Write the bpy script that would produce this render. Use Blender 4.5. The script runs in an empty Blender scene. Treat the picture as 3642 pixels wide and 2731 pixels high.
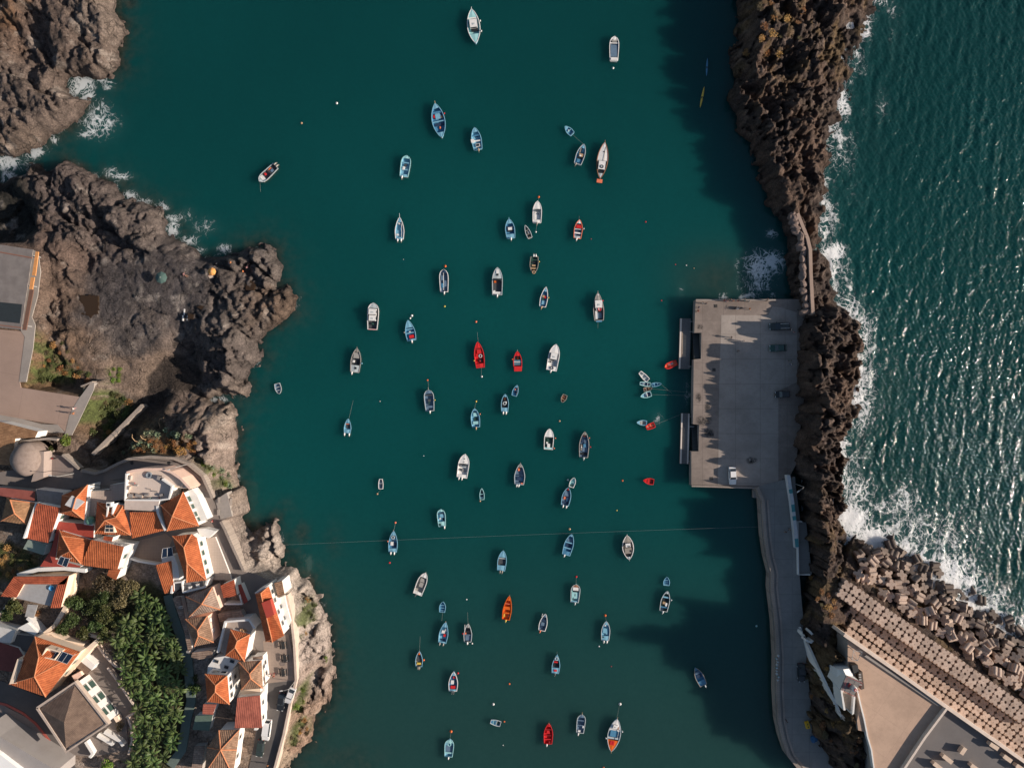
import bpy, bmesh, math, random
import numpy as np
from mathutils import Vector, Matrix
R = math.radians
random.seed(7); RNG = np.random.default_rng(7)
sc = bpy.context.scene
col = sc.collection

# ------------------------------------------------------------------ camera, light, exposure
CAM_H = 190.0          # drone height above the water
S = 0.07               # metres per photo pixel at water level
CX, CY = 1821.0, 1365.5
cam_d = bpy.data.cameras.new('camera'); cam = bpy.data.objects.new('camera', cam_d); col.objects.link(cam)
cam.location = (0, 0, CAM_H); cam.rotation_euler = (0, 0, 0)
cam_d.sensor_width = 36; cam_d.lens = 36 * CAM_H / (3642 * S)
cam_d.clip_start = 1; cam_d.clip_end = 6000
sc.camera = cam
SUN_EL, SUN_AZ = R(21.5), R(-7)      # azimuth from +x, towards +y
sd_ = Vector((math.cos(SUN_EL) * math.cos(SUN_AZ), math.cos(SUN_EL) * math.sin(SUN_AZ), math.sin(SUN_EL)))
w = bpy.data.worlds.new('World'); sc.world = w; w.use_nodes = True
nt = w.node_tree; nt.nodes.clear()
sky = nt.nodes.new('ShaderNodeTexSky'); sky.sky_type = 'NISHITA'; sky.sun_disc = False
sky.sun_elevation = SUN_EL; sky.sun_rotation = math.atan2(sd_.x, sd_.y)
bg = nt.nodes.new('ShaderNodeBackground'); bg.inputs[1].default_value = 0.075
wo = nt.nodes.new('ShaderNodeOutputWorld')
nt.links.new(sky.outputs[0], bg.inputs[0]); nt.links.new(bg.outputs[0], wo.inputs[0])
sun_d = bpy.data.lights.new('sun', 'SUN'); sun_d.energy = 5.0; sun_d.angle = R(0.5); sun_d.color = (1, .88, .76)
sun = bpy.data.objects.new('sun', sun_d); col.objects.link(sun)
sun.rotation_euler = sd_.to_track_quat('Z', 'Y').to_euler(); sun.location = (150, -20, 120)
sc.view_settings.view_transform = 'Standard'; sc.view_settings.look = 'None'
sc.view_settings.exposure = 0.42; sc.view_settings.gamma = 1

# ------------------------------------------------------------------ measuring the photo: tile origins, ground points
TK = 911 / 2212
A0, A1, A2, A3 = (0, 0), (0, 683), (0, 1366), (0, 2048)
B0, B1, B2, B3 = (911, 0), (911, 683), (911, 1366), (911, 2048)
C0, C1, C2, C3 = (1821, 0), (1821, 683), (1821, 1366), (1821, 2048)
D0, D1, D2, D3 = (2731, 0), (2731, 683), (2731, 1366), (2731, 2048)
def nat(t, p): return (t[0] + p[0] * TK, t[1] + p[1] * TK)
def G(px, py, z=0.0):                # photo pixel -> the place on the level z
    f = S * (CAM_H - z) / CAM_H
    return Vector(((px - CX) * f, (CY - py) * f, z))
def T(t, x, y, z=0.0): return G(*nat(t, (x, y)), z)
def TT(t, pts, z=0.0): return [T(t, x, y, z) for x, y in pts]
FD = 3642 / 2212
def Fd(x, y, z=0.0): return G(x * FD, y * FD, z)

# ------------------------------------------------------------------ object helpers
def tag(o, label=None, cat=None, group=None, kind=None):
    if label: o['label'] = label
    if cat: o['category'] = cat
    if group: o['group'] = group
    if kind: o['kind'] = kind
    return o
def empty(name, loc, rz=0.0, label=None, cat=None, group=None):
    o = bpy.data.objects.new(name, None); col.objects.link(o)
    o.location = loc; o.rotation_euler = (0, 0, rz); o.empty_display_size = .3
    return tag(o, label, cat, group)
def link_mesh(name, me, parent=None, loc=None, rz=None):
    o = bpy.data.objects.new(name, me); col.objects.link(o)
    if parent: o.parent = parent
    if loc is not None: o.location = loc
    if rz is not None: o.rotation_euler = (0, 0, rz)
    return o
class MB:
    def __init__(s): s.v = []; s.f = []; s.m = []
    def face(s, pts, mi=0):
        n = len(s.v); s.v += [tuple(p) for p in pts]; s.f.append(tuple(range(n, n + len(pts)))); s.m.append(mi)
    def grid(s, rows, mi=0, close=False):
        n = len(s.v); k = len(rows[0])
        for r in rows: s.v += [tuple(p) for p in r]
        for i in range(len(rows) - 1):
            for j in range(k if close else k - 1):
                j2 = (j + 1) % k
                s.f.append((n + i*k + j, n + i*k + j2, n + (i+1)*k + j2, n + (i+1)*k + j)); s.m.append(mi)
    def box(s, c, d, rz=0.0, mi=0, taper=1.0, tilt=0.0):
        M = Matrix.Translation(c) @ Matrix.Rotation(rz, 4, 'Z') @ Matrix.Rotation(tilt, 4, 'Y')
        n = len(s.v)
        for z in (-.5, .5):
            k = taper if z > 0 else 1
            for x, y in ((-.5, -.5), (.5, -.5), (.5, .5), (-.5, .5)):
                s.v.append(tuple(M @ Vector((x*d[0]*k, y*d[1]*k, z*d[2]))))
        for f in ((3,2,1,0), (4,5,6,7), (0,1,5,4), (1,2,6,5), (2,3,7,6), (3,0,4,7)):
            s.f.append(tuple(n + i for i in f)); s.m.append(mi)
    def prism(s, pts, z0, z1, mi=0, mtop=None):
        pts = [(p[0], p[1]) for p in pts]; n = len(pts)
        a = sum(pts[i][0]*pts[(i+1)%n][1] - pts[(i+1)%n][0]*pts[i][1] for i in range(n))
        if a < 0: pts = pts[::-1]
        b = len(s.v)
        s.v += [(x, y, z0) for x, y in pts] + [(x, y, z1) for x, y in pts]
        s.f.append(tuple(range(b + n, b + 2*n))); s.m.append(mi if mtop is None else mtop)
        s.f.append(tuple(range(b + n - 1, b - 1, -1))); s.m.append(mi)
        for i in range(n):
            j = (i + 1) % n; s.f.append((b+i, b+j, b+n+j, b+n+i)); s.m.append(mi)
    def tube(s, pts, r, n=6, mi=0, taper=1.0):
        pts = [Vector(p) for p in pts]; rows = []
        for i, p in enumerate(pts):
            d = (pts[min(i+1, len(pts)-1)] - pts[max(i-1, 0)]).normalized()
            a = d.orthogonal().normalized(); b = d.cross(a)
            rr = r * (1 + (taper - 1) * i / max(1, len(pts) - 1))
            rows.append([p + rr*(a*math.cos(2*math.pi*k/n) + b*math.sin(2*math.pi*k/n)) for k in range(n)])
        s.grid(rows, mi, close=True)
        s.face(rows[0][::-1], mi); s.face(rows[-1], mi)
    def lathe(s, prof, c=(0,0,0), n=12, mi=0):
        rows = [[(c[0]+r*math.cos(2*math.pi*k/n), c[1]+r*math.sin(2*math.pi*k/n), c[2]+z) for k in range(n)] for r, z in prof]
        s.grid(rows, mi, close=True); s.face(rows[-1], mi); s.face(rows[0][::-1], mi)
    def wall(s, pts, width, z0, z1, mi=0, mtop=None):
        """a wall of given width along a polyline (z0/z1 numbers or lists)"""
        pts = [Vector((p[0], p[1])) for p in pts]; n = len(pts)
        Z0 = z0 if isinstance(z0, (list, tuple)) else [z0]*n; Z1 = z1 if isinstance(z1, (list, tuple)) else [z1]*n
        rows = []
        for i, p in enumerate(pts):
            d = (pts[min(i+1, n-1)] - pts[max(i-1, 0)]).normalized(); q = Vector((-d.y, d.x)) * width/2
            rows.append([(p.x-q.x, p.y-q.y, Z0[i]), (p.x-q.x, p.y-q.y, Z1[i]), (p.x+q.x, p.y+q.y, Z1[i]), (p.x+q.x, p.y+q.y, Z0[i])])
        b = len(s.v)
        for r in rows: s.v += r
        for i in range(n-1):
            for j in range(3):
                s.f.append((b+i*4+j, b+i*4+j+1, b+(i+1)*4+j+1, b+(i+1)*4+j)); s.m.append(mtop if (j == 1 and mtop is not None) else mi)
        s.f.append((b+3, b+2, b+1, b)); s.m.append(mi)
        e = b + (n-1)*4; s.f.append((e, e+1, e+2, e+3)); s.m.append(mi)
    def mesh(s, name, mats, smooth=False, weld=False):
        me = bpy.data.meshes.new(name); me.from_pydata(s.v, [], s.f)
        if not isinstance(mats, (list, tuple)): mats = [mats]
        for m in mats: me.materials.append(m)
        if len(mats) > 1: me.polygons.foreach_set('material_index', s.m)
        bm = bmesh.new(); bm.from_mesh(me)
        if weld: bmesh.ops.remove_doubles(bm, verts=bm.verts, dist=.002)
        bmesh.ops.recalc_face_normals(bm, faces=bm.faces)
        bm.to_mesh(me); bm.free()
        if smooth: me.shade_smooth()
        me.update(); return me
    def obj(s, name, mats, parent=None, smooth=False, loc=None, rz=None, weld=False):
        return link_mesh(name, s.mesh(name, mats, smooth, weld), parent, loc, rz)

# ------------------------------------------------------------------ materials
MATS = {}
def node_mat(name):
    m = bpy.data.materials.new(name); m.use_nodes = True
    n = m.node_tree.nodes; b = n['Principled BSDF']
    return m, n, m.node_tree.links, b
def mix_rgb(n, l, fac, a, b, mode='MIX'):
    x = n.new('ShaderNodeMix'); x.data_type = 'RGBA'; x.blend_type = mode
    for sock, val in ((x.inputs[0], fac), (x.inputs[6], a), (x.inputs[7], b)):
        if isinstance(val, (int, float)): sock.default_value = val
        elif isinstance(val, (tuple, list)): sock.default_value = (*val[:3], 1)
        else: l.new(val, sock)
    return x.outputs[2]
def mth(n, l, op, a, b=None, c=None, clamp=False):
    x = n.new('ShaderNodeMath'); x.operation = op; x.use_clamp = clamp
    for i, val in enumerate((a, b, c)):
        if val is None: continue
        if isinstance(val, (int, float)): x.inputs[i].default_value = val
        else: l.new(val, x.inputs[i])
    return x.outputs[0]
def ramp(n, l, fac, lo, hi, a=0.0, b=1.0):
    x = n.new('ShaderNodeMapRange'); x.interpolation_type = 'SMOOTHSTEP'
    x.inputs[1].default_value = lo; x.inputs[2].default_value = hi; x.inputs[3].default_value = a; x.inputs[4].default_value = b
    l.new(fac, x.inputs[0]); return x.outputs[0]
def noise(n, l, vec, scale, detail=4, rough=.55, dist=0.0):
    x = n.new('ShaderNodeTexNoise'); x.inputs['Scale'].default_value = scale; x.inputs['Detail'].default_value = detail
    x.inputs['Roughness'].default_value = rough; x.inputs['Distortion'].default_value = dist
    if vec is not None: l.new(vec, x.inputs['Vector'])
    return x.outputs[0]
def world_pos(n): return n.new('ShaderNodeNewGeometry').outputs['Position']
def bump(n, l, b, h, strength=.4, dist=.1):
    x = n.new('ShaderNodeBump'); x.inputs['Strength'].default_value = strength; x.inputs['Distance'].default_value = dist
    l.new(h, x.inputs['Height']); l.new(x.outputs[0], b.inputs['Normal'])
def paint(name, c, rough=.5, var=.18, scale=1.5, dirt=(.5, .45, .4), spec=.4, vary=0.0, bumps=0.0):
    """a painted / worn surface: base colour broken up by stains and grime"""
    if name in MATS: return MATS[name]
    m, n, l, b = node_mat(name)
    p = world_pos(n)
    f = ramp(n, l, noise(n, l, p, scale, 6, .65), .35, .75)
    f2 = ramp(n, l, noise(n, l, p, scale * 7, 3, .6), .45, .8)
    c1 = mix_rgb(n, l, mth(n, l, 'MULTIPLY', f, var), c, tuple(c[i]*dirt[i] for i in range(3)))
    c2 = mix_rgb(n, l, mth(n, l, 'MULTIPLY', f2, var*.8), c1, tuple(c[i]*.55 for i in range(3)))
    if vary:
        oi = n.new('ShaderNodeObjectInfo'); k = ramp(n, l, oi.outputs['Random'], 0, 1, 1 - vary, 1 + vary)
        hs = n.new('ShaderNodeHueSaturation'); l.new(k, hs.inputs['Value']); l.new(c2, hs.inputs['Color']); c2 = hs.outputs[0]
    l.new(c2, b.inputs['Base Color']); b.inputs['Roughness'].default_value = rough
    b.inputs['Specular IOR Level'].default_value = spec
    if bumps: bump(n, l, b, noise(n, l, p, scale * 5, 5, .6), bumps, .1)
    MATS[name] = m; return m
def roof_mat(name, c, c2, period=.42, strength=.8):
    """barrel tiles: rows down the slope from the UV map, each tile its own tone"""
    m, n, l, b = node_mat(name)
    uv = n.new('ShaderNodeUVMap'); sp = n.new('ShaderNodeSeparateXYZ'); l.new(uv.outputs[0], sp.inputs[0])
    u = mth(n, l, 'DIVIDE', sp.outputs[0], period); v = mth(n, l, 'DIVIDE', sp.outputs[1], .45)
    saw = mth(n, l, 'FRACT', u); arch = mth(n, l, 'SINE', mth(n, l, 'MULTIPLY', saw, math.pi))
    cb = n.new('ShaderNodeCombineXYZ'); l.new(mth(n, l, 'FLOOR', u), cb.inputs[0]); l.new(mth(n, l, 'FLOOR', v), cb.inputs[1])
    wn = n.new('ShaderNodeTexWhiteNoise'); wn.noise_dimensions = '2D'; l.new(cb.outputs[0], wn.inputs['Vector'])
    p = world_pos(n); st = ramp(n, l, noise(n, l, p, .55, 5, .6), .35, .72)
    a = mix_rgb(n, l, mth(n, l, 'MULTIPLY', wn.outputs[0], .9), c, c2)
    a = mix_rgb(n, l, mth(n, l, 'MULTIPLY', st, .75), a, tuple(x*.6 for x in c2))
    groove = ramp(n, l, arch, 0.0, .55, .45, 0.0)
    a = mix_rgb(n, l, groove, a, tuple(x*.35 for x in c2))
    l.new(a, b.inputs['Base Color']); b.inputs['Roughness'].default_value = .85; b.inputs['Specular IOR Level'].default_value = .2
    step = mth(n, l, 'MULTIPLY', mth(n, l, 'FRACT', v), .35)
    bump(n, l, b, mth(n, l, 'ADD', arch, step), strength, .08)
    return m
def concrete(name, c, joint=None, stain=.4, ang=0.0, jw=.012):
    m, n, l, b = node_mat(name); p = world_pos(n)
    f = ramp(n, l, noise(n, l, p, .12, 6, .65), .35, .7); f2 = ramp(n, l, noise(n, l, p, 1.3, 6, .7), .4, .8)
    a = mix_rgb(n, l, mth(n, l, 'MULTIPLY', f, stain), c, tuple(x*.55 for x in c))
    a = mix_rgb(n, l, mth(n, l, 'MULTIPLY', f2, stain*.7), a, tuple(x*.6 for x in c))
    f3 = ramp(n, l, noise(n, l, p, 9, 3, .7), .5, .75); a = mix_rgb(n, l, mth(n, l, 'MULTIPLY', f3, .25), a, tuple(min(1, x*1.5) for x in c))
    if joint:
        mp = n.new('ShaderNodeMapping'); mp.inputs['Rotation'].default_value = (0, 0, ang); l.new(p, mp.inputs[0])
        br = n.new('ShaderNodeTexBrick'); br.inputs['Scale'].default_value = 1; br.offset = 0.0
        br.inputs['Mortar Size'].default_value = jw*joint; br.inputs['Brick Width'].default_value = joint; br.inputs['Row Height'].default_value = joint
        br.inputs['Color1'].default_value = (0, 0, 0, 1); br.inputs['Color2'].default_value = (.12, .12, .12, 1); br.inputs['Mortar'].default_value = (1, 1, 1, 1)
        l.new(mp.outputs[0], br.inputs['Vector'])
        a = mix_rgb(n, l, mth(n, l, 'MULTIPLY', br.outputs['Color'], .36), a, tuple(x*.3 for x in c))
    l.new(a, b.inputs['Base Color']); b.inputs['Roughness'].default_value = .9; b.inputs['Specular IOR Level'].default_value = .2
    bump(n, l, b, noise(n, l, p, 4, 5, .7), .25, .05)
    return m
def attr_rock(name):
    """rock and soil: albedo per vertex (what the ground is made of, plus shade painted in the cove) broken up by grain"""
    m, n, l, b = node_mat(name); p = world_pos(n)
    at = n.new('ShaderNodeAttribute'); at.attribute_name = 'albedo'
    f = noise(n, l, p, 2.2, 8, .72); f2 = noise(n, l, p, .35, 5, .6)
    k = ramp(n, l, f, .3, .72, .55, 1.5); k2 = ramp(n, l, f2, .3, .7, .75, 1.25)
    wn_n = n.new('ShaderNodeTexNoise'); wn_n.inputs['Scale'].default_value = .5; wn_n.inputs['Detail'].default_value = 5; l.new(p, wn_n.inputs['Vector'])
    wv_n = n.new('ShaderNodeVectorMath'); wv_n.operation = 'MULTIPLY_ADD'; l.new(wn_n.outputs['Color'], wv_n.inputs[0]); wv_n.inputs[1].default_value = (3.2, 3.2, 0); l.new(p, wv_n.inputs[2])
    vo_n = n.new('ShaderNodeTexVoronoi'); vo_n.feature = 'DISTANCE_TO_EDGE'; vo_n.inputs['Scale'].default_value = .30; l.new(wv_n.outputs[0], vo_n.inputs['Vector'])
    vo_2 = n.new('ShaderNodeTexVoronoi'); vo_2.feature = 'DISTANCE_TO_EDGE'; vo_2.inputs['Scale'].default_value = .85; l.new(wv_n.outputs[0], vo_2.inputs['Vector'])
    cm = ramp(n, l, noise(n, l, p, .22, 4, .6), .42, .62)
    ck = mth(n, l, 'SUBTRACT', 1, mth(n, l, 'MULTIPLY', cm, mth(n, l, 'ADD', ramp(n, l, vo_n.outputs[0], .01, .05, .5, 0), ramp(n, l, vo_2.outputs[0], .01, .06, .18, 0))))
    hs = n.new('ShaderNodeHueSaturation'); l.new(at.outputs['Color'], hs.inputs['Color']); l.new(mth(n, l, 'MULTIPLY', mth(n, l, 'MULTIPLY', k, k2), ck), hs.inputs['Value'])
    l.new(hs.outputs[0], b.inputs['Base Color']); b.inputs['Roughness'].default_value = .9; b.inputs['Specular IOR Level'].default_value = .25
    h = mth(n, l, 'ADD', noise(n, l, p, 1.4, 8, .7, .6), mth(n, l, 'MULTIPLY', noise(n, l, p, 6, 4, .7), .4))
    h = mth(n, l, 'ADD', h, mth(n, l, 'MULTIPLY', ck, .8)); bump(n, l, b, h, .9, .55)
    return m
def leaf_mat(name, c, c2, vary=.25):
    m, n, l, b = node_mat(name); p = world_pos(n)
    oi = n.new('ShaderNodeObjectInfo')
    f = ramp(n, l, noise(n, l, p, 1.1, 4, .6), .35, .7)
    a = mix_rgb(n, l, f, c, c2)
    hs = n.new('ShaderNodeHueSaturation'); l.new(a, hs.inputs['Color']); l.new(ramp(n, l, oi.outputs['Random'], 0, 1, 1-vary, 1+vary), hs.inputs['Value'])
    l.new(ramp(n, l, oi.outputs['Random'], 0, 1, .485, .515), hs.inputs['Hue'])
    l.new(hs.outputs[0], b.inputs['Base Color']); b.inputs['Roughness'].default_value = .55; b.inputs['Specular IOR Level'].default_value = .35
    return m

# ------------------------------------------------------------------ numpy noise
def h2(ix, iy, s):
    n = (ix.astype(np.int64)*374761393 + iy.astype(np.int64)*668265263 + s*1442695041) & 0xffffffff
    n = ((n ^ (n >> 13)) * 1274126177) & 0xffffffff
    n = n ^ (n >> 16); return (n & 0xffffff) / float(0x1000000)
def vn(x, y, s=0):
    ix = np.floor(x); iy = np.floor(y); fx = x-ix; fy = y-iy; fx = fx*fx*(3-2*fx); fy = fy*fy*(3-2*fy)
    a = h2(ix, iy, s); b = h2(ix+1, iy, s); c = h2(ix, iy+1, s); d = h2(ix+1, iy+1, s)
    return (a*(1-fx)+b*fx)*(1-fy) + (c*(1-fx)+d*fx)*fy
def fbm(x, y, o=4, s=0, g=.5):
    t = 0; a = 1; n = 0
    for i in range(o): t = t + a*vn(x*2**i, y*2**i, s+i*17); n += a; a *= g
    return t/n
def facets(x, y, size, s=0, warp=.35):
    """broken rock: each cell a tilted slab, cracks between"""
    wx = x + (fbm(x/size*1.3, y/size*1.3, 3, s+5)-.5)*size*warp*2; wy = y + (fbm(x/size*1.3, y/size*1.3, 3, s+9)-.5)*size*warp*2
    gx = wx/size; gy = wy/size; ix = np.floor(gx); iy = np.floor(gy)
    f1 = np.full(x.shape, 9.); f2 = np.full(x.shape, 9.); val = np.zeros(x.shape)
    for dx in (-1, 0, 1):
        for dy in (-1, 0, 1):
            cx = ix+dx; cy = iy+dy
            px = cx + h2(cx, cy, s+1); py = cy + h2(cx, cy, s+2)
            d = np.hypot(gx-px, gy-py)
            v = (h2(cx, cy, s+3)-.5) + ((h2(cx, cy, s+4)-.5)*(gx-px) + (h2(cx, cy, s+6)-.5)*(gy-py))*2.4
            nr = d < f1
            f2 = np.where(nr, f1, np.minimum(f2, d)); val = np.where(nr, v, val); f1 = np.where(nr, d, f1)
    crack = np.clip((f2-f1)/.12, 0, 1)
    return val - (1-crack)*.28
def sdist(x, y, poly):
    """signed distance, positive inside"""
    P = np.array([(p[0], p[1]) for p in poly]); Q = np.roll(P, -1, 0)
    d = np.full(x.shape, 1e9); ins = np.zeros(x.shape, bool)
    for (ax, ay), (bx, by) in zip(P, Q):
        ex, ey = bx-ax, by-ay; L = ex*ex+ey*ey+1e-12
        t = np.clip(((x-ax)*ex+(y-ay)*ey)/L, 0, 1)
        d = np.minimum(d, (x-ax-t*ex)**2 + (y-ay-t*ey)**2)
        c = (ay > y) != (by > y)
        with np.errstate(divide='ignore', invalid='ignore'):
            xi = ax + (y-ay)/(by-ay if by != ay else 1e-9)*ex
        ins ^= c & (x < xi)
    d = np.sqrt(d); return np.where(ins, d, -d)
def sstep(a, b, x):
    t = np.clip((x-a)/(b-a), 0, 1); return t*t*(3-2*t)
def idw(x, y, pts, p=3):
    n = 0; dsum = 0
    for (a, b, v) in pts:
        w_ = 1/(((x-a)**2+(y-b)**2)+4)**(p/2); n = n+w_*v; dsum = dsum+w_
    return n/dsum
def grid_mesh(name, xs, ys, Z, mat, attrs={}, colors=None, keep=None, smooth=True):
    X, Y = np.meshgrid(xs, ys); nx, ny = len(xs), len(ys)
    co = np.stack([X.ravel(), Y.ravel(), Z.ravel()], 1)
    i = np.arange(ny-1)[:, None]*nx + np.arange(nx-1)[None]
    q = np.stack([i, i+1, i+nx+1, i+nx], -1).reshape(-1, 4)
    if keep is not None:
        k = keep.ravel()[q].any(1); q = q[k]
    me = bpy.data.meshes.new(name)
    me.vertices.add(len(co)); me.vertices.foreach_set('co', co.ravel().astype(np.float32))
    me.loops.add(q.size); me.loops.foreach_set('vertex_index', q.ravel().astype(np.int32))
    me.polygons.add(len(q)); me.polygons.foreach_set('loop_start', (np.arange(len(q))*4).astype(np.int32))
    me.polygons.foreach_set('use_smooth', np.full(len(q), smooth))
    for k, v in attrs.items():
        a = me.attributes.new(k, 'FLOAT', 'POINT'); a.data.foreach_set('value', v.ravel().astype(np.float32))
    if colors is not None:
        a = me.attributes.new('albedo', 'FLOAT_COLOR', 'POINT')
        a.data.foreach_set('color', np.concatenate([colors.reshape(-1, 3), np.ones((colors.size//3, 1))], 1).ravel().astype(np.float32))
    me.materials.append(mat); me.update(calc_edges=True); me.validate()
    o = link_mesh(name, me); return o

# ================================================================== the setting
# ------------------------------------------------------------------ left shore: coast line, levels, ground cover
def chain(*parts):
    out = []
    for t, pts in parts: out += [nat(t, p) for p in pts]
    return out
COAST = chain(
 (A0, [(1015,-120),(1000,40),(990,110),(1060,200),(1075,280),(1045,370),(1020,430),(1045,560),(1000,620),(880,690),(800,668),(720,655),(600,665),(560,780),(640,850),(780,880),(740,930),(640,1060),(520,1140),(430,1170),(380,1220),(250,1300),(130,1360),(0,1320),(-120,1320),(-120,1560),(40,1600),(110,1540),(250,1510),(280,1420),(350,1405),(400,1460),(420,1510),(540,1440),(580,1390),(700,1450),(800,1500),(900,1550),(980,1610)]),
 (A1, [(1100,70),(1250,110),(1390,170),(1410,280),(1430,380),(1560,430),(1700,490),(1760,570),(1850,560),(1960,570),(2060,560),(2150,500)]),
 (B1, [(60,470),(150,510),(170,600),(210,640),(190,740),(170,840),(270,830),(330,920),(310,1010),(210,1120),(80,1200),(20,1310),(30,1440),(0,1490)]),
 (A1, [(2140,1510),(2100,1640)]),
 (A2, [(2160,20),(2120,100),(1980,95),(1850,115),(1790,140),(1860,165),(1990,180),(2030,230),(2035,330),(2055,420),(2040,540),(2020,680),(2060,800),(2065,960),(2070,1120),(2110,1180),(2170,1270)]),
 (B2, [(0,1250),(90,1215),(165,1195),(178,1280),(210,1380),(240,1400),(220,1500),(220,1590),(280,1650)]),
 (B3, [(330,10),(460,40),(510,140),(570,250),(600,340),(630,420),(650,640),(670,760),(660,860),(610,1100),(540,1180),(495,1310),(490,1420),(370,1500),(300,1560),(230,1760)]))
COAST_W = [G(x, y) for x, y in COAST] + [Vector((-175, -125, 0)), Vector((-175, 110, 0)), G(nat(A0,(1015,-120))[0], nat(A0,(1015,-120))[1]-60)]
VILLAGE = TT(A2, [(-300,560),(420,590),(560,640),(700,745),(800,775),(900,745),(1020,690),(1120,645),(1300,625),(1500,640),(1630,690),(1750,790),(1830,930),(1850,1000),(1960,960),(2005,1140),(1910,1185),(2010,1400),(2120,1610)], 10) \
        + TT(B3, [(20,0),(95,30),(230,45),(262,170),(318,400),(302,500),(335,700),(345,890),(335,960),(285,1150),(232,1400),(150,1660),(90,1900)], 10) + TT(A3, [(-300,1900)], 10)
PLAZA = TT(A1, [(-300,430),(120,440),(330,520),(350,700),(330,900),(280,1080),(310,1150),(290,1350),(230,1600)], 9) + TT(A2, [(200,40),(710,95),(700,10),(800,-10),(815,40),(745,200),(680,330),(630,440),(580,440),(430,440),(320,470),(-300,560)], 9)
PATHZ = 9.0
GR = .36
xs = np.arange(-142, -40, GR); ys = np.arange(-108, 106, GR)
X, Y = np.meshgrid(xs, ys)
warp = (fbm(X/5, Y/5, 4, 3)-.5)
dC = sdist(X, Y, COAST_W)
dw = dC + warp*2.6*sstep(-.5, 3, dC)
def cp(t, x, y, v): p = T(t, x, y); return (p.x, p.y, v)
HC = [cp(A0,250,180,7.5), cp(A0,850,80,8), cp(A0,650,300,7), cp(A0,850,560,5), cp(A0,350,520,3.0), cp(A0,200,330,5), cp(A0,520,900,5.5), cp(A0,100,650,6), cp(A0,130,1150,6), cp(A0,600,980,5),
      cp(A1,100,120,1.2), cp(A1,230,260,1.8), cp(A0,350,1600,4.5), cp(A0,600,1560,5), cp(A0,850,1620,5), cp(A1,600,300,6), cp(A1,900,200,6), cp(A1,1250,220,4.5), cp(A1,500,560,8.5), cp(A1,650,560,8.5), cp(A1,800,620,3.0), cp(A1,1050,560,4),
      cp(A1,1300,750,4.6), cp(A1,1600,800,4.6), cp(A1,1000,1000,4.6), cp(A1,1500,1000,4.6), cp(A1,1900,900,4.2), cp(A1,2100,700,3.5), cp(A1,1250,1250,4.4), cp(A1,1900,1150,5.5), cp(A1,2050,1350,6.5), cp(B1,100,1000,4), cp(A1,1900,1500,4.5), cp(A1,1450,1200,4.5),
      cp(A1,600,1100,5.5), cp(A1,450,1250,6), cp(A1,450,800,6.5), cp(A1,420,1500,6), cp(A1,700,1450,4.5), cp(A1,850,1600,4), cp(A1,1150,1560,2.2), cp(A1,1500,1560,1.3), cp(A1,1650,1450,1.5), cp(A1,1400,1640,1.1), cp(A1,1700,1600,1.0), cp(A1,1250,1400,3.2),
      cp(A2,850,150,4.5), cp(A2,1000,250,3), cp(A2,1000,420,3), cp(A2,1350,120,1.2), cp(A2,1300,250,2), cp(A2,1650,60,1), cp(A2,1180,430,3.5), cp(A2,980,560,5), cp(A2,750,420,6),
      cp(A2,1550,240,6), cp(A2,1800,250,8), cp(A2,1950,250,7.5), cp(A2,1400,400,7), cp(A2,1400,560,8), cp(A2,1850,480,8.5), cp(A2,1900,620,8), cp(A2,1750,650,8.5), cp(A2,1920,850,7), cp(A2,2000,1230,6), cp(A2,2080,1450,7),
      cp(B2,60,1500,7), cp(B3,380,250,7), cp(B3,450,600,7.5), cp(B3,480,900,7.5), cp(B3,350,1300,8), cp(B3,250,1550,8), cp(B3,400,100,7)]
H = idw(X + warp*3, Y + warp*3, HC, 4)
WC = [cp(A0,900,300,2.5), cp(A0,650,1000,2.5), cp(A0,500,1500,4), cp(A1,1300,300,4), cp(A1,2000,600,4), cp(B1,200,900,5), cp(A1,2100,1550,4), cp(A2,2000,300,4), cp(A2,2000,900,5), cp(B2,150,1400,5), cp(B3,450,300,7), cp(B3,600,700,8), cp(B3,450,1200,8), cp(A1,1500,1600,10), cp(A2,1500,100,10)]
Wd = idw(X, Y, WC, 3)
h = H * np.clip(dw/(Wd*.8), 0, 1)**.6
h = np.where(dw < 0, dw*.6, h)
# broken rock: how rough each place is
RC = [cp(A0,500,300,1.2), cp(A0,300,1000,1.1), cp(A0,600,1600,1.5), cp(A1,700,300,1.6), cp(A1,1200,300,1.4), cp(A1,1300,800,.26), cp(A1,1600,900,.26), cp(A1,1000,950,.26), cp(A1,2000,1000,1.3), cp(A1,2000,1400,1.6), cp(A1,1250,1250,.35), cp(A1,1100,1550,.12), cp(A1,1500,1600,.12), cp(A1,1300,1420,.2), cp(A2,1350,120,.2), cp(A2,1000,350,.5),
      cp(A1,550,560,.8), cp(A1,500,1000,.9), cp(A1,450,1400,.8), cp(A1,150,150,.5), cp(A2,1800,250,1.8), cp(A2,1900,700,1.6), cp(A2,1450,450,.8), cp(A2,2050,1300,1.6), cp(B3,450,300,2.0), cp(B3,500,800,2.0), cp(B3,350,1300,1.6), cp(B1,100,900,1.8), cp(A2,700,500,1.0)]
rough = idw(X, Y, RC, 4)
ca, sa = math.cos(.7), math.sin(.7); Xr, Yr = X*ca+Y*sa, (-X*sa+Y*ca)*.6
fac = facets(Xr, Yr, 8.0, 11)*1.15 + facets(Xr, Yr, 3.2, 23)*.5 + facets(X, Y, 1.3, 37)*.22 + (fbm(X/.9, Y/.9, 3, 41)-.5)*.4
ridg = 1-np.abs(fbm(X/7, Y/7, 4, 51)*2-1)*2
landm = sstep(-1.5, 1.2, dC)
h = h + rough*landm*(fac*1.15 + ridg*.35 - .7*(1-sstep(.0, .10, np.abs(fbm(X/5, Y/5, 4, 57)-.5))))
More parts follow.
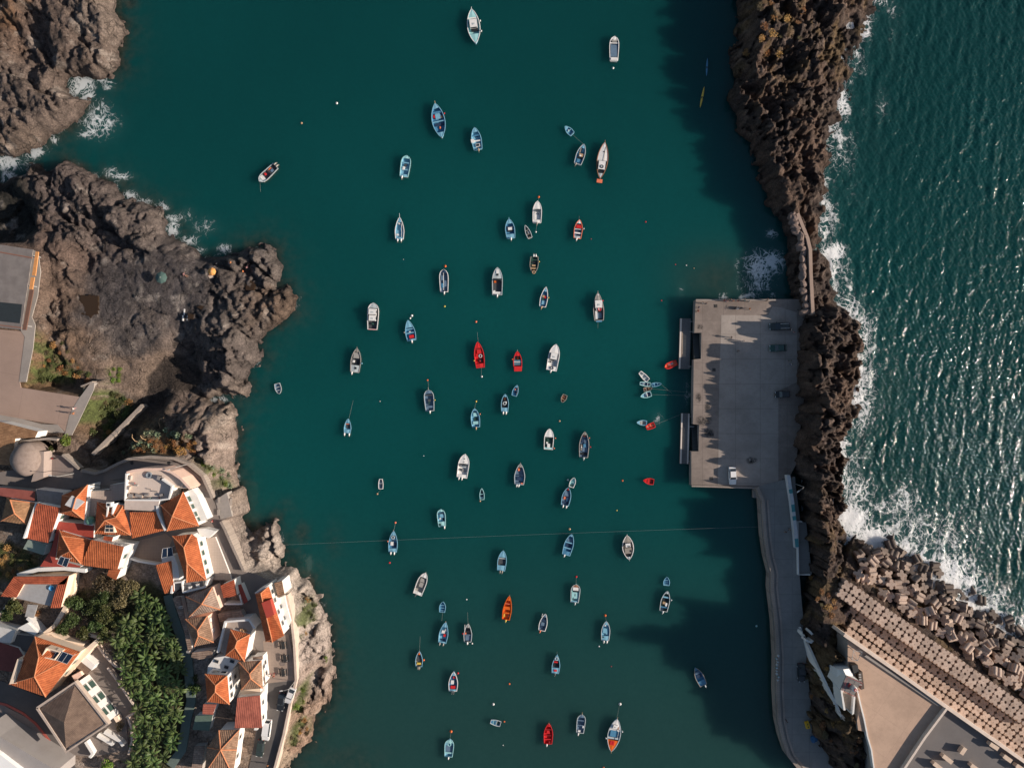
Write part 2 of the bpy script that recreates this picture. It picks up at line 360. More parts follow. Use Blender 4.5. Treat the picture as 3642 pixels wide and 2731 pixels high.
h = np.where(dC > .5, np.maximum(h, .25+.35*np.clip(dC-.5, 0, 3)*fbm(X/1.1, Y/1.1, 3, 59)), h)
# water edge boulders
h = h + np.where((dC < 2.2) & (dC > -2.2), np.clip(facets(X, Y, 1.8, 61)+.15, 0, 1)*1.0, 0)*sstep(.6, 1.4, rough)
# levelled ground
dV = dV_L = sdist(X, Y, VILLAGE); fV = sstep(-1.0, .1, dV); h = h*(1-fV) + 9.6*fV
dP = dP_L = sdist(X, Y, PLAZA); fP = sstep(-1.0, .1, dP)*(1-fV); h = h*(1-fP) + 8.6*fP
# ground cover colours, with painted shade in the cove
CCs = [cp(A0,100,120,(.24,.125,.062)), cp(A0,500,300,(.205,.14,.11)), cp(A0,900,250,(.27,.20,.16)), cp(A0,300,900,(.215,.155,.125)), cp(A0,150,1200,(.24,.17,.13)), cp(A0,700,400,(.20,.14,.11)), cp(A0,700,1600,(.17,.125,.11)), cp(A1,700,200,(.17,.125,.11)), cp(A1,1200,250,(.19,.145,.125)), cp(A1,150,150,(.05,.045,.035)),
       cp(A1,550,550,(.2,.13,.10)), cp(A1,1300,800,(.128,.106,.102)), cp(A1,1000,1000,(.128,.106,.102)), cp(A1,1700,900,(.128,.106,.102)), cp(A1,2000,1200,(.19,.15,.13)), cp(B1,100,700,(.20,.16,.14)), cp(B1,200,950,(.20,.13,.09)), cp(A1,1250,1250,(.18,.145,.13)), cp(A1,550,900,(.24,.155,.11)), cp(A1,450,1150,(.23,.155,.115)), cp(A1,450,1350,(.33,.19,.10)), cp(A1,420,1550,(.25,.14,.06)), cp(A1,700,1500,(.26,.16,.10)), cp(A1,1100,1550,(.31,.225,.175)), cp(A1,1400,1390,(.29,.21,.165)), cp(A1,1500,1600,(.10,.074,.06)), cp(A1,2000,1500,(.20,.155,.135)),
       cp(A2,800,300,(.22,.13,.07)), cp(A2,1350,150,(.08,.06,.05)), cp(A2,1100,400,(.09,.075,.05)), cp(A2,1900,250,(0.36,0.27,0.21)), cp(A2,1700,250,(.22,.155,.125)), cp(A2,1500,560,(.33,.19,.08)), cp(A2,1350,430,(.26,.19,.1)), cp(A2,1900,550,(0.41,0.30,0.24)), cp(A2,1950,850,(0.42,0.31,0.24)), cp(A2,2050,1250,(0.43,0.33,0.27)), cp(A2,700,500,(.29,.20,.15)), cp(A2,2100,1450,(0.42,0.32,0.27)),
       cp(B3,400,150,(0.63,0.51,0.42)), cp(B3,450,400,(0.65,0.52,0.43)), cp(B3,500,600,(0.57,0.45,0.38)), cp(B3,550,900,(0.45,0.32,0.25)), cp(B3,450,1150,(0.45,0.29,0.20)), cp(B3,350,1400,(0.48,0.30,0.20)), cp(B3,280,1550,(0.49,0.35,0.24)), cp(B2,60,1550,(0.63,0.51,0.42))]
C = np.zeros(X.shape + (3,)); wsum = 0
wx = X + (fbm(X/4, Y/4, 4, 71)-.5)*9; wy = Y + (fbm(X/4, Y/4, 4, 77)-.5)*9
for a, b, c in CCs:
    w_ = 1/((wx-a)**2+(wy-b)**2+2)**2.2; wsum = wsum+w_; C += w_[..., None]*np.array(c)
C /= wsum[..., None]
C *= ((.8+.4*fbm(X/2, Y/2, 4, 81))*.60)[..., None]
C = C*.84 + C.mean(-1, keepdims=True)*.16
lich = sstep(.62, .75, fbm(X/3, Y/3, 5, 87, .6)); C = C*(1-lich[..., None]*.35) + np.array((.42,.36,.31))*lich[..., None]*.35
def cover(poly, c, soft=1.2, strength=.9, thr=.45, seed=90, sc_=1.6):
    d = sdist(X, Y, poly); n_ = fbm(X/sc_, Y/sc_, 4, seed, .6)
    m_ = sstep(-soft, soft, d)*sstep(thr-.1, thr+.1, n_)*strength
    C[:] = C*(1-m_[..., None]) + np.array(c)*m_[..., None]
cover(TT(A1, [(870,1500),(980,1420),(1180,1440),(1240,1420),(1420,1365),(1530,1390),(1400,1460),(1270,1600),(1250,1800),(1010,1700),(960,1600)], 2.5), (.205,.148,.112), .8, .95, .1, 88)
cover(TT(A1, [(1530,1390),(1640,1460),(1750,1560),(1750,1640),(1650,1720),(1290,1700),(1270,1600),(1400,1460)], 1.7), (.050,.038,.031), .5, .97, .08, 89)  # dark wet sand with the rock's shade painted into its colour
GREEN = (.075,.095,.028)
for t, pts, z in ((A2,[(790,40),(1000,60),(1120,170),(1090,300),(960,330),(900,480),(800,330),(690,330),(730,240),(770,150)],4), (A1,[(340,1150),(300,1250),(290,1650),(600,1650),(640,1500),(400,1300)],6), (A1,[(920,1530),(1010,1530),(1010,1650),(930,1650)],4), (A2,[(1640,620),(1740,660),(1860,780),(1930,920),(1850,900),(1740,740)],9), (B3,[(330,1000),(440,900),(410,1100),(330,1250),(280,1250)],9), (B3,[(360,230),(420,240),(480,420),(340,580),(330,400)],8), (B3,[(520,760),(590,720),(540,850)],8), (B3,[(400,1250),(400,1450),(250,1550),(270,1350)],8)):
    cover(TT(t, pts, z), GREEN, 1.0, .9, .44, 93)
cover(TT(A3, [(480,150),(1300,40),(1450,170),(1640,760),(1640,1200),(1480,1700),(1080,1700),(1150,1500),(1200,1170),(900,520)], 10), (.05,.055,.025), 1, .95, .2, 95)
cover(TT(A2, [(-100,1380),(60,1370),(330,1480),(310,1700),(-100,1700)], 10), (.17,.11,.045), 1, .95, .3, 96)
cover(TT(A2, [(-100,1380),(60,1370),(330,1480),(310,1700),(-100,1700)], 10), (.07,.075,.025), 1, .9, .52, 97)
wet = sstep(1.3, .2, h)*sstep(-3, 1.5, dC); C *= (1-.55*wet)[..., None]
ROCKM = attr_rock('shore_rock')
XL, YL, dCL, hL = X, Y, dC, h
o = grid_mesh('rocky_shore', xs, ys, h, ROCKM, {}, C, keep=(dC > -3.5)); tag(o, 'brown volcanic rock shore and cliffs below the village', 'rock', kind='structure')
def ground_left(x, y):
    i = int(round((y-ys_L[0])/GR)); j = int(round((x-xs_L[0])/GR))
    return float(hL[min(max(i, 0), hL.shape[0]-1), min(max(j, 0), hL.shape[1]-1)])
xs_L, ys_L = xs, ys

# ------------------------------------------------------------------ right side: the rock ridge between quay and open sea
ST = [  # photo row, west foot, crest (apparent), crest height, east foot, foot level
 (-60,1592,1668,8.2,1900,0),(0,1590,1660,8.2,1886,0),(120,1576,1638,8,1838,0),(240,1582,1645,7.8,1808,0),(330,1622,1676,7.2,1788,0),(430,1658,1705,6,1776,0),(480,1686,1722,4.6,1768,0),(540,1694,1736,4.4,1778,0),(600,1704,1744,4.4,1796,0),(655,1718,1750,4.6,1808,2),(690,1724,1768,8,1846,2),(740,1722,1772,11.4,1862,2),(870,1722,1776,12.2,1852,2),(950,1718,1774,12,1820,2),(1040,1720,1776,12,1808,2),(1090,1740,1780,11.6,1820,2.6),(1160,1746,1784,11.8,1814,2.6),(1230,1750,1786,12,1824,2.6),(1300,1752,1790,12.4,1850,2.6),(1360,1744,1796,13,1880,2.6),(1420,1741,1806,13.2,1900,2.6),(1500,1742,1822,13.2,1900,2.6),(1580,1752,1846,13,1910,2.6),(1640,1776,1862,12,1915,2.6),(1700,1815,1890,9,1930,1),(1780,1890,1930,3,1960,0)]
TZ, HZ = 13.6, 18.2      # lookout terrace and the tower on it
GQ = .32; kk = FD*S
st = np.array([((830-r)*kk*(1-hc/190*.55), (a-1106)*kk*(1-z/190), (b-1106)*kk*(1-hc/190), hc, (e-1106)*kk, z) for r, a, b, hc, e, z in ST])[::-1]
def stn(y, i): return np.interp(y, st[:, 0], st[:, i])
xs = np.arange(50, 136, GQ); ys = np.arange(-104, 106, GQ)
X, Y = np.meshgrid(xs, ys)
wob = (fbm(X/4, Y/4, 4, 103)-.5)
yw = Y + wob*3
xw, xc, hc, xe, zf = (stn(yw, i) for i in (1, 2, 3, 4, 5))
xc = np.maximum(xc, xw+.8); xe = np.maximum(xe, xc+4)
Xw = X + (fbm(X/3, Y/3, 4, 107)-.5)*3.4 + facets(X*.6, Y, 2.6, 109)*.9*sstep(10, 20, np.abs(Y-35))+ facets(X*.6, Y, 2.6, 109)*.5
north = sstep(48, 62, Y)
tW = np.clip((Xw-xw)/(xc-xw), 0, 1); tE = np.clip((xe-Xw)/(xe-xc), 0, 1)
hW = zf + (hc-zf)*(tW*.8+.2*np.round(tW*3)/3)**.8
hE = hc*(tE**.85)
hr = np.where(Xw < xc, hW, hE)
hr = np.where(Xw < xw, zf-3-(xw-Xw)*.8, hr); hr = np.where(Xw > xe, -(Xw-xe)*.7, hr)
lump = np.clip((fbm(X/6, Y/6, 4, 111)-.5)*9, -4, 3) + facets(X, Y, 4.5, 113)*2.6 + facets(X, Y, 2.0, 117)*1.9 + facets(X, Y, .95, 119)*.8 + (.5-np.abs(fbm(X/1.6, Y/1.6, 4, 121, .65)-.5)*4)*.8
inr = sstep(-1.0, 1.2, np.minimum(Xw-xw, xe-Xw))
hr = hr + lump*inr*sstep(-1, 4, hr)*np.where(Y < -36, .6, .85)
hr = np.where(hr > hc, hc+(hr-hc)*.35, hr)
# foot of the west face stays out of the quay and the road
hr = np.where((Xw < xw+.3) & (Y < 22), np.minimum(hr, zf-.8), hr)
# rubble mound under the armour blocks
WL0, WL1 = T(D3, 660, 510, TZ), T(D3, 2212, 1606, TZ)
wd = (WL1-WL0); wd.z = 0; wd.normalize(); wn_ = Vector((-wd.y, wd.x, 0))
if wn_.x < 0: wn_ = -wn_
dn = (X-WL0.x)*wn_.x + (Y-WL0.y)*wn_.y; al = (X-WL0.x)*wd.x + (Y-WL0.y)*wd.y
mound = np.where(dn < 7.6, 4.0, np.where(dn < 12.3, 6.1, 5.6-(dn-12.3)*.60)) + facets(X, Y, 2.0, 131)*.5
mm = (dn > -4) & (al > -9)
hr = np.where(mm, np.maximum(np.where(al < 3, np.minimum(hr, 8), -5), np.where(al > -5, mound, -5)), hr)
TERR = [T(D3,x,y,TZ) for x, y in [(660,505),(1545,1143),(2260,1640),(2420,1760),(2420,1850),(915,1850),(915,1658),(872,1400),(850,1345),(780,1330),(770,1250),(790,1150),(765,1020),(740,980),(690,770),(690,560)]]
dT = sdist(X, Y, TERR); hr = np.where(dT > -.3, np.minimum(hr, TZ-1), hr); hr = np.where(dT > .8, TZ-1.5, hr)
hutp = T(D3, 680, 950, TZ-2); dH = np.hypot(X-hutp.x, Y-hutp.y); hr = np.where(dH < 6.5, np.minimum(hr, TZ-3.2+.4*fbm(X, Y, 3, 129)), hr)
base = np.array((.066,.048,.041)); C = np.ones(X.shape+(3,))*base
brown = sstep(.45, .62, fbm(X/5, Y/5, 4, 141, .6)); C = C*(1-brown[..., None]*.5)+np.array((.135,.085,.06))*brown[..., None]*.5
pale = sstep(.55, .75, fbm(X/2.2, Y/2.2, 5, 147, .65)); C = C*(1-pale[..., None]*.35)+np.array((.28,.20,.155))*pale[..., None]*.35
dry = sstep(.5, .66, fbm(X/3.5, Y/3.5, 4, 151, .6))*(sstep(60, 85, Y) + sstep(-22, -32, Y)); C = C*(1-dry[..., None]*.7)+np.array((.13,.085,.04))*dry[..., None]*.7
wetm = sstep(1.5, .2, hr); C *= (1-.4*wetm)[..., None]
C *= (.75+.5*fbm(X/1.5, Y/1.5, 4, 155))[..., None]
keep = hr > -2.2
o = grid_mesh('rock_ridge', xs, ys, hr, attr_rock('ridge_rock'), {}, C, keep=keep); tag(o, 'dark rugged lava ridge between the quay and the open sea', 'rock', kind='structure')
hR, xs_R, ys_R = hr, xs, ys
def ground_right(x, y):
    i = int(round((y-ys_R[0])/GQ)); j = int(round((x-xs_R[0])/GQ))
    return float(hR[min(max(i, 0), hR.shape[0]-1), min(max(j, 0), hR.shape[1]-1)])

# ------------------------------------------------------------------ water
def water_mat(name, deep, glossy, foam_c, waves, sss=0):
    m, n, l, b = node_mat(name); p = world_pos(n)
    fo = n.new('ShaderNodeAttribute'); fo.attribute_name = 'foam'
    sh = n.new('ShaderNodeAttribute'); sh.attribute_name = 'shallow'
    gr = n.new('ShaderNodeAttribute'); gr.attribute_name = 'green'
    big = ramp(n, l, noise(n, l, p, .012, 3, .5), .35, .65)
    c = mix_rgb(n, l, mth(n, l, 'MULTIPLY', big, .5), deep, tuple(x*.72 for x in deep))
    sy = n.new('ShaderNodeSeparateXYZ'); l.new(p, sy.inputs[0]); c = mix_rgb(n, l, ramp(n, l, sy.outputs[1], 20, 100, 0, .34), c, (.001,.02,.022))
    c = mix_rgb(n, l, gr.outputs['Fac'], c, (.021,.051,.045))
    seabed = mix_rgb(n, l, ramp(n, l, noise(n, l, p, .5, 6, .65), .35, .65), (.016,.024,.019), (.06,.052,.036))
    c = mix_rgb(n, l, sh.outputs['Fac'], c, seabed)
    # foam: threads of froth between dark water cells, solid where it is thick
    def warp(v, scale, amp):
        nz = n.new('ShaderNodeTexNoise'); nz.inputs['Scale'].default_value = scale; nz.inputs['Detail'].default_value = 4; l.new(p, nz.inputs['Vector'])
        vv = n.new('ShaderNodeVectorMath'); vv.operation = 'MULTIPLY_ADD'; l.new(nz.outputs['Color'], vv.inputs[0]); vv.inputs[1].default_value = (amp, amp, 0); l.new(v, vv.inputs[2]); return vv.outputs[0]
    fl = n.new('ShaderNodeVectorMath'); fl.operation = 'MULTIPLY'; l.new(warp(warp(p, .13, 9), .6, 2.6), fl.inputs[0]); fl.inputs[1].default_value = (1, .62, 0)
    def edges(scale, wd_):
        vo = n.new('ShaderNodeTexVoronoi'); vo.feature = 'DISTANCE_TO_EDGE'; vo.inputs['Scale'].default_value = scale; l.new(fl.outputs[0], vo.inputs['Vector']); return ramp(n, l, vo.outputs[0], 0, wd_, 1, 0)
    thread = mth(n, l, 'MAXIMUM', edges(.42, .15), mth(n, l, 'MULTIPLY', edges(1.15, .2), .85))
    fn = noise(n, l, p, .9, 7, .72)
    amt = mth(n, l, 'ADD', mth(n, l, 'MULTIPLY', thread, .60), mth(n, l, 'ADD', mth(n, l, 'MULTIPLY', fo.outputs['Fac'], .92), mth(n, l, 'MULTIPLY', mth(n, l, 'SUBTRACT', fn, .5), 1.2)))
    f = mth(n, l, 'MULTIPLY', ramp(n, l, amt, .66, 1.22), ramp(n, l, fo.outputs['Fac'], .04, .25))
    c = mix_rgb(n, l, ramp(n, l, noise(n, l, p, .9, 6, .75), .3, .7, 0, .16), c, tuple(x*.4 for x in deep))
    milk = mth(n, l, 'MULTIPLY', fo.outputs['Fac'], .35)
    c = mix_rgb(n, l, milk, c, (.10,.19,.18))
    c = mix_rgb(n, l, f, c, foam_c)
    l.new(c, b.inputs['Base Color'])
    l.new(mth(n, l, 'ADD', mth(n, l, 'MULTIPLY', f, .6), glossy), b.inputs['Roughness'])
    b.inputs['IOR'].default_value = 1.333
    if sss: b.inputs['Subsurface Weight'].default_value = 1.0; b.inputs['Subsurface Radius'].default_value = (1, 1, 1); b.inputs['Subsurface Scale'].default_value = sss; b.subsurface_method = 'BURLEY'
    if waves:
        mp = n.new('ShaderNodeMapping'); mp.inputs['Scale'].default_value = (1.0, .5, 1); mp.inputs['Rotation'].default_value = (0, 0, R(-14)); l.new(p, mp.inputs[0])
        bump(n, l, b, noise(n, l, mp.outputs[0], waves[0], 3, .6), waves[1], waves[2])
    return m, b
def blob(X, Y, t, x, y, rx, ry, s=1.0, rot=0.0, z=0):
    p = T(t, x, y, z); dx, dy = X-p.x, Y-p.y; c_, s_ = math.cos(rot), math.sin(rot)
    a = (dx*c_+dy*s_)/(rx*TK*S); b = (-dx*s_+dy*c_)/(ry*TK*S)
    return s*np.exp(-(a*a+b*b)*.9)
FAR = [2500, 900, 400]
def axis(lo, hi, step): return np.concatenate([[lo-v for v in FAR], np.arange(lo, hi, step)])
xs = np.concatenate([[-2600, -1000, -500, -250], np.arange(-150, 72.01, .75)]); ys = np.concatenate([[-2600, -1000, -500, -250], np.arange(-112, 112, .75), [250, 500, 1000, 2600]])
X, Y = np.meshgrid(xs, ys)
dC = sdist(X, Y, COAST_W)
wv = fbm(X/3, Y/3, 4, 201)
foam = np.zeros(X.shape)
for a in ((A0,700,730,110,80,1.1),(A0,620,790,70,60,.9),(A0,750,830,60,60,1.0),(A0,870,690,90,30,.7),(A0,930,740,60,50,.55),(A0,850,1060,160,130,.62),(A0,860,960,110,110,.5),(A0,780,1150,110,40,.65,.2),(A0,950,1090,50,70,.65),(A0,300,1310,100,60,.95,.4),(A0,70,1400,90,70,1.2),(A0,70,1530,60,80,.8),(A0,460,1200,50,50,.7),(A0,200,1440,60,40,.5),(A0,1040,1520,90,30,.85),(A0,960,1490,60,40,.7),(A0,1000,1620,30,40,.7),
          (A1,1130,40,60,50,.95),(A1,1230,90,80,40,.7),(A1,1400,130,60,50,.6),(A1,1480,330,60,70,1.1),(A1,1500,230,60,40,.8),(A1,1640,420,80,40,.75),(A1,1760,300,110,80,.36),(A1,1620,200,60,60,.36),(A1,1940,490,60,40,.85),(A1,1720,500,60,30,.6),(A2,1880,135,80,35,.95),(A2,2045,430,25,80,.35),(B1,330,950,70,120,.25),(B2,190,1340,50,70,.5),(B3,560,250,50,60,.3),(B3,610,380,50,80,.25),
          (C1,2130,650,110,130,.95,.4),(C1,2190,560,60,60,.8),(C1,2130,800,130,90,.55),(D1,40,600,90,80,1.05),(D1,110,580,60,30,.7),(D1,30,360,50,40,.7),(D1,60,690,70,40,.55),(D1,30,900,40,40,.5),(C1,1940,620,20,60,.5),(C1,1960,760,30,120,.35),(C1,1830,905,40,25,.8),(C1,2000,905,40,25,.8),(C1,2060,890,80,30,.6),(C1,1460,860,30,60,.3),(C2,1515,60,30,130,.42),(C2,1260,300,50,60,.32)):
    foam = np.maximum(foam, 1.0*blob(X, Y, *a))
foam = np.maximum(foam, .38*np.exp(-np.clip(-dC, 0, 99)/.8)*sstep(.42, .6, wv)*(Y > -25))
shal = np.clip(np.exp(-np.clip(-dC, 0, 99)/2.6)*1.0, 0, 1)*sstep(.25, .6, fbm(X/4, Y/4, 3, 207)+.15)
for a in ((A0,1130,30,70,70,.8),(A0,1080,1590,120,90,.6),(A1,1560,330,110,150,.6),(B1,230,780,130,130,.5),(B1,370,980,90,110,.5),(B2,390,1290,70,100,.55),(B2,260,1060,100,80,.28),(B2,680,1350,80,150,.25),(B2,310,1550,110,160,.6),(B3,600,300,80,260,.55),(B3,740,1570,300,120,.30),(B3,350,1600,130,60,.5),(B3,930,1630,120,60,.28),(C1,1790,740,260,160,.25),(C0,1950,900,60,300,.5)):
    shal = np.maximum(shal, blob(X, Y, *a))
shal *= .55+.45*sstep(.35, .6, fbm(X/2.5, Y/2.5, 4, 211))
green = np.clip(sstep(-20, -95, Y), 0, 1)*.75
green = np.maximum(green, blob(X, Y, C1, 1760, 760, 330, 260, .8))
zz = (fbm(X/2.2, Y/1.6, 3, 215)-.5)*.10
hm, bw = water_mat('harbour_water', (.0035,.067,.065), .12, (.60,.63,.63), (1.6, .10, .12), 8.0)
o = grid_mesh('harbour_water', xs, ys, zz, hm, {'foam': foam, 'shallow': np.clip(shal, 0, .9), 'green': green}); tag(o, 'calm dark teal water of the harbour', 'water', kind='structure')
# open sea: real waves, wind chop running towards the ridge
xs = np.concatenate([np.arange(72.01, 140, .25), [160, 220, 400, 1000, 2600]]); ys = np.concatenate([[-2600, -1000, -400, -200, -130], np.arange(-104, 104, .25), [130, 200, 400, 1000, 2600]])
X, Y = np.meshgrid(xs, ys)
Z = np.zeros(X.shape); rg = np.random.default_rng(5)
for k in range(130):
    lam = .6*(4.5/.6)**(rg.random()**2.1); th = math.pi + R(-12) + rg.normal()*(.55 if lam > 2.2 else 1.0); q = 2*math.pi/lam
    A = .0150*lam**.62*rg.uniform(.6, 1.3)*(.58 if lam < 1.8 else .42)
    Z += A*np.sin(q*(X*math.cos(th)+Y*math.sin(th)) + rg.random()*6.283)
Z *= .6+.8*fbm(X/9, Y/16, 3, 221)
xe_ = stn(Y, 4)
fn = fbm(X/4, Y/6, 4, 231); dist = X-xe_
foam = np.exp(-np.clip(dist, 0, 99)/(2.2+3.5*fn))*(.30+.52*sstep(.4, .62, fn))*(Y > -40)
for a in ((D0,980,20,70,40,.6),(D0,640,900,70,140,.9),(D0,650,640,60,120,.6),(D0,560,1050,80,200,.5),(D0,980,900,60,140,.30),(D0,470,1590,70,60,.6),(D1,570,520,90,80,1.3),(D1,480,300,110,140,.6),(D1,430,550,80,40,1.2),(D1,700,1000,130,160,.55),(D1,820,1180,120,170,.60),(D1,600,850,110,130,.45),(D1,820,1420,110,200,.50),(D1,760,1050,60,50,.7),
          (D2,790,200,143,221,0.63),(D2,620,480,78,130,0.98),(D2,640,700,117,234,0.57),(D2,760,920,169,169,0.57),(D2,700,1180,182,156,1.26),(D2,620,1260,104,65,1.49),(D2,1180,1000,130,156,0.57),(D2,1000,1060,143,78,0.52),(D2,800,1300,195,104,1.03),(D2,960,1340,156,117,1.09),(D2,1080,1450,208,143,0.98),(D2,1250,1560,234,143,1.15),(D2,1450,1600,286,143,1.03),(D2,1250,1250,338,221,0.48),(D2,1500,1300,364,260,0.41),(D2,1650,1600,169,143,0.69),
          (D3,1500,60,338,117,1.26),(D3,1450,100,143,65,1.38),(D3,1720,230,117,143,1.26),(D3,1860,330,91,143,1.15),(D3,1980,430,143,143,1.03),(D3,2120,470,156,104,0.86),(D3,1700,60,208,156,0.69),(D3,1950,250,169,234,0.52),(D3,2200,420,104,104,0.57),(D3,2240,560,104,104,0.80)):
    foam = np.maximum(foam, blob(X, Y, *a))
Z *= (1-.5*np.clip(foam, 0, 1))
far = (np.abs(X-100) > 42) | (np.abs(Y) > 103.5); Z = np.where(far, 0, Z); foam = np.where(far, 0, foam)
green = np.clip(.25+.5*sstep(40, -60, Y), 0, .6)
Z = Z*sstep(72, 73, X) 
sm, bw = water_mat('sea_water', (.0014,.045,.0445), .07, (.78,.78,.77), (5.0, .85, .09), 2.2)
o = grid_mesh('open_sea', xs, ys, Z, sm, {'foam': foam, 'shallow': np.zeros(X.shape), 'green': green*.4}); tag(o, 'choppy sunlit open sea beyond the ridge', 'water', kind='structure')

# ================================================================== materials of built things
CONC = concrete('quay_concrete', (.285,.232,.20), 5.2, .85)
CONC_P = concrete('pale_concrete', (.385,.33,.29), 6.1, .65)
CONC_ROAD = concrete('road_concrete', (.27,.26,.245), 4.3, .5)
CONC_G = concrete('grey_concrete', (.33,.29,.26), None, .5)
CONC_T = concrete('terrace_concrete', (.52,.36,.265), 7.5, .45, ang=.6, jw=.003)
CONC_D = concrete('roof_felt', (.17,.155,.15), None, .3)
CONC_B = concrete('block_concrete', (.52,.37,.285), None, .45)
STONE = concrete('stone_wall', (.36,.30,.255), .55, .6, jw=.06)
COBBLE = concrete('cobbled_paving', (.22,.185,.165), None, .45)
SLAB = concrete('courtyard_slabs', (.47,.38,.32), .62, .3, jw=.03)
PLAZAM = concrete('plaza_paving', (.36,.255,.205), 9.5, .3, ang=.18, jw=.004)
ASPH = concrete('asphalt', (.125,.112,.105), None, .4)
WHITE = paint('white_plaster', (.74,.715,.68), .8, .22, .5, (.75,.68,.6))
CREAM = paint('cream_plaster', (.84,.66,.50), .8, .2, .5, (.75,.68,.6))
PINK = paint('pink_plaster', (.80,.56,.45), .8, .25, .5)
GREYP = paint('grey_plaster', (.42,.39,.36), .85, .4, .6)
SHUT = paint('green_shutter', (.045,.085,.07), .6, .2)
GLASS = paint('window_glass', (.03,.04,.05), .12, .2, spec=.6)
DARK = paint('dark_metal', (.03,.03,.03), .5, .2)
STEEL = paint('galvanised_steel', (.40,.39,.38), .5, .4, .8)
SOLAR = paint('solar_glass', (.012,.022,.045), .15, .2, spec=.7)
REDP = paint('red_floor_paint', (.36,.06,.04), .7, .4, .6)
REDR = paint('red_rail_paint', (.38,.05,.05), .5, .2)
TEAL = paint('teal_paint', (.08,.30,.32), .6, .3)
GREENP = paint('green_corrugated_sheet', (.11,.16,.125), .7, .4)
SALM = roof_mat('salmon_roof_tiles', (.50,.16,.105), (.40,.12,.085), .5, .4)
ORANGE = roof_mat('orange_roof_tiles', (.56,.165,.062), (.43,.115,.045))
RED_O = roof_mat('red_orange_roof_tiles', (.54,.135,.065), (.40,.095,.048))
BROWN = roof_mat('old_brown_roof_tiles', (.42,.255,.165), (.24,.145,.095))
CHECK = roof_mat('weathered_grey_roof_tiles', (.44,.32,.25), (.27,.185,.14), .5)
FLATBR = roof_mat('flat_brown_roof_tiles', (.245,.17,.125), (.19,.13,.10), .35, .3)
OLDCLAY = roof_mat('old_clay_roof_tiles', (.42,.235,.125), (.30,.16,.085), .35)
RIDGE = paint('ridge_tile', (.58,.23,.11), .85, .4, 2)
WOOD = paint('bleached_timber', (.40,.32,.25), .8, .5, 3)
WOODD = paint('grey_timber', (.20,.185,.175), .85, .5, 3)
RUST = paint('orange_rusty_steel', (.62,.28,.10), .7, .35, 2)
ALU = paint('aluminium', (.62,.60,.58), .45, .3)

def solid(name, pts, z0, z1, mat, label=None, cat=None, kind=None, parent=None, mtop=None, group=None):
    b = MB(); mats = [mat] if mtop is None else [mat, mtop]
    b.prism(pts, z0, z1, 0, None if mtop is None else 1)
    return tag(b.obj(name, mats, parent), label, cat, group, kind)
def wall_obj(name, pts, width, z0, z1, mat, label, cat='wall', mtop=None, group=None):
    b = MB(); b.wall(pts, width, z0, z1, 0, None if mtop is None else 1)
    return tag(b.obj(name, [mat] if mtop is None else [mat, mtop]), label, cat, group)

# ------------------------------------------------------------------ quay
QZ = 2.5
quay_pts = TT(C1, [(1586,932),(1578,1130),(1575,1215),(1637,1215),(1632,1440),(1570,1445)], QZ) + TT(C2, [(1563,345),(1616,350),(1611,580),(1549,580),(1549,876),(1700,880),(2122,893),(2140,890)], QZ) + TT(D2, [(180,812),(240,700),(330,0)], QZ) + TT(D1, [(330,1600),(330,925),(40,925)], QZ)
solid('quay', quay_pts, -3, QZ, CONC_G, 'broad concrete quay below the ridge', 'quay', 'structure', mtop=CONC)
solid('quay_paving', TT(C1, [(1808,1062),(2212,1066)], QZ) + TT(D1, [(40,990),(120,1000),(250,1040),(250,1640)], QZ) + TT(C2, [(2300,60),(2300,878),(1778,868),(1790,0)], QZ) + TT(C1, [(1795,1500)], QZ), QZ-.1, QZ+.02, CONC_P, 'paler newer paving of the quay', 'paving', 'structure')
b = MB(); b.wall(TT(C1, [(1586,934),(2280,934)], QZ), .35, QZ-.5, QZ+.35); tag(b.obj('parapet', CONC_G), 'low parapet along the top end of the quay', 'parapet')
b = MB(); b.wall(TT(C2, [(1551,878),(1700,882),(2125,896)], QZ), .4, QZ-.5, QZ+.3); tag(b.obj('parapet', STONE), 'dark stained kerb along the bottom end of the quay', 'parapet')
for i, (t, x, y, lab) in enumerate(((C1,1760,985,'dark square drain cover by the anglers'),(C1,1744,1535,'dark square drain cover below the upper notch of the quay'),(C2,1728,437,'dark square drain cover by the dark oil stain'),(C2,1722,815,'dark square drain cover near the bottom corner of the quay'),(D2,135,830,'square drain cover where the quay meets the road'))):
    p = T(t, x, y, QZ); b = MB(); b.box((0,0,.03), (.75,.75,.06)); 
    for k in range(5): b.box((-.26+.13*k,0,.065), (.05,.62,.02), 0, 1)
    tag(b.obj('drain_cover', [DARK, paint('drain_bars', (.09,.08,.07), .6)], loc=(p.x,p.y,QZ)), lab, 'drain cover', 'drain covers on the quay')
m_st, n, l, bb = node_mat('oil_stain'); tc = n.new('ShaderNodeTexCoord'); bb.inputs['Base Color'].default_value = (.035,.03,.028,1); bb.inputs['Roughness'].default_value = .7
gd = n.new('ShaderNodeVectorMath'); gd.operation = 'LENGTH'; l.new(tc.outputs['Object'], gd.inputs[0])
l.new(mth(n, l, 'MULTIPLY', ramp(n, l, gd.outputs['Value'], 1.0, .15), ramp(n, l, noise(n, l, world_pos(n), 1.4, 6, .7), .3, .8), .0), bb.inputs['Alpha'])
for t, x, y, sx, sy in ((C2,1650,318,2.6,1.6),(C2,1690,200,1.0,1.3),(C1,1625,1165,1.0,.9),(C2,2070,660,1.8,1.2),(C2,1700,420,1.6,1.4),(C2,1610,120,.9,1.6)):
    p = T(t, x, y, QZ); b = MB(); b.prism([(math.cos(k*.3491), math.sin(k*.3491)) for k in range(18)], 0, .004); o = b.obj('oil_stain', m_st, loc=(p.x,p.y,QZ+.026+.001*sx)); o.scale = (sx,sy,1); tag(o, 'dark oil stain on the quay concrete', kind='structure')
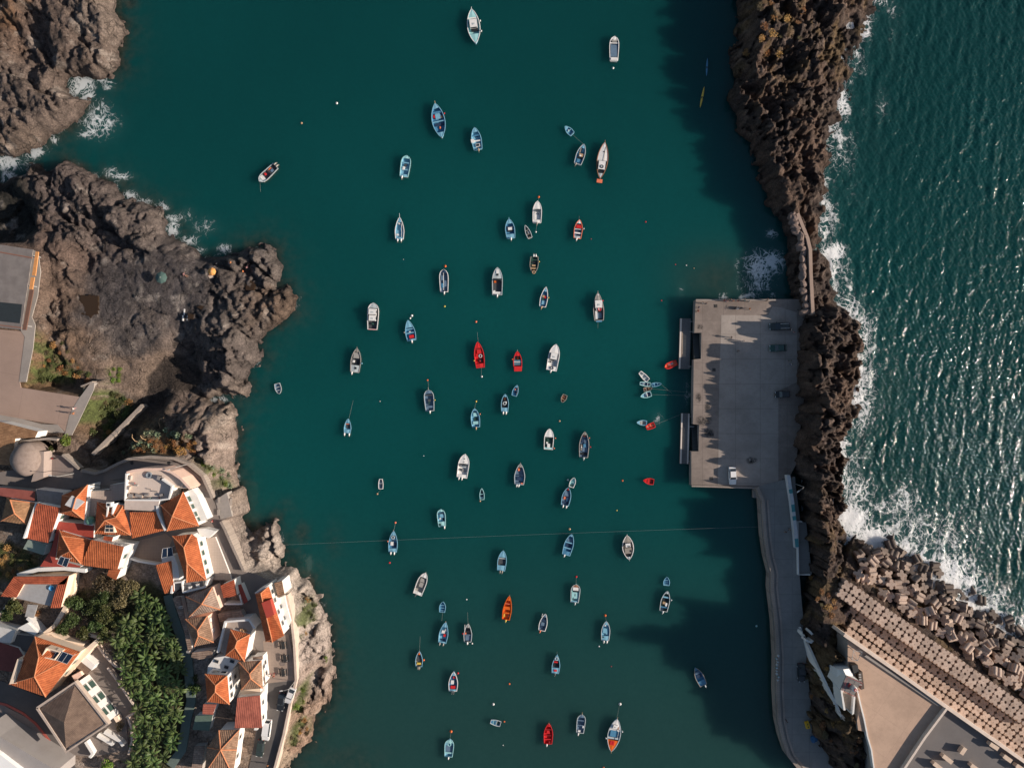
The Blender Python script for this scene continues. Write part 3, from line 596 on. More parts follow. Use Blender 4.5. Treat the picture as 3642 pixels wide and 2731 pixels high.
def pontoon(pts, z, label, rails, mid):
    c = sum(pts, Vector())/4; c.z = 0
    root = empty('pontoon', c, 0, label, 'pontoon', 'pontoons beside the quay')
    L = [p-c for p in pts]
    b = MB(); b.prism(L, -.4, z); b.obj('deck', WOODD, root)
    q = lambda u, v: L[0].lerp(L[1], u).lerp(L[3].lerp(L[2], u), v)
    b = MB(); b.prism([q(*k) for k in mid], z-.05, z+.03); b.obj('boarding', WOOD, root)
    for u0, u1 in rails:
        b = MB(); b.prism([q(u0,0), q(u1,0), q(u1,1), q(u0,1)], z-.1, z+.22); b.obj('edge_beam', paint('pale_beam', (.72,.62,.54), .7), root)
    for v in (.06,.26,.95):
        b = MB(); a_ = q(1.0,v); b.box((a_.x+.5, a_.y, z), (1.5,.18,.16)); b.obj('gangway_arm', STEEL, root)
    b = MB(); n_ = 26
    for k in range(n_):
        a_, e_ = q(.02,(k+.5)/n_), q(.98,(k+.5)/n_); b.box(((a_.x+e_.x)/2,(a_.y+e_.y)/2,z+.035), ((e_-a_).length,.03,.012))
    b.obj('board_joints', DARK, root)
pontoon(TT(C1, [(1453,1092),(1545,1093),(1533,1528),(1440,1526)], .8), .8, 'upper floating pontoon with one pale edge beam', [(0,.13)], [(.22,.28),(.62,.34),(.62,.76),(.22,.76)])
pontoon(TT(C2, [(1462,252),(1532,254),(1522,688),(1450,685)], .8), .8, 'lower floating pontoon with pale beams on both sides', [(0,.16),(.84,1)], [(.2,.25),(.48,.3),(.48,.72),(.2,.72)])
for t, y0, y1, lab in ((C1,1215,1440,'dark landing steps in the upper notch of the quay'),(C2,352,578,'dark landing steps in the lower notch of the quay')):
    b = MB(); n_ = 8
    for k in range(n_):
        p = T(t, 1590 if t is C1 else 1580, y0+(y1-y0)*(k+.5)/n_, 1); b.box((p.x, p.y, -.2+.12*k), (1.5, (y1-y0)/n_*TK*S*1.02, 1.0+.22*k))
    tag(b.obj('landing_steps', paint('wet_concrete', (.05,.052,.05), .5, .4, 1)), lab, 'steps')

# ------------------------------------------------------------------ road along the sea wall
RZ = 2.6
edgeL = TT(C2, [(2092,890),(2140,1000),(2160,1300),(2185,1480),(2225,1640)], RZ) + TT(D3, [(10,100),(45,400),(62,700),(60,1000),(75,1250),(108,1400),(155,1540),(250,1658),(330,1720)], RZ)
edgeR = TT(D3, [(640,1720),(580,1620),(460,1470),(390,1280),(350,900),(320,500),(290,200),(275,0)], RZ) + TT(D2, [(300,1400),(280,1180),(240,880),(235,800)], RZ)
solid('road', edgeL + edgeR, -3, RZ, STONE, 'concrete harbour road along the sea wall', 'road', 'structure', mtop=CONC_ROAD)
wall_obj('parapet', [p + Vector((.55,0,0)) for p in edgeL], .75, RZ-.3, RZ+.75, STONE, 'long curved stone parapet on the water side of the harbour road', 'parapet')
b = MB(); b.wall([p + Vector((1.9,0,0)) for p in edgeL[1:]], .5, RZ-.2, RZ+.13); tag(b.obj('kerb', CONC_P), 'pale kerb running along the harbour road', kind='structure')
solid('landing_slab', TT(C2, [(2085,915),(2140,915),(2140,985),(2085,980)], 1.2), -2, 1.2, CONC_G, 'small concrete landing at the inner corner of quay and road', 'landing')
# white wall beside the road
pw = TT(D2, [(172,785),(185,880),(205,1000),(225,1180),(240,1330),(246,1410)], RZ+1.0)
root = empty('boundary_wall', (pw[0].x, pw[0].y, RZ), 0, 'white wall with teal panels at the start of the harbour road', 'wall'); M_ = [p - root.location for p in pw]
b = MB(); b.wall(M_, .85, -.4, 1.5); b.obj('wall', paint('white_wall_paint', (.62,.62,.62), .8, .3), root)
for k in ((1,.2,.5),(2,.2,.55),(2,.75,.95),(4,.0,.9)):
    a_, e_ = M_[k[0]].lerp(M_[k[0]+1], k[1]), M_[k[0]].lerp(M_[k[0]+1], k[2]); b = MB(); b.wall([a_, e_], .86, 1.45, 1.53); b.obj('teal_panel', TEAL, root)
wall_obj('railing_wall', TT(D2, [(292,1186),(255,1186),(262,1643),(362,1643)], RZ+.6), .28, RZ-.4, RZ+.9, WHITE, 'thin white low wall framing a bay beside the harbour road', 'wall')
solid('parking_bay', TT(D2, [(262,1192),(330,1192),(380,1640),(266,1640)], RZ), 0, RZ+.06, CONC_ROAD, 'bay between the thin white wall and the rock', kind='structure')
# white stepped wall climbing the rock to the lookout
cw = [(285,452,4.5),(330,545,5.2),(380,650,6),(470,850,7.6),(560,1040,9.6),(610,1140,10.6),(650,1240,11.6)]
pts = []
for i in range(len(cw)-1):
    for k in range(4):
        f_ = k/4; x, y = cw[i][0]+(cw[i+1][0]-cw[i][0])*f_, cw[i][1]+(cw[i+1][1]-cw[i][1])*f_; z = cw[i][2]
        for _ in range(6): p = T(D3, x, y, z); z = min(max(.6*z+.4*(max(ground_right(p.x+u, p.y+v) for u in (-.5,0,.5) for v in (-.5,0,.5))+.7), RZ+1.2), TZ)
        pts.append(T(D3, x, y, z))
pts.append(T(D3, 650, 1240, 11.6))
root = empty('boundary_wall', (pts[0].x, pts[0].y, 3), 0, 'long thin white wall climbing the dark rock to the lookout', 'wall')
b = MB(); b.wall([p-root.location for p in pts], .55, [p.z-9 for p in pts], [p.z-3.5 for p in pts]); b.obj('wall', WHITE, root)
b = MB(); q = [p-root.location for p in TT(D3, [(325,552),(370,572),(410,535),(362,478)], 7)]; b.wall([q[0],q[1],q[2],q[3]], .5, 1.5, 4.2); b.obj('side_wall', WHITE, root)
q = [p-root.location for p in TT(D3, [(640,1190),(675,1230),(655,1245),(632,1215)], 11.6)]; b = MB(); b.prism(q, 4, 8.9); b.obj('end_pier', CREAM, root)
# old wall on the narrow neck of the ridge
nw = [(258,185,5.4),(270,215,5.4),(300,290,5.5),(345,400,5.5),(368,500,5.6),(373,700,5.6),(383,900,5.7),(392,1060,6.0)]
pts = [T(D1, *k) for k in nw]
root = empty('ridge_wall', (pts[0].x, pts[0].y, 4), 0, 'narrow concrete wall along the neck of the ridge', 'wall')
b = MB(); b.wall([p-root.location for p in pts], .8, [-4]*8, [p.z-4 for p in pts]); b.obj('wall', concrete('ridge_wall_concrete', (.40,.29,.23), None, .4), root)
for i in range(20):
    f = (i+.5)/20*(len(pts)-1); k = int(f); p = pts[k].lerp(pts[min(k+1,7)], f-k)
    d_ = (pts[min(k+1,7)]-pts[k]).normalized(); q_ = Vector((d_.y,-d_.x,0)); 
    if q_.x > 0: q_ = -q_
    bm = bmesh.new(); bmesh.ops.create_icosphere(bm, subdivisions=2, radius=.8)
    for v in bm.verts:
        n_ = vn(np.array([v.co.x*1.7+i*7.]), np.array([v.co.y*1.7+v.co.z*2.1]), 3)[0]; v.co *= .7+.7*n_; v.co.x *= 1.5
    me = bpy.data.meshes.new('boulder'); bm.to_mesh(me); bm.free(); me.materials.append(paint('boulder_stone', (.22,.16,.135), .9, .5, 1.2, bumps=.5))
    c_ = p + q_*random.uniform(1.1,2.0); 
    o = link_mesh('boulder', me, None, (c_.x, c_.y, 4.7+random.uniform(-.2,.3)), random.uniform(0,6)); tag(o, 'angular boulder leaning on the water side of the ridge wall', 'boulder', 'boulders along the ridge wall')

# ------------------------------------------------------------------ lookout terrace, grey roof, hut
terr = TERR[:2] + [T(D3,1545,1143,TZ), T(D3,1130,1735,TZ), T(D3,1100,1850,TZ)] + TERR[5:]
terr = [p for i, p in enumerate(terr) if i == 0 or (p-terr[i-1]).length > .05]
YCUT = -91.5
def clipY(pts):
    out = []
    for i, p in enumerate(pts):
        q = pts[(i+1) % len(pts)]
        if p.y >= YCUT: out.append(p)
        if (p.y >= YCUT) != (q.y >= YCUT): out.append(p.lerp(q, (YCUT-p.y)/(q.y-p.y)))
    return out
solid('lookout_terrace', clipY(terr), 2, TZ, CONC_G, 'pale concrete lookout terrace on top of the rock', 'terrace', 'structure', mtop=CONC_T)
roofp = clipY(TT(D3, [(1545,1143),(2260,1640),(2420,1760),(2420,1850),(1100,1850),(1130,1735)], TZ))
root = empty('flat_roofed_building', (roofp[0].x, roofp[0].y, 2), 0, 'large building with flat grey roof and roof vents by the breakwater', 'building')
sh = lambda pts: [p-root.location for p in pts]
b = MB(); b.prism(sh(roofp), 0, TZ-2-.45, 0, 1); b.obj('roof', [WHITE, CONC_D], root)
b = MB(); b.wall(sh(TT(D3, [(1545,1143),(1355,1395),(1130,1735)], TZ+1)), .5, TZ-3, TZ-2+1.1, 0); b.obj('parapet', paint('parapet_white', (.66,.56,.48), .8, .3), root)
for x, y, l, a in ((1670,1495,70,56),(1535,1565,110,-38),(1455,1630,110,-38),(1935,1455,90,-33),(2050,1560,90,-36),(1770,1640,90,-36),(2160,1640,90,-33)):
    p = T(D3, x, y, TZ)-root.location; f_ = TK*S*.80
    b = MB(); b.box((p.x,p.y,TZ-2+.15), (l*f_,30*f_*1.15,1.3), R(a), 0); b.box((p.x,p.y,TZ-2+.85), (l*f_+.15,30*f_*1.15+.15,.12), R(a), 0); b.obj('roof_vent', paint('vent_plaster', (.66,.50,.38), .8, .3), root)
wpts = TT(D3, [(655,503),(860,645),(1100,812),(1545,1131),(2212,1598),(2420,1748)], TZ+.6)
wall_obj('sea_wall', [p for p in wpts], .75, 2, TZ+.9, paint('sea_wall_plaster', (.74,.60,.50), .85, .35, .4), 'tall straight white wall between the terrace and the armour blocks', 'wall')
solid('bench', TT(D3, [(830,690),(850,680),(1495,1112),(1470,1122)], TZ+.3), TZ-.1, TZ+.45, CONC_G, 'long low concrete bench along the inside of the terrace wall', 'bench')
wall_obj('terrace_kerb', TT(D3, [(772,985),(800,1110),(832,1240),(860,1385),(893,1500),(915,1658)], TZ+.2), .3, TZ-1, TZ+.35, WHITE, 'thin pale kerb on the harbour side of the terrace', 'kerb')
# lookout hut: white, chamfered wedge plan, grey roof deck with red rails and a small lantern
root = empty('lookout_hut', T(D3,700,950,TZ), 0, 'small white lookout tower with a grey deck, red rails and red lantern', 'tower'); o0 = root.location.copy()
W3 = lambda x, y, z: T(D3, x, y, z)-o0
deck = [W3(x,y,HZ) for x,y in [(678,858),(802,912),(745,1030),(630,978)]]
body = [p.lerp(sum(deck, Vector())/4, .04) for p in deck]
b = MB(); b.prism(body, -5, HZ-TZ-.3); b.obj('tower_body', WHITE, root)
b = MB(); b.prism(deck, HZ-TZ-.3, HZ-TZ); b.obj('roof_deck', paint('deck_grey', (.20,.185,.18), .8, .3), root)
a_ = [W3(x,y,TZ+1) for x,y in [(598,802),(712,798),(735,850)]]
q_ = [W3(x,y,TZ+.9) for x,y in [(597,803),(712,797),(772,905),(640,1005),(590,930)]]; r0, r1 = W3(650,805,TZ+3.2), W3(692,890,HZ-.35)
b = MB()
for f in ([q_[0],q_[1],r0], [q_[1],q_[2],r1,r0], [q_[0],r0,r1,q_[4]], [q_[4],r1,q_[3]], [q_[2],q_[3],r1]): b.face(f)
for i in range(5): u, v = q_[i], q_[(i+1)%5]; b.face([u, v, v-Vector((0,0,6)), u-Vector((0,0,6))])
b.obj('white_buttress', paint('white_buttress', (.74,.73,.72), .8, .15), root)
for q in ([(622,978),(636,980),(665,1150),(648,1152)], [(735,1032),(750,1030),(738,1180),(722,1192)]):
    b = MB(); b.prism([W3(x,y,TZ+1.2) for x,y in q], -4, 1.6); b.obj('wing_wall', WHITE, root)
b = MB(); b.prism([W3(x,y,TZ+.3) for x,y in [(640,985),(735,1032),(722,1175),(666,1130)]], -4, .6); b.obj('entrance_step', WOOD, root)
b = MB()
for i in range(4):
    p, q = deck[i], deck[(i+1)%4]
    for hh in (.5, 1.0): b.tube([p+Vector((0,0,hh)), q+Vector((0,0,hh))], .028, 5)
    for k in range(4): c_ = p.lerp(q, k/4); b.tube([c_, c_+Vector((0,0,1.0))], .028, 5)
b.obj('railing', REDR, root)
lp = W3(725,955,HZ)
for prof, m_, nm in (([(.66,0),(.66,.6),(.56,.8)], GREYP, 'lantern_base'), ([(.5,.8),(.5,1.3)], WHITE, 'lantern_drum'), ([(.62,1.3),(.55,1.55),(.3,1.8),(.02,1.9)], WHITE, 'lantern_dome')):
    b = MB(); b.lathe(prof, lp, 14); b.obj(nm, m_, root, smooth=False)
b = MB(); b.lathe([(.34,1.66),(.4,1.75),(.3,1.86)], lp, 12); b.obj('lantern_ring', REDR, root)
b = MB(); b.prism([lp+Vector(v) for v in ((-1.0,.1,0),(-.6,.9,0),(-.4,.8,0),(-.8,0,0))], HZ-TZ, HZ-TZ+.5); b.obj('hatch', REDR, root)
# timber kiosk / machine beside the hut and the steel frame
root = empty('kiosk', T(D3,780,880,TZ), 0, 'long dark kiosk with slatted roof on the terrace beside the lookout', 'kiosk'); o0 = root.location.copy()
b = MB(); b.prism([W3(x,y,TZ+1.6) for x,y in [(725,770),(775,765),(785,830),(742,840)]], 0, 1.7); b.obj('dark_box', DARK, root)
b = MB(); b.prism([W3(x,y,TZ+1.8) for x,y in [(785,830),(815,825),(832,970),(805,980)]], 0, 1.9); b.obj('cabin', paint('kiosk_brown', (.09,.065,.05), .7, .3), root)
for k in range(5):
    b = MB(); p = W3(795+k*1.5, 850+k*22, TZ+2); b.box((p.x,p.y,1.98), (.5,.28,.1)); b.obj('roof_slat', STEEL, root)
root = empty('pergola', T(D3,725,650,TZ), 0, 'thin steel pergola frame at the tip of the terrace', 'frame'); o0 = root.location.copy()
b = MB(); fp = [W3(x,y,TZ) for x,y in [(700,612),(775,625),(735,700),(690,690)]]
for i in range(4):
    b.tube([fp[i], fp[i]+Vector((0,0,2.3))], .06, 5); b.tube([fp[i]+Vector((0,0,2.3)), fp[(i+1)%4]+Vector((0,0,2.3))], .06, 5)
b.tube([fp[0]+Vector((0,0,2.3)), fp[2]+Vector((0,0,2.3))], .05, 5); b.obj('frame', STEEL, root)

# ------------------------------------------------------------------ breakwater: grooved concrete blocks, each one a thing
def block_mesh(seed):
    rr = random.Random(seed); prof = []; a = 1.13; r = .34
    for s in range(4):
        th = s*math.pi/2; c_, s_ = math.cos(th), math.sin(th); side = []
        side.append((a*.94, -a*.80)); side.append((a, -a*.62)); side.append((a*.985, -r*1.25))
        for k in range(5):
            t = -math.pi/2 + math.pi*k/4; side.append((a*.97-r*math.cos(t)*.95, r*math.sin(t)))
        side.append((a*.985, r*1.25)); side.append((a, a*.62)); side.append((a*.94, a*.80)); side.append((a*.80, a*.94))
        prof += [(x*c_-y*s_, x*s_+y*c_) for x, y in side]
    n = len(prof); hz = 2.1; b = MB()
    hole = [(.085*math.cos(2*math.pi*k/n + math.atan2(prof[0][1], prof[0][0])), .085*math.sin(2*math.pi*k/n + math.atan2(prof[0][1], prof[0][0]))) for k in range(n)]
    rows = [[(x*.2, y*.2, -hz) for x, y in prof], [(x*1.03, y*1.03, -hz) for x, y in prof], [(x, y, -.08) for x, y in prof], [(x*.96, y*.96, 0) for x, y in prof], [(x, y, 0) for x, y in hole], [(x, y, -.6) for x, y in hole]]
    b.grid(rows, 0, close=True); b.face(rows[0]); b.face(rows[-1])
    return b.mesh('breakwater_block', m_block)
m_block, n, l, bb = node_mat('breakwater_concrete'); tc = n.new('ShaderNodeTexCoord'); p = world_pos(n); oi = n.new('ShaderNodeObjectInfo')
c_ = mix_rgb(n, l, ramp(n, l, noise(n, l, p, .6, 6, .65), .35, .7), (.50,.375,.30), (.36,.27,.22))
c_ = mix_rgb(n, l, mth(n, l, 'MULTIPLY', ramp(n, l, noise(n, l, p, 2.4, 5, .7), .5, .72), .6), c_, (.30,.15,.07))
c_ = mix_rgb(n, l, mth(n, l, 'MULTIPLY', ramp(n, l, noise(n, l, tc.outputs['Object'], 1.2, 4, .6), .55, .75), .45), c_, (.20,.16,.135))
sz = n.new('ShaderNodeSeparateXYZ'); l.new(p, sz.inputs[0]); c_ = mix_rgb(n, l, mth(n, l, 'MULTIPLY', ramp(n, l, sz.outputs[2], 6.2, .6), .8), c_, (.075,.062,.053))
hs = n.new('ShaderNodeHueSaturation'); l.new(c_, hs.inputs['Color']); l.new(ramp(n, l, oi.outputs['Random'], 0, 1, .8, 1.12), hs.inputs['Value']); l.new(hs.outputs[0], bb.inputs['Base Color'])
bb.inputs['Roughness'].default_value = .9; bump(n, l, bb, noise(n, l, p, 5, 4, .7), .3, .05)
bmesh_ = [block_mesh(k) for k in range(2)]
nblock = 0
# five ordered rows, measured at the west end of each
wdir = math.atan2(wd.y, wd.x)
rows = [((705,492),(70.3,49.2),6.8,23,'in the row against the tall white sea wall'), ((683,368),(70.3,49.6),6.8,23,'in the second row from the sea wall'), ((732,312),(70.6,49.4),6.6,22,'in the sunken shaded middle row'), ((640,155),(69.5,48.2),8.9,24,'in the raised tier, on its landward row'), ((685,84),(69.5,48.6),8.9,23,'in the raised tier, on its seaward edge row')]
for ri, ((x0,y0),(dx,dy),z,nn,desc) in enumerate(rows):
    for k in range(nn):
        x, y = x0+dx*k, y0+dy*k
        if x > 2262: break
        p = T(D3, x+random.uniform(-3,3), y+random.uniform(-3,3), z)
        o = link_mesh('breakwater_block', bmesh_[k % 2], None, (p.x, p.y, z+random.uniform(-.06,.06)), wdir+random.uniform(-.03,.03)+random.randrange(4)*math.pi/2)
        o.scale = (.985,.985,1)
        tag(o, 'grooved concrete block lying level '+desc, 'concrete block', 'level concrete blocks '+desc); nblock += 1
# tumbled pile towards the water
tum = [(0,0)]; tries = 0; pl = []
L_ = 46
for k in range(4000):
    a_ = random.uniform(-3.0, L_+4); d_ = random.uniform(13.4, 27.4)
    dmax = 26.4 + .9*math.sin(a_*.5) if a_ > 3 else 21.5+a_*.9
    if d_ > dmax: continue
    p = WL0 + wd*a_ + wn_*d_
    if all((p.x-q.x)**2+(p.y-q.y)**2 > (1.86+.02*max(0,d_-22))**2 for q in pl):
        if not (45 < p.x*190/184 < 132): continue
        pl.append(p)
pl.sort(key=lambda p: (p-WL0).dot(wn_))
tumb = [bmesh_[0], bmesh_[1]]
for i, p in enumerate(pl):
    d_ = (p-WL0).dot(wn_); z = 6.7-(d_-12.6)*.50+random.uniform(-.5,.8)
    o = link_mesh('breakwater_block', random.choice(tumb), None, (p.x, p.y, z))
    if random.random() < .42: e = (random.gauss(0,.22), random.gauss(0,.22), random.uniform(0,6.28))
    elif random.random() < .5: e = (random.choice((-1,1))*(math.pi/2+random.gauss(0,.3)), random.gauss(0,.25), random.uniform(0,6.28)); o.location.z -= .3
    else: e = (random.uniform(-.9,.9), random.uniform(-.9,.9), random.uniform(0,6.28))
    o.rotation_euler = e; o.scale = (.95,.95,.97)
    if e[0] > 1.2 or e[0] < -1.2:
        off = Matrix.Rotation(e[2],3,'Z') @ Matrix.Rotation(e[1],3,'Y') @ Matrix.Rotation(e[0],3,'X') @ Vector((0,0,1.05)); o.location += off; o.location.z += .2
    zone = 'half sunk in foam at the water line' if d_ > 22 else ('tumbled on the middle of the pile' if d_ > 17.3 else 'tumbled beside the raised ordered tier')
    tag(o, 'grooved concrete block '+zone, 'concrete block', 'concrete blocks '+zone); nblock += 1
print('blocks', nblock)

# ================================================================== village on the left cliff
VZ = 9.7
def house(name, label, eave, zg, ze, roof, wm, rm, wins=(), over=.22, cat='house', ridge=None, cap=True, extra=None, fascia=.18):
    """eave: roof corners as seen in the photo at level ze (world points); roof: faces over eave + ridge points"""
    c = sum((Vector(p) for p in eave), Vector())/len(eave)
    root = empty(name, (c.x, c.y, zg), 0, label, cat)
    o0 = root.location
    E = [Vector((p.x, p.y, p.z)) - o0 for p in eave]; n = len(E)
    area = sum(E[i].x*E[(i+1)%n].y - E[(i+1)%n].x*E[i].y for i in range(n)); flip = area < 0
    Rd = [Vector(p) - o0 for p in (ridge or [])]; V = E + Rd
    if roof == 'shed' or roof == 'flat': faces = [tuple(range(n))]
    elif roof == 'pyr': faces = [(i, (i+1) % n, n) for i in range(n)]
    elif roof == 'hip': faces = [(0,1,n), (1,2,n+1,n), (2,3,n+1), (3,0,n,n+1)]
    elif roof == 'gable': faces = [(1,2,n+1,n), (3,0,n,n+1)]
    else: faces = roof
    me = bpy.data.meshes.new('roof'); vs = [tuple(v) for v in V] + [(v.x, v.y, v.z-fascia) for v in E]
    k = len(V); fs = [tuple(f) for f in faces] + [(i, (i+1)%n, k+(i+1)%n, k+i) for i in range(n)] + [tuple(k+i for i in range(n))]
    me.from_pydata(vs, [], fs); me.materials.append(rm)
    if roof == 'gable': 
        me.clear_geometry(); me.from_pydata(vs, [], fs + [(0,1,n), (2,3,n+1)])
    uv = me.uv_layers.new(name='UVMap'); me.update()
    for p in me.polygons:
        nn = p.normal if p.normal.z >= 0 else -p.normal
        hz = Vector((nn.x, nn.y, 0))
        if hz.length < .02: dn_ = (E[1]-E[0]).normalized(); 
        else: dn_ = (hz.normalized() - nn*hz.normalized().dot(nn)).normalized()
        ac = nn.cross(dn_)
        for li in p.loop_indices:
            co = Vector(me.vertices[me.loops[li].vertex_index].co); uv.data[li].uv = (co.dot(ac), co.dot(dn_))
    bm = bmesh.new(); bm.from_mesh(me); bmesh.ops.recalc_face_normals(bm, faces=bm.faces); bm.to_mesh(me); bm.free()
    ro = link_mesh('roof', me, root)
    if Rd and cap:
        b = MB(); done = set()
        for f in faces:
            for i in range(len(f)):
                a_, e_ = sorted((f[i], f[(i+1) % len(f)]))
                if e_ >= n and (a_, e_) not in done:
                    done.add((a_, e_)); b.tube([V[a_]+Vector((0,0,.03)), V[e_]+Vector((0,0,.03))], .13, 6)
        b.obj('ridge_tiles', RIDGE, ro)
    W = [p + (Vector((0,0,p.z))-p).normalized()*over*1.3 for p in E]
    b = MB()
    for i in range(n):
        p, q = W[i], W[(i+1) % n]; b.face([(p.x,p.y,-2.5), (q.x,q.y,-2.5), (q.x,q.y,q.z-fascia+.01), (p.x,p.y,p.z-fascia+.01)])
    b.obj('wall', wm, root)
    for (e, s, zc, ww, hh, *mm) in wins:
        p, q = W[e], W[(e+1) % n]; d = (q-p); d.z = 0; d.normalize(); nrm = Vector((d.y, -d.x, 0))
        mid = (p+q)/2; 
        if nrm.dot(mid) < 0: nrm = -nrm
        c_ = p.lerp(q, s); c_.z = zc; ang = math.atan2(d.y, d.x)
        b = MB(); b.box(c_+nrm*.03, (ww, .12, hh), ang); wo_ = b.obj('window', mm[0] if mm else SHUT, root)
        b = MB(); t_ = .1
        for cx, cz, sx, sz_ in ((0,hh/2+t_/2,ww+2*t_,t_),(0,-hh/2-t_/2,ww+2*t_+.1,t_),(-ww/2-t_/2,0,t_,hh),(ww/2+t_/2,0,t_,hh)):
            b.box(c_+nrm*.05+d*cx+Vector((0,0,cz)), (sx,.16,sz_), ang)
        b.obj('frame', mm[1] if len(mm) > 1 else GREYP, wo_)
    return root
def chimney(root, t, x, y, z, s=.7, hh=1.3, mat=None, name='chimney'):
    p = T(t, x, y, z) - root.location; b = MB(); b.box((p.x,p.y,p.z-hh/2), (s,s,hh)); b.box((p.x,p.y,p.z), (s*1.25,s*1.25,.14)); b.box((p.x,p.y,p.z+.09), (s*.6,s*.6,.12), mi=1)
    return b.obj(name, [mat or WHITE, DARK], root)
def solar(root, pts, z, lift=.9, name='solar_panel', panes=2):
    P_ = [p - root.location for p in pts]; b = MB()
    P2 = [P_[0]+Vector((0,0,lift)), P_[1]+Vector((0,0,lift)), P_[2], P_[3]]
    b.face(P2); b.face([p-Vector((0,0,.1)) for p in P2][::-1])
    for i in range(4): p, q = P2[i], P2[(i+1)%4]; b.face([p, q, q-Vector((0,0,.1)), p-Vector((0,0,.1))])
    o = b.obj(name, SOLAR, root); b = MB()
    for k in range(panes+1):
        a_, e_ = P2[0].lerp(P2[1], k/panes), P2[3].lerp(P2[2], k/panes); b.tube([a_+Vector((0,0,.03)), e_+Vector((0,0,.03))], .05, 4)
    b.tube([P2[0]+Vector((0,0,.03)), P2[1]+Vector((0,0,.03))], .05, 4); b.tube([P2[3]+Vector((0,0,.03)), P2[2]+Vector((0,0,.03))], .05, 4); b.obj('panel_frame', ALU, o)
    b = MB()
    for p in P2[:2]: b.tube([p-Vector((0,0,.1)), p-Vector((0,0,lift+.6))], .04, 4)
    b.obj('stand', ALU, o); return o
E = lambda t, pts, z: TT(t, pts, z)
# --- ground surfaces of the village
solid('street', TT(A2, [(-60,770),(400,690),(560,640),(690,750),(820,785),(920,750),(1020,700),(1120,655),(1300,640),(1480,655),(1610,705),(1730,805),(1810,930),(1845,1010),(1985,990),(1990,1140),(1900,1190),(2000,1400),(2105,1610),(2140,1690),(1800,1690),(1790,1300),(1150,1560),(1120,1350),(760,1290),(820,860),(560,920),(300,900),(-60,860)], VZ), VZ-1.5, VZ, COBBLE, 'dark cobbled street winding round the headland', 'street', 'structure')
solid('street', TT(B3, [(-260,-60),(0,-20),(85,30),(130,60),(280,480),(325,700),(338,895),(325,970),(275,1160),(222,1410),(150,1690),(-50,1690),(0,1300),(80,1000),(60,700),(-20,600)], VZ+.012), VZ-1.5, VZ+.012, COBBLE, 'street running down past the white houses to the cliff edge', 'street', 'structure')
solid('square', TT(B3, [(60,560),(280,500),(318,700),(330,895),(100,925),(70,690)], VZ), VZ-1, VZ+.03, concrete('square_paving', (.33,.255,.21), .8, .35, jw=.02), 'small paved square above the cliff', 'paving', 'structure')
solid('asphalt_lane', TT(B3, [(85,925),(325,905),(268,1160),(215,1410),(140,1690),(-70,1690),(20,1280),(88,1050)], VZ), VZ-1, VZ+.02, ASPH, 'narrow asphalt lane with parked vehicles', 'road', 'structure')
solid('courtyard', TT(A2, [(1080,1380),(1430,1290),(1490,1340),(1400,1540),(1120,1520)], VZ), VZ-1, VZ+.05, concrete('court_paving', (.36,.26,.20), .7, .3, jw=.02), 'paved yard between the orange roofed houses', 'paving', 'structure')
solid('courtyard', TT(A3, [(690,620),(850,570),(1215,1165),(1090,1215),(1110,1500),(800,1560),(560,1530)], VZ), VZ-1, VZ+.05, COBBLE, 'paved yard around the brown roofed house', 'paving', 'structure')
solid('car_yard', TT(A2, [(420,600),(540,620),(670,740),(400,800),(395,640)], VZ), VZ-1, VZ+.05, concrete('yard_paving', (.25,.20,.18), 2.2, .3), 'paved yard with a red motorbike beside the domed roof', 'paving', 'structure')
solid('road_corner', TT(A3, [(-100,1080),(0,1100),(250,1230),(440,1430),(560,1660),(-100,1720)], VZ), VZ-1, VZ+.03, concrete('corner_paving', (.27,.215,.19), 3, .4), 'paved corner beside the curved red kerb', 'paving', 'structure')
b = MB(); b.wall(TT(A3, [(-50,1085),(60,1110),(200,1180),(310,1270),(400,1380),(470,1480),(530,1580),(570,1660)], VZ), .55, VZ-.3, VZ+.16); tag(b.obj('red_kerb', paint('red_kerb', (.42,.10,.075), .8, .4, 1)), 'curved red kerb strip at the bottom left corner', 'kerb')
solid('lower_road', TT(A3, [(-100,860),(80,930),(380,1050),(560,1500),(700,1720),(560,1720),(530,1580),(400,1380),(200,1180),(-100,1060)], VZ), VZ-1, VZ+.06, ASPH, 'dark asphalt road between the red kerb and the brown roofed house', 'road', 'structure')
# cliff-edge parapets
wall_obj('parapet', TT(A2, [(700,745),(820,772),(905,745),(1020,685),(1120,645),(1300,628),(1500,642),(1625,692),(1745,792),(1835,985)], VZ+.9), .65, VZ-2, VZ+.95, STONE, 'curved stone parapet round the headland street', 'parapet')
wall_obj('parapet', TT(A2, [(1905,1185),(1940,1250),(2000,1385),(2105,1612)], VZ+.9), .6, VZ-3, VZ+1.0, STONE, 'straight stone parapet above the lower cliff', 'parapet')
wall_obj('parapet', TT(B3, [(262,165),(300,330),(330,600),(345,895),(330,960),(290,1120),(238,1370),(160,1660),(140,1720)], VZ+.6), .55, VZ-3, VZ+.75, paint('cream_parapet', (.58,.46,.38), .85, .35, .8), 'long pale wall along the cliff edge of the lower street', 'parapet')
wall_obj('garden_wall', TT(A2, [(700,20),(800,-20)], 9), .3, 7, 9.2, STONE, 'short wall between the plaza and the gully', 'wall')
b = MB(); q = TT(A2, [(1860,1000),(1960,935),(2005,1140),(1905,1165)], VZ+.1); b.prism(q, VZ-3, VZ+.15, 0); tag(b.obj('viewpoint', CONC_G), 'small paved viewpoint on the cliff edge below the bend', 'terrace')
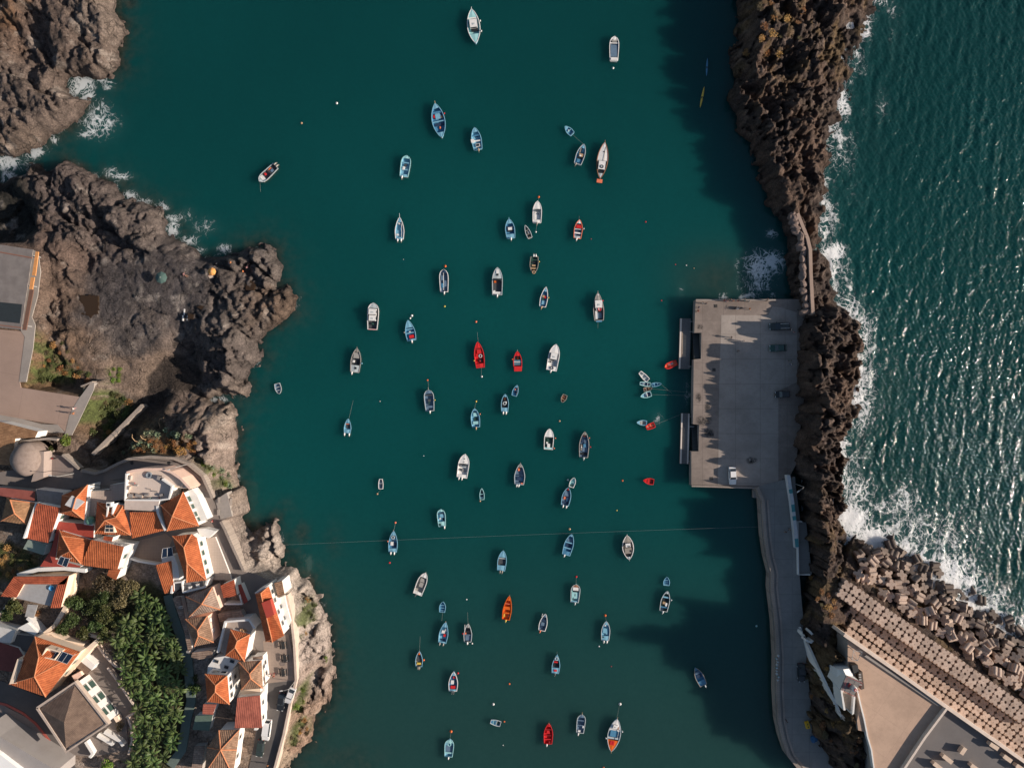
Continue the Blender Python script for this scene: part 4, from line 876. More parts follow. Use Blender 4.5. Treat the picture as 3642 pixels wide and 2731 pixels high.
for x, y in ((1895,1000),(1890,1105)):
    p = T(A2, x, y, VZ); b = MB(); b.box((p.x,p.y,VZ+.35), (.5,1.4,.12)); b.box((p.x,p.y-.5,VZ+.2), (.4,.12,.3)); b.box((p.x,p.y+.5,VZ+.2), (.4,.12,.3)); tag(b.obj('stone_bench', CONC_P), 'stone bench at the '+('upper' if y < 1050 else 'lower')+' end of the cliff viewpoint', 'bench', 'benches on the viewpoint')
# --- upper left plaza with steel canopy
PZ = 8.8
solid('plaza', TT(A1, [(-100,1180),(170,1200),(220,1230),(170,1640)], PZ) + TT(A2, [(180,30),(560,90),(690,110),(630,210),(620,260),(570,420),(500,350),(0,270),(-100,270)], PZ), 5, PZ, PLAZAM, 'wide brown paved plaza beside the canopy', 'plaza', 'structure')
solid('plaza_path', TT(A1, [(285,500),(330,530),(350,690),(325,900),(275,1080),(305,1150),(285,1350),(225,1640),(165,1640),(215,1250),(180,1200)], PZ), 5, PZ+.05, CONC_G, 'grey concrete path down the seaward side of the canopy', 'path', 'structure')
solid('plaza_path', TT(A2, [(690,112),(705,95),(790,-20),(815,-10),(810,45),(742,190),(680,320),(620,440),(560,440),(600,270),(630,210)], PZ), 4, PZ+.05, CONC_G, 'grey concrete path along the gully side of the plaza', 'path', 'structure')
solid('plaza_path', TT(A2, [(-100,255),(0,265),(190,300),(360,345),(500,350),(560,420),(440,420),(300,400),(0,330),(-100,320)], PZ), 5, PZ+.1, CONC_G, 'grey concrete walk below the plaza', 'path', 'structure')
root = empty('steel_canopy', T(A1,120,800,PZ), 0, 'long grey corrugated steel canopy with orange fascia at the left edge', 'canopy'); o0 = root.location.copy(); CZ = 13.0
W1 = lambda x, y, z=CZ: T(A1, x, y, z)-o0
m_cor, n, l, bb = node_mat('corrugated_roof'); p_ = world_pos(n); wv_ = n.new('ShaderNodeTexWave'); wv_.inputs['Scale'].default_value = 1.3; wv_.inputs['Distortion'].default_value = .1; mp = n.new('ShaderNodeMapping'); mp.inputs['Rotation'].default_value = (0,0,.05); l.new(p_, mp.inputs[0]); l.new(mp.outputs[0], wv_.inputs['Vector'])
c_ = mix_rgb(n, l, ramp(n, l, noise(n, l, p_, .5, 5, .6), .3, .7), (.20,.17,.155), (.27,.235,.215)); c_ = mix_rgb(n, l, mth(n, l, 'MULTIPLY', wv_.outputs[1], .45), c_, (.09,.08,.075)); l.new(c_, bb.inputs['Base Color']); bb.inputs['Roughness'].default_value = .6; bump(n, l, bb, wv_.outputs[1], .5, .05)
b = MB(); b.prism([W1(*k) for k in [(-100,440),(285,498),(180,1190),(-100,1160)]], CZ-PZ-.2, CZ-PZ); b.obj('roof_sheet', m_cor, root)
b = MB(); b.prism([W1(*k) for k in [(-60,945),(192,970),(172,1135),(-60,1110)]], CZ-PZ-.05, CZ-PZ+.05); b.obj('rooflight', paint('dark_rooflight', (.035,.042,.045), .3, .3), root)
b = MB(); b.tube([W1(0,520)+Vector((0,0,.05)), W1(280,570)+Vector((0,0,.05))], .14, 6); b.tube([W1(0,1150)+Vector((0,0,.05)), W1(185,1172)+Vector((0,0,.05))], .12, 6); b.obj('roof_ridge', paint('ridge_rust', (.28,.13,.09), .7), root)
for q in ([(300,512),(325,515),(298,722),(268,718)], [(258,735),(290,735),(272,840),(245,838)]):
    b = MB(); b.prism([W1(*k) for k in q], CZ-PZ-.6, CZ-PZ-.3); b.obj('fascia_board', RUST, root)
b = MB(); b.prism([W1(*k) for k in [(245,842),(280,842),(215,1190),(182,1190)]], CZ-PZ-.7, CZ-PZ-.4); b.obj('gutter', paint('brown_gutter', (.16,.085,.06), .7), root)
for x, y in ((270,540),(235,800),(190,1150)): b = MB(); p = W1(x-15,y); b.tube([(p.x,p.y,0),(p.x,p.y,CZ-PZ-.2)], .12, 6); b.obj('post', STEEL, root)
# --- old clay roof and stone dome at the left edge
house('long_house', 'long old house with patchy clay tile roof at the left edge', E(A2, [(-120,310),(0,325),(325,408),(300,462),(130,470),(90,700),(-120,690)], 13), VZ, 13, 'flat', WHITE, OLDCLAY, over=.1)
root = empty('domed_building', T(A2,215,640,VZ), 0, 'rounded grey stone dome with a dark finial beside the clay roof', 'building'); o0 = root.location.copy()
cx_, cy_ = (T(A2,215,650,13.5)-o0).xy
b = MB(); rows = []
for k in range(9):
    t = k/8; rr = math.cos(t*math.pi/2); hz_ = math.sin(t*math.pi/2)*2.6+3.2
    rows.append([(cx_ + (3.0*rr+.05)*math.cos(a)*(1+.12*math.cos(2*a)) - .5*t, cy_ + (3.9*rr+.05)*math.sin(a), hz_) for a in [2*math.pi*j/20 for j in range(20)]])
rows.insert(0, [(x, y, -1) for x, y, z in rows[0]]); b.grid(rows, 0, close=True); b.face(rows[-1]); b.obj('dome', paint('dome_stone', (.27,.21,.18), .9, .5, 1, bumps=.3), root, smooth=True)
p = T(A2,115,700,14)-o0; b = MB(); b.lathe([(.35,-.8),(.4,0),(.2,.2)], (p.x,p.y,p.z), 10); b.obj('finial', DARK, root)
b = MB(); b.prism([T(A2,x,y,12)-o0 for x,y in [(325,575),(400,580),(395,800),(290,840),(330,700)]], -1, 3.2); b.obj('side_block', concrete('side_roof', (.38,.30,.26), None, .5), root)
wall_obj('yard_wall', TT(A2, [(150,500),(300,480),(430,470),(500,480)], 11), .5, 7, 11.4, STONE, 'rough stone wall above the domed building', 'wall')
wall_obj('yard_wall', TT(A2, [(540,610),(600,660),(680,730)], VZ+1), .5, VZ-1, VZ+1.2, STONE, 'rough stone wall between the small car yard and the gully', 'wall')
# --- upper row of houses
house('house', 'house with faded hipped roof behind a maroon canopy at the left edge', E(A2, [(60,980),(300,1025),(235,1215),(10,1180)], 14.5), VZ, 14.5, 'hip', WHITE, OLDCLAY, ridge=[T(A2,88,1000,16.2), T(A2,125,1115,16.3)])
house('outbuilding', 'low outbuilding with maroon sheet roof at the left edge', E(A2, [(-60,890),(40,895),(300,925),(295,1010),(0,965),(-60,960)], 13), VZ, 13, 'flat', GREYP, paint('maroon_sheet', (.30,.09,.07), .7, .5, .6), over=.1)
house('house', 'narrow house with a plain red-orange single slope roof', [*E(A2, [(322,1028),(518,1068)], 15.8), *E(A2, [(415,1370),(213,1328)], 14.2)], VZ, 15.2, 'shed', WHITE, RED_O, wins=[(1,.3,3.2,.9,1.3),(1,.7,3.2,.9,1.3),(2,.5,2.2,1,1.2)], over=.12)
wall_obj('gable_wall', TT(A2, [(312,1028),(205,1330)], 15.3), .35, VZ, 15.4, WHITE, 'white gable wall on the left of the red-orange single slope roof')
solid('terrace_roof', E(A2, [(240,1345),(400,1385),(375,1475),(200,1420)], 12), VZ-1, 12, WHITE, 'small grey green terrace below the red-orange roof', 'terrace', mtop=paint('terrace_green', (.24,.29,.25), .8, .3))
solid('flat_roof', E(A2, [(310,905),(545,935),(520,1060),(325,1020)], 13.2), VZ-1, 13.2, WHITE, 'grey flat roof between the maroon roof and the hipped roof with the water heater', 'flat roof', mtop=paint('grey_roof_paint', (.30,.26,.24), .8, .4))
h3 = house('house', 'house with orange hipped roof carrying a silver water heater', E(A2, [(535,960),(757,868),(725,1168),(515,1112)], 15.5), VZ, 15.5, 'hip', WHITE, ORANGE, ridge=[T(A2,655,985,17.3), T(A2,625,1090,17.3)], wins=[(1,.6,3.5,.9,1.2)])
b = MB(); q = [p-h3.location for p in TT(A2, [(610,965),(715,1020),(645,1085),(550,1045)], 17.6)]; b.prism(q, 7.0, 7.5); b.obj('water_heater', ALU, h3)
solid('roof_terrace', E(A2, [(770,925),(945,915),(950,870),(1090,850),(1070,995),(985,1010),(830,1020),(815,1130),(740,1190),(755,900)], 13.5), VZ-1, 13.5, WHITE, 'pale tiled roof terrace with dark railings between two orange roofs', 'terrace', mtop=SLAB)
b = MB()
for q in ([(775,870),(945,885)], [(775,905),(945,917)], [(950,830),(1085,820)]):
    a_, e_ = TT(A2, q, 14.4); 
    for k in range(15): p = a_.lerp(e_, k/14); b.tube([(p.x,p.y,13.4),(p.x,p.y,14.4)], .04, 4)
    b.tube([a_, e_], .05, 4)
tag(b.obj('terrace_railing', DARK), 'dark metal railing on the pale tiled roof terrace', 'railing')
wall_obj('parapet_wall', TT(A2, [(762,868),(750,1000),(735,1190)], 14.6), .45, VZ, 14.7, WHITE, 'thick white party wall right of the roof with the water heater')
wall_obj('party_wall', TT(A2, [(730,1200),(805,1212)], 14), .5, VZ, 14.2, WHITE, 'white garden wall carrying a green water tank')
p = T(A2,768,1180,15); b = MB(); b.lathe([(.85,-1.2),(.95,-.9),(.95,0),(.7,.3),(.3,.36)], (p.x,p.y,14.9), 14); tag(b.obj('water_tank', paint('green_tank', (.12,.26,.19), .5, .2), smooth=True), 'round green water tank on a white garden wall', 'water tank')
# curved white building with the cluttered roof terrace
root = empty('corner_building', T(A2,1300,880,VZ), 0, 'white curved corner building with a cluttered roof terrace', 'building'); o0 = root.location.copy(); TRZ = 15.0
crv = [(1095,765),(1150,748),(1250,735),(1400,733),(1480,760),(1560,815),(1640,900)]
ins = [(1560,900),(1490,880),(1470,985),(1375,1000),(1080,1000)]
b = MB(); b.prism([T(A2,x,y,TRZ)-o0 for x,y in crv+ins], -2, TRZ-VZ-.3, 0, 1); b.obj('terrace_floor', [WHITE, concrete('terrace_tiles', (.66,.54,.46), .5, .25, jw=.02)], root)
b = MB(); b.wall([T(A2,x,y,TRZ+.7)-o0 for x,y in crv], .55, -1, TRZ-VZ+.8, 0); b.obj('curved_parapet', PINK, root)
b = MB(); b.wall([T(A2,x,y,TRZ+.7)-o0 for x,y in [(1092,770),(1078,1000),(1375,1002),(1460,990),(1485,880),(1400,820)]], .4, 4, TRZ-VZ+.8, 0); b.obj('parapet', WHITE, root)
b = MB(); b.wall([T(A2,x,y,14.5)-o0 for x,y in [(1490,885),(1570,885),(1585,850)]], .4, 3, 5.2); b.obj('stair_wall', CREAM, root)
b = MB(); b.prism([T(A2,x,y,TRZ+1)-o0 for x,y in [(1070,1000),(1370,1008),(1350,1100),(1065,1085)]], 0, TRZ-VZ+.6, 0, 1); b.obj('lower_roof', [WHITE, concrete('lower_roof', (.56,.46,.40), None, .45)], root)
b = MB(); q = TT(A2, [(1590,935),(1655,905),(1700,960),(1790,1165),(1712,1203)], VZ+3.5); b.prism([p-o0 for p in q], -1, 3.4); b.obj('annex', WHITE, root)
def clutter(name, t, x, y, z, size, h_, mat, label, cat, rz=0.0, group=None):
    p = T(t, x, y, z); b = MB(); b.box((0,0,h_/2), (*size, h_), 0, 0, .92); b.box((0,0,h_+.04), (size[0]*.97, size[1]*.97, .08), 0, 1)
    return tag(b.obj(name, [mat, paint('box_lid_'+mat.name, (.3,.27,.25), .7)] , loc=(p.x,p.y,z), rz=rz), label, cat, group)
p = T(A2,1283,785,TRZ); b = MB(); b.lathe([(.62,.1),(.75,.0),(.78,.35),(.62,.42),(.42,.4),(.40,.2)], (0,0,0), 16); tag(b.obj('tyre_planter', paint('blue_grey_tub', (.22,.25,.28), .7, .3), loc=(p.x,p.y,TRZ-.3)), 'round grey tub on the cluttered roof terrace', 'tub')
for i, (x,y,sx,sy,hh,c,lab,cat) in enumerate(((1135,805,.5,1.1,.8,(.5,.42,.36),'pale cabinet at the top left of the cluttered terrace','cabinet'),(1118,890,.9,.8,.9,(.55,.42,.34),'square cream box by the left parapet of the cluttered terrace','box'),(1385,805,.7,.9,.9,(.10,.09,.09),'dark barbecue near the top of the cluttered terrace','barbecue'),(1150,855,.9,.4,.4,(.25,.05,.06),'dark red folded lounger on the cluttered terrace','lounger'),(1180,870,.8,.4,.35,(.35,.33,.32),'grey folded lounger on the cluttered terrace','lounger'),(1140,960,1.0,.9,.6,(.3,.22,.17),'brown crate pile at the lower left of the cluttered terrace','crate'),(1210,960,1.6,.7,.6,(.42,.33,.27),'timber stack along the bottom of the cluttered terrace','timber'),(1275,955,1.1,.5,.5,(.2,.17,.16),'dark bench among the timber on the cluttered terrace','bench'),(1300,985,.5,.5,.5,(.12,.22,.18),'green bucket on the cluttered terrace','bucket'),(1340,925,1.2,.25,.2,(.2,.17,.15),'long dark plank lying on the cluttered terrace','plank'),(1290,905,1.0,.2,.15,(.45,.36,.3),'pale plank lying on the cluttered terrace','plank'),(1400,955,.7,.5,.5,(.14,.13,.13),'dark box at the right of the cluttered terrace','box'),(1370,985,.5,.4,.5,(.4,.08,.06),'small red box at the bottom of the cluttered terrace','box'))):
    clutter(lab.split(' on ')[0].split(' at ')[0].split(' by ')[0].split(' near ')[0].split(' along ')[0].split(' among ')[0].split(' lying')[0].replace(' ','_'), A2, x, y, TRZ-.3, (sx,sy), hh, paint('clutter_%d' % i, c, .8, .3), lab, cat, random.uniform(-.3,.3))
h4 = house('house', 'house with brownish orange hipped roof, dormer and skylight', E(A2, [(838,1020),(1068,1045),(1130,1305),(818,1292)], 15.2), VZ, 15.2, 'hip', WHITE, ORANGE, ridge=[T(A2,1000,1150,17.2), T(A2,905,1175,17.2)])
b = MB(); q = [p-h4.location for p in TT(A2, [(912,1175),(970,1180),(985,1285),(895,1282)], 16.9)]; b.prism(q, 5.6, 6.9); d_ = b.obj('skylight', CREAM, h4)
b = MB(); 
for u in (0,1):
    for v in (0,1,2): c_ = q[0].lerp(q[1], .28+.44*u).lerp(q[3].lerp(q[2], .28+.44*u), .2+.3*v); b.box((c_.x,c_.y,6.93), (.72,.68,.06))
b.obj('pane', GLASS, d_)
for x0 in (930, 975): b = MB(); b.wall([p-h4.location for p in TT(A2, [(x0,1035),(x0-12,1150)], 17)], .3, 4.5, 7.2); b.obj('dormer_cheek', WHITE, h4)
chimney(h4, A2, 940, 1040, 17.8, .9, 1.4)
house('house', 'house with plain orange single slope roof below the cluttered terrace', [*E(A2, [(1118,1105),(1345,1105)], 16), *E(A2, [(1418,1262),(1140,1332)], 14.4)], VZ, 15, 'shed', WHITE, ORANGE, over=.12)
wall_obj('party_wall', TT(A2, [(1360,1050),(1365,1110),(1432,1262)], 15.6), .55, VZ, 15.8, WHITE, 'white party wall between two orange roofs by the headland street')
h6 = house('house', 'white house with orange hipped roof at the bend of the headland street', E(A2, [(1388,1045),(1582,930),(1718,1225),(1442,1268)], 15.5), VZ, 15.5, 'pyr', WHITE, ORANGE, ridge=[T(A2,1488,1142,17.8)], wins=[(1,.22,4.2,1.2,1.5),(1,.45,4.2,1.0,1.4),(1,.68,4.4,1.0,1.3),(1,.85,4.2,.9,1.2),(1,.3,1.7,1.1,1.6),(1,.62,1.7,1.1,1.6)])
# --- second row
h7 = house('house', 'house with orange hipped roof above a red painted terrace', E(A2, [(515,1262),(785,1345),(700,1552),(485,1500)], 14.6), VZ, 14.6, 'hip', WHITE, ORANGE, ridge=[T(A2,535,1310,16.1), T(A2,605,1440,16.3)])
solid('red_terrace', E(A2, [(500,1185),(812,1215),(808,1335),(515,1255),(480,1510),(700,1570),(690,1580),(345,1575),(440,1430),(495,1230)], 13.4), VZ-1, 13.4, WHITE, 'red painted terrace wrapped round a hipped orange roof', 'terrace', mtop=REDP)
solar(h7, TT(A2, [(540,1480),(620,1500),(575,1580),(495,1548)], 15.2), 0, .8)
h8 = house('house', 'house with large plain orange single slope roof and white gable', [*E(A2, [(788,1343),(1068,1405)], 16), *E(A2, [(1012,1602),(700,1562)], 14.3)], VZ, 15, 'shed', WHITE, ORANGE, wins=[(1,.5,3.2,1,1.3),(0,.55,5.2,.9,.6,GLASS),(0,.8,5.2,.9,.6,GLASS)], over=.12)
solid('white_annex', E(A2, [(1070,1400),(1158,1378),(1085,1560),(1015,1658),(985,1640),(1020,1600)], 12.2), VZ-1, 12.2, WHITE, 'bright white annex to the right of the large orange single slope roof', 'annex')
house('annex', 'small orange roof tongue below the large single slope roof', E(A2, [(940,1600),(1040,1600),(1000,1690),(925,1650)], 14.2), VZ, 14.2, 'flat', WHITE, ORANGE, over=.1)
house('dormer_roof', 'tiny red-orange roof between white walls below the skylight', E(A2, [(900,1310),(975,1322),(962,1362),(888,1345)], 13.8), VZ, 13.8, 'flat', WHITE, RED_O, over=.1)
wall_obj('garden_wall', TT(A2, [(820,1300),(830,1340),(1155,1382)], 12.5), .35, VZ, 12.6, WHITE, 'thin white wall below the house with the skylight')
wall_obj('garden_wall', TT(A2, [(1110,1500),(1200,1530),(1390,1560)], VZ+1.5), .4, VZ-1, VZ+1.6, WHITE, 'low white wall at the bottom of the paved yard')
h9 = house('house', 'long white house with folded orange roof and blue solar panel', [*E(A2, [(1488,1312),(1655,1294),(1700,1330),(1782,1692)], 15.2), *E(A2, [(1612,1712),(1545,1500)], 15.2)], VZ, 15.2, [(0,1,6),(1,2,3,7,6),(3,4,7),(4,5,0,6,7)], WHITE, ORANGE, ridge=[T(A2,1588,1412,17), T(A2,1615,1545,17)], wins=[(2,.15,3.6,.9,1.3),(2,.38,3.8,1,1.3),(2,.62,3.8,1,1.3),(2,.85,3.8,1,1.3)])
solar(h9, TT(A2, [(1415,1415),(1495,1400),(1495,1480),(1395,1500)], 15), 0, .6)
solid('white_annex', E(A2, [(1395,1500),(1500,1480),(1535,1560),(1550,1690),(1500,1690),(1480,1530),(1400,1545)], 13.5), VZ-1, 13.5, WHITE, 'white stair block left of the long folded orange roof', 'annex', mtop=WHITE)
b = MB(); b.prism(E(A2, [(1700,1250),(1770,1245),(1865,1268),(1800,1330),(1725,1300)], 12), VZ-1, 12); tag(b.obj('white_porch', WHITE), 'white angular porch at the corner of the cliff street', 'porch')
house('house', 'small orange roof leaning against the stair block', [*E(A2, [(1345,1560),(1478,1525)], 14.8), *E(A2, [(1502,1790),(1418,1808)], 13.4)], VZ, 14, 'shed', WHITE, ORANGE, over=.1)
# grey slab terrace right of the long house
solid('paved_terrace', E(A2, [(1780,1330),(1860,1320),(1990,1650),(2000,1690),(1810,1690)], VZ+.6), VZ-1, VZ+.6, WHITE, 'pale slab terrace beside the long folded roof', 'terrace', mtop=SLAB)
# --- house with the U-shaped roof, cream wall
house('long_wing', 'orange tiled strip roof along the top of the grey roof terrace', E(A3, [(120,5),(592,0),(560,72),(205,70)], 14), VZ, 14, 'flat', CREAM, RED_O, over=.1)
house('wing', 'orange tiled wing on the left of the grey roof terrace', E(A3, [(118,10),(205,70),(140,185),(5,175)], 14), VZ, 13.9, 'flat', CREAM, RED_O, over=.1)
house('wing', 'orange tiled wing on the right of the grey roof terrace', E(A3, [(592,0),(522,275),(432,275),(498,72)], 14), VZ, 13.95, 'flat', CREAM, RED_O, over=.1)
solid('roof_terrace', E(A3, [(205,70),(498,72),(432,258),(140,190)], 13.3), VZ-1, 13.3, WHITE, 'grey roof terrace framed by orange tiled wings', 'terrace', mtop=paint('grey_terrace', (.36,.35,.345), .8, .25))
p = T(A3,450,102,13.3); b = MB(); b.lathe([(.45,0),(.62,.3),(.58,.36),(.4,.12)], (0,0,0), 16); tag(b.obj('basin', paint('blue_plastic', (.05,.22,.42), .4), loc=(p.x,p.y,13.3)), 'round blue basin on the grey roof terrace', 'basin')
wall_obj('cream_wall', TT(A3, [(640,-20),(625,130),(560,290),(475,430)], 11), 1.0, VZ-1, 11.3, CREAM, 'tall cream wall running down beside the green trees')
wall_obj('white_wall', TT(A2, [(150,1650),(330,1600),(560,1590),(740,1610)], 12.5), .9, VZ-1, 12.6, WHITE, 'broad white wall above the orange strip roof')
solid('pergola_roof', E(A3, [(240,245),(325,250),(290,360),(215,350)], 11.5), 11.3, 11.5, STEEL, 'small corrugated lean-to roof in the left garden', 'lean-to')
wall_obj('white_wall', TT(A3, [(235,360),(300,420),(370,500)], 11.5), .7, VZ-1, 11.6, WHITE, 'diagonal white wall in the left garden')
wall_obj('cream_wall', TT(A3, [(-50,350),(0,330),(110,190)], 11), .4, VZ-1, 11.2, CREAM, 'thin cream wall left of the orange wing')
solid('white_roof', E(A3, [(-80,420),(135,470),(90,580),(-80,560)], 13), VZ-1, 13, WHITE, 'plain white flat roof at the left edge', 'flat roof', mtop=paint('offwhite_roof', (.55,.53,.50), .8, .3))
solid('white_roof', E(A3, [(235,405),(325,490),(300,510),(150,450)], 12.4), VZ-1, 12.4, WHITE, 'white triangular roof in the left garden', 'flat roof')
solid('dark_roof', E(A3, [(130,500),(300,520),(240,660),(80,600)], 11.6), VZ-1, 11.6, WHITE, 'dark flat roof left of the big hipped house', 'flat roof', mtop=ASPH)
solid('maroon_roof', E(A3, [(-80,560),(0,570),(160,620),(210,700),(120,830),(-80,800)], 12.2), VZ-1, 12.2, WHITE, 'maroon flat roof at the left edge', 'flat roof', mtop=paint('maroon_roof', (.20,.055,.045), .8, .4))
# --- big orange hipped house with solar panels
h12 = house('house', 'big cream house with orange hipped roof, roof terrace and solar panels', E(A3, [(303,522),(692,655),(395,1042),(78,932)], 15.5), VZ, 15.5, [(0,1,5,4),(1,2,5),(2,3,5),(3,0,4,5)], CREAM, ORANGE, ridge=[T(A3,335,700,18.2), T(A3,298,868,18.2)], wins=[(1,.3,3.5,1,1.4),(1,.55,3.5,1,1.4)])
b = MB(); q = [p-h12.location for p in TT(A3, [(412,615),(530,650),(480,715),(370,690)], 17.3)]; b.wall(q+[q[0]], .25, 6.2, 8.1); b.prism(q, 6.2, 7.15, 0); b.obj('roof_terrace', CREAM, h12)
solar(h12, TT(A3, [(505,632),(640,680),(580,758),(450,712)], 17.2), 0, .3, panes=3)
b = MB(); q = [p-h12.location for p in TT(A3, [(150,715),(195,725),(145,925),(80,932)], 16.2)]; b.prism(q, 3, 6.5); b.obj('dormer', CREAM, h12)
b = MB(); q = [p-h12.location for p in TT(A3, [(165,735),(188,740),(140,900),(120,895)], 16.4)]; b.prism(q, 6.4, 6.6); b.obj('dormer_glazing', WOOD, h12)
wall_obj('cream_wall', TT(A3, [(470,430),(380,500),(300,525)], 12), .8, VZ-1, 12.2, CREAM, 'cream wall at the top corner of the big hipped house')
wall_obj('cream_wall', TT(A3, [(385,505),(440,490),(560,555),(730,590)], 12), .5, VZ-1, 12.3, CREAM, 'cream wall along the top of the big hipped house')
solid('cream_wing', E(A3, [(695,660),(862,520),(850,570),(640,800),(600,850),(560,870)], 12.6), VZ-1, 12.6, CREAM, 'cream wing wall right of the big hipped house', 'annex')
wall_obj('rough_wall', TT(A3, [(690,450),(760,500),(860,530)], 11), .8, VZ-1, 11.2, CREAM, 'broken topped cream wall beside the trees')
# --- brown roofed villa
h13 = house('villa', 'white villa with brown pyramid roof and green shutters', E(A3, [(345,1148),(645,945),(893,1278),(570,1488)], 15.6), VZ, 15.6, 'pyr', WHITE, FLATBR, ridge=[T(A3,553,1265,17.6)], cap=False, over=.05)
b = MB(); q = [p-h13.location for p in TT(A3, [(318,1140),(645,918),(930,1280),(570,1520)], 15.8)]; b.wall(q+[q[0]], .55, 4.9, 6.1); b.obj('roof_parapet', paint('villa_parapet', (.52,.42,.35), .85, .4, 1), h13)
b = MB(); q2 = [p.lerp(sum(q, Vector())/4, .05) for p in q]
b.prism(q2, -2, 5.2); b.obj('facade', WHITE, h13)
p0, p1 = q2[1], q2[2]; d_ = p1-p0; d_.z = 0; L13 = d_.length; d_.normalize(); nr = Vector((d_.y, -d_.x, 0)); nr = nr if nr.x > 0 else -nr; ang = math.atan2(d_.y, d_.x)
for zc in (1.5, 4.1):
    for s in (.2, .5, .8):
        c_ = p0.lerp(p1, s); c_.z = zc; b = MB(); b.box(c_+nr*.05, (1.6,.16,1.7), ang); wo_ = b.obj('window', SHUT, h13)
        b = MB()
        for k in (-.83,.83): b.box(c_+nr*.06+d_*k, (.1,.2,1.8), ang)
        b.box(c_+nr*.06+Vector((0,0,-.9)), (1.9,.24,.1), ang); b.obj('sill', GREYP, wo_)
for q_, zt, lab in (([(835,590),(900,680),(985,770),(1065,825)], VZ+1.2, 'white yard wall on the banana side of the brown roofed villa'),([(930,790),(1010,900),(1190,1165),(1090,1220)], VZ+1.2, 'pale yard wall at the right corner of the brown roofed villa'),([(1105,1220),(1135,1310),(1140,1420),(1110,1540)], VZ+1.0, 'curved pale wall along the lower banana garden')):
    wall_obj('yard_wall', TT(A3, q_, zt), .45, VZ-1, zt+.1, paint('yard_cream', (.66,.54,.45), .85, .35), lab)
for q_, lab in (([(900,1345),(1035,1425),(1065,1465)], 'upper white stair wall below the brown roofed villa'),([(840,1375),(975,1455)], 'lower white stair wall below the brown roofed villa'),([(740,1430),(800,1530),(775,1565)], 'short white wall at the foot of the brown roofed villa')):
    wall_obj('stair_wall', TT(A3, q_, VZ+1.3), .7, VZ-1, VZ+1.4, WHITE, lab)
b = MB(); b.prism(TT(A3, [(980,1220),(1015,1205),(1030,1250),(1005,1262)], VZ+1.5), VZ-1, VZ+1.6); tag(b.obj('gate_pier', CREAM), 'cream pier between the villa facade and the round bush', 'pier')
house('porch', 'small porch roof beside the villa and the big orange hipped house', E(A3, [(620,860),(690,825),(710,860),(645,905)], 13), VZ, 13, 'flat', CREAM, PINK, over=.1, cat='porch')
house('canopy', 'brown tiled canopy in the yard above the villa', E(A3, [(650,780),(695,735),(790,810),(745,850)], 12), VZ, 12, 'flat', CREAM, FLATBR, over=.1, cat='canopy')
solid('white_block', E(A3, [(695,735),(735,695),(820,770),(790,815)], 12), VZ-1, 12, WHITE, 'white stair block above the villa facade', 'annex')
# big pale building in the bottom left corner
root = empty('corner_block', T(A3,100,1550,VZ), 0, 'large plain grey and white flat roofed block in the bottom left corner', 'building'); o0 = root.location.copy()
b = MB(); b.prism([p-o0 for p in E(A3, [(-120,1300),(0,1385),(490,1680),(490,1760),(-120,1760)], 17)], -2, 7.3); b.obj('roof', paint('grey_flat_roof', (.33,.30,.285), .8, .2, .4), root)
b = MB(); b.prism([p-o0 for p in E(A3, [(-120,1460),(0,1535),(190,1680),(190,1760),(-120,1760)], 18)], 7.2, 8.4); b.obj('upper_roof', paint('white_flat_roof', (.85,.84,.82), .8, .1, .4), root)
# --- right hand column of houses
house('house', 'house with weathered grey-brown hipped roof beside the banana path', E(A3, [(1605,180),(1835,95),(1903,290),(1632,352)], 14.6), VZ, 14.6, 'pyr', PINK, CHECK, ridge=[T(A3,1742,242,16.6)])
h15 = house('house', 'pink fronted house with old brown hipped roof', E(A3, [(1600,372),(1792,342),(1845,572),(1678,608)], 14.8), VZ, 14.8, 'hip', PINK, BROWN, ridge=[T(A3,1705,470,16.5), T(A3,1712,515,16.5)], wins=[(1,.2,3.6,.9,1.2,WHITE),(1,.62,3.6,.9,1.2,WHITE)])
house('annex', 'low grey-brown tiled annex right of the weathered hipped roof', E(A3, [(1880,330),(2080,300),(2110,360),(1900,400)], 12), VZ, 12, 'flat', GREYP, CHECK, over=.1)
house('annex', 'small brown tiled annex below the pink fronted house', E(A3, [(1660,660),(1840,640),(1830,700),(1720,720),(1650,700)], 12.4), VZ, 12.4, 'flat', WHITE, CHECK, over=.1)
h16 = house('house', 'house with vivid orange hipped roof inside a white terrace', E(A3, [(1990,460),(2158,502),(2112,738),(1945,688)], 14.8), VZ, 14.8, 'hip', WHITE, ORANGE, ridge=[T(A3,2048,560,16.4), T(A3,2030,615,16.4)])
solid('roof_terrace', E(A3, [(1955,400),(2150,388),(2185,460),(2160,500),(1990,458),(1950,680),(1885,640)], 13.4), VZ-1, 13.4, WHITE, 'white edged terrace above the vivid orange hipped roof', 'terrace', mtop=paint('terrace_beige', (.42,.34,.29), .8, .3))
wall_obj('parapet_wall', TT(A3, [(1880,660),(1945,395),(2150,378),(2200,450)], 14.2), .5, VZ, 14.3, WHITE, 'white angled parapet round the beige terrace')
for x, y, r_ in ((2090,460,.35),(2120,470,.42)): p = T(A3,x,y,13.4); b = MB(); b.lathe([(r_*.7,0),(r_,.5),(r_*.9,.55),(r_*.5,.45)], (0,0,0), 12); tag(b.obj('clay_pot', paint('clay_pot', (.4,.24,.13), .8), loc=(p.x,p.y,13.4)), ('smaller' if r_ < .4 else 'larger')+' clay pot on the beige terrace', 'pot', 'clay pots on the terrace')
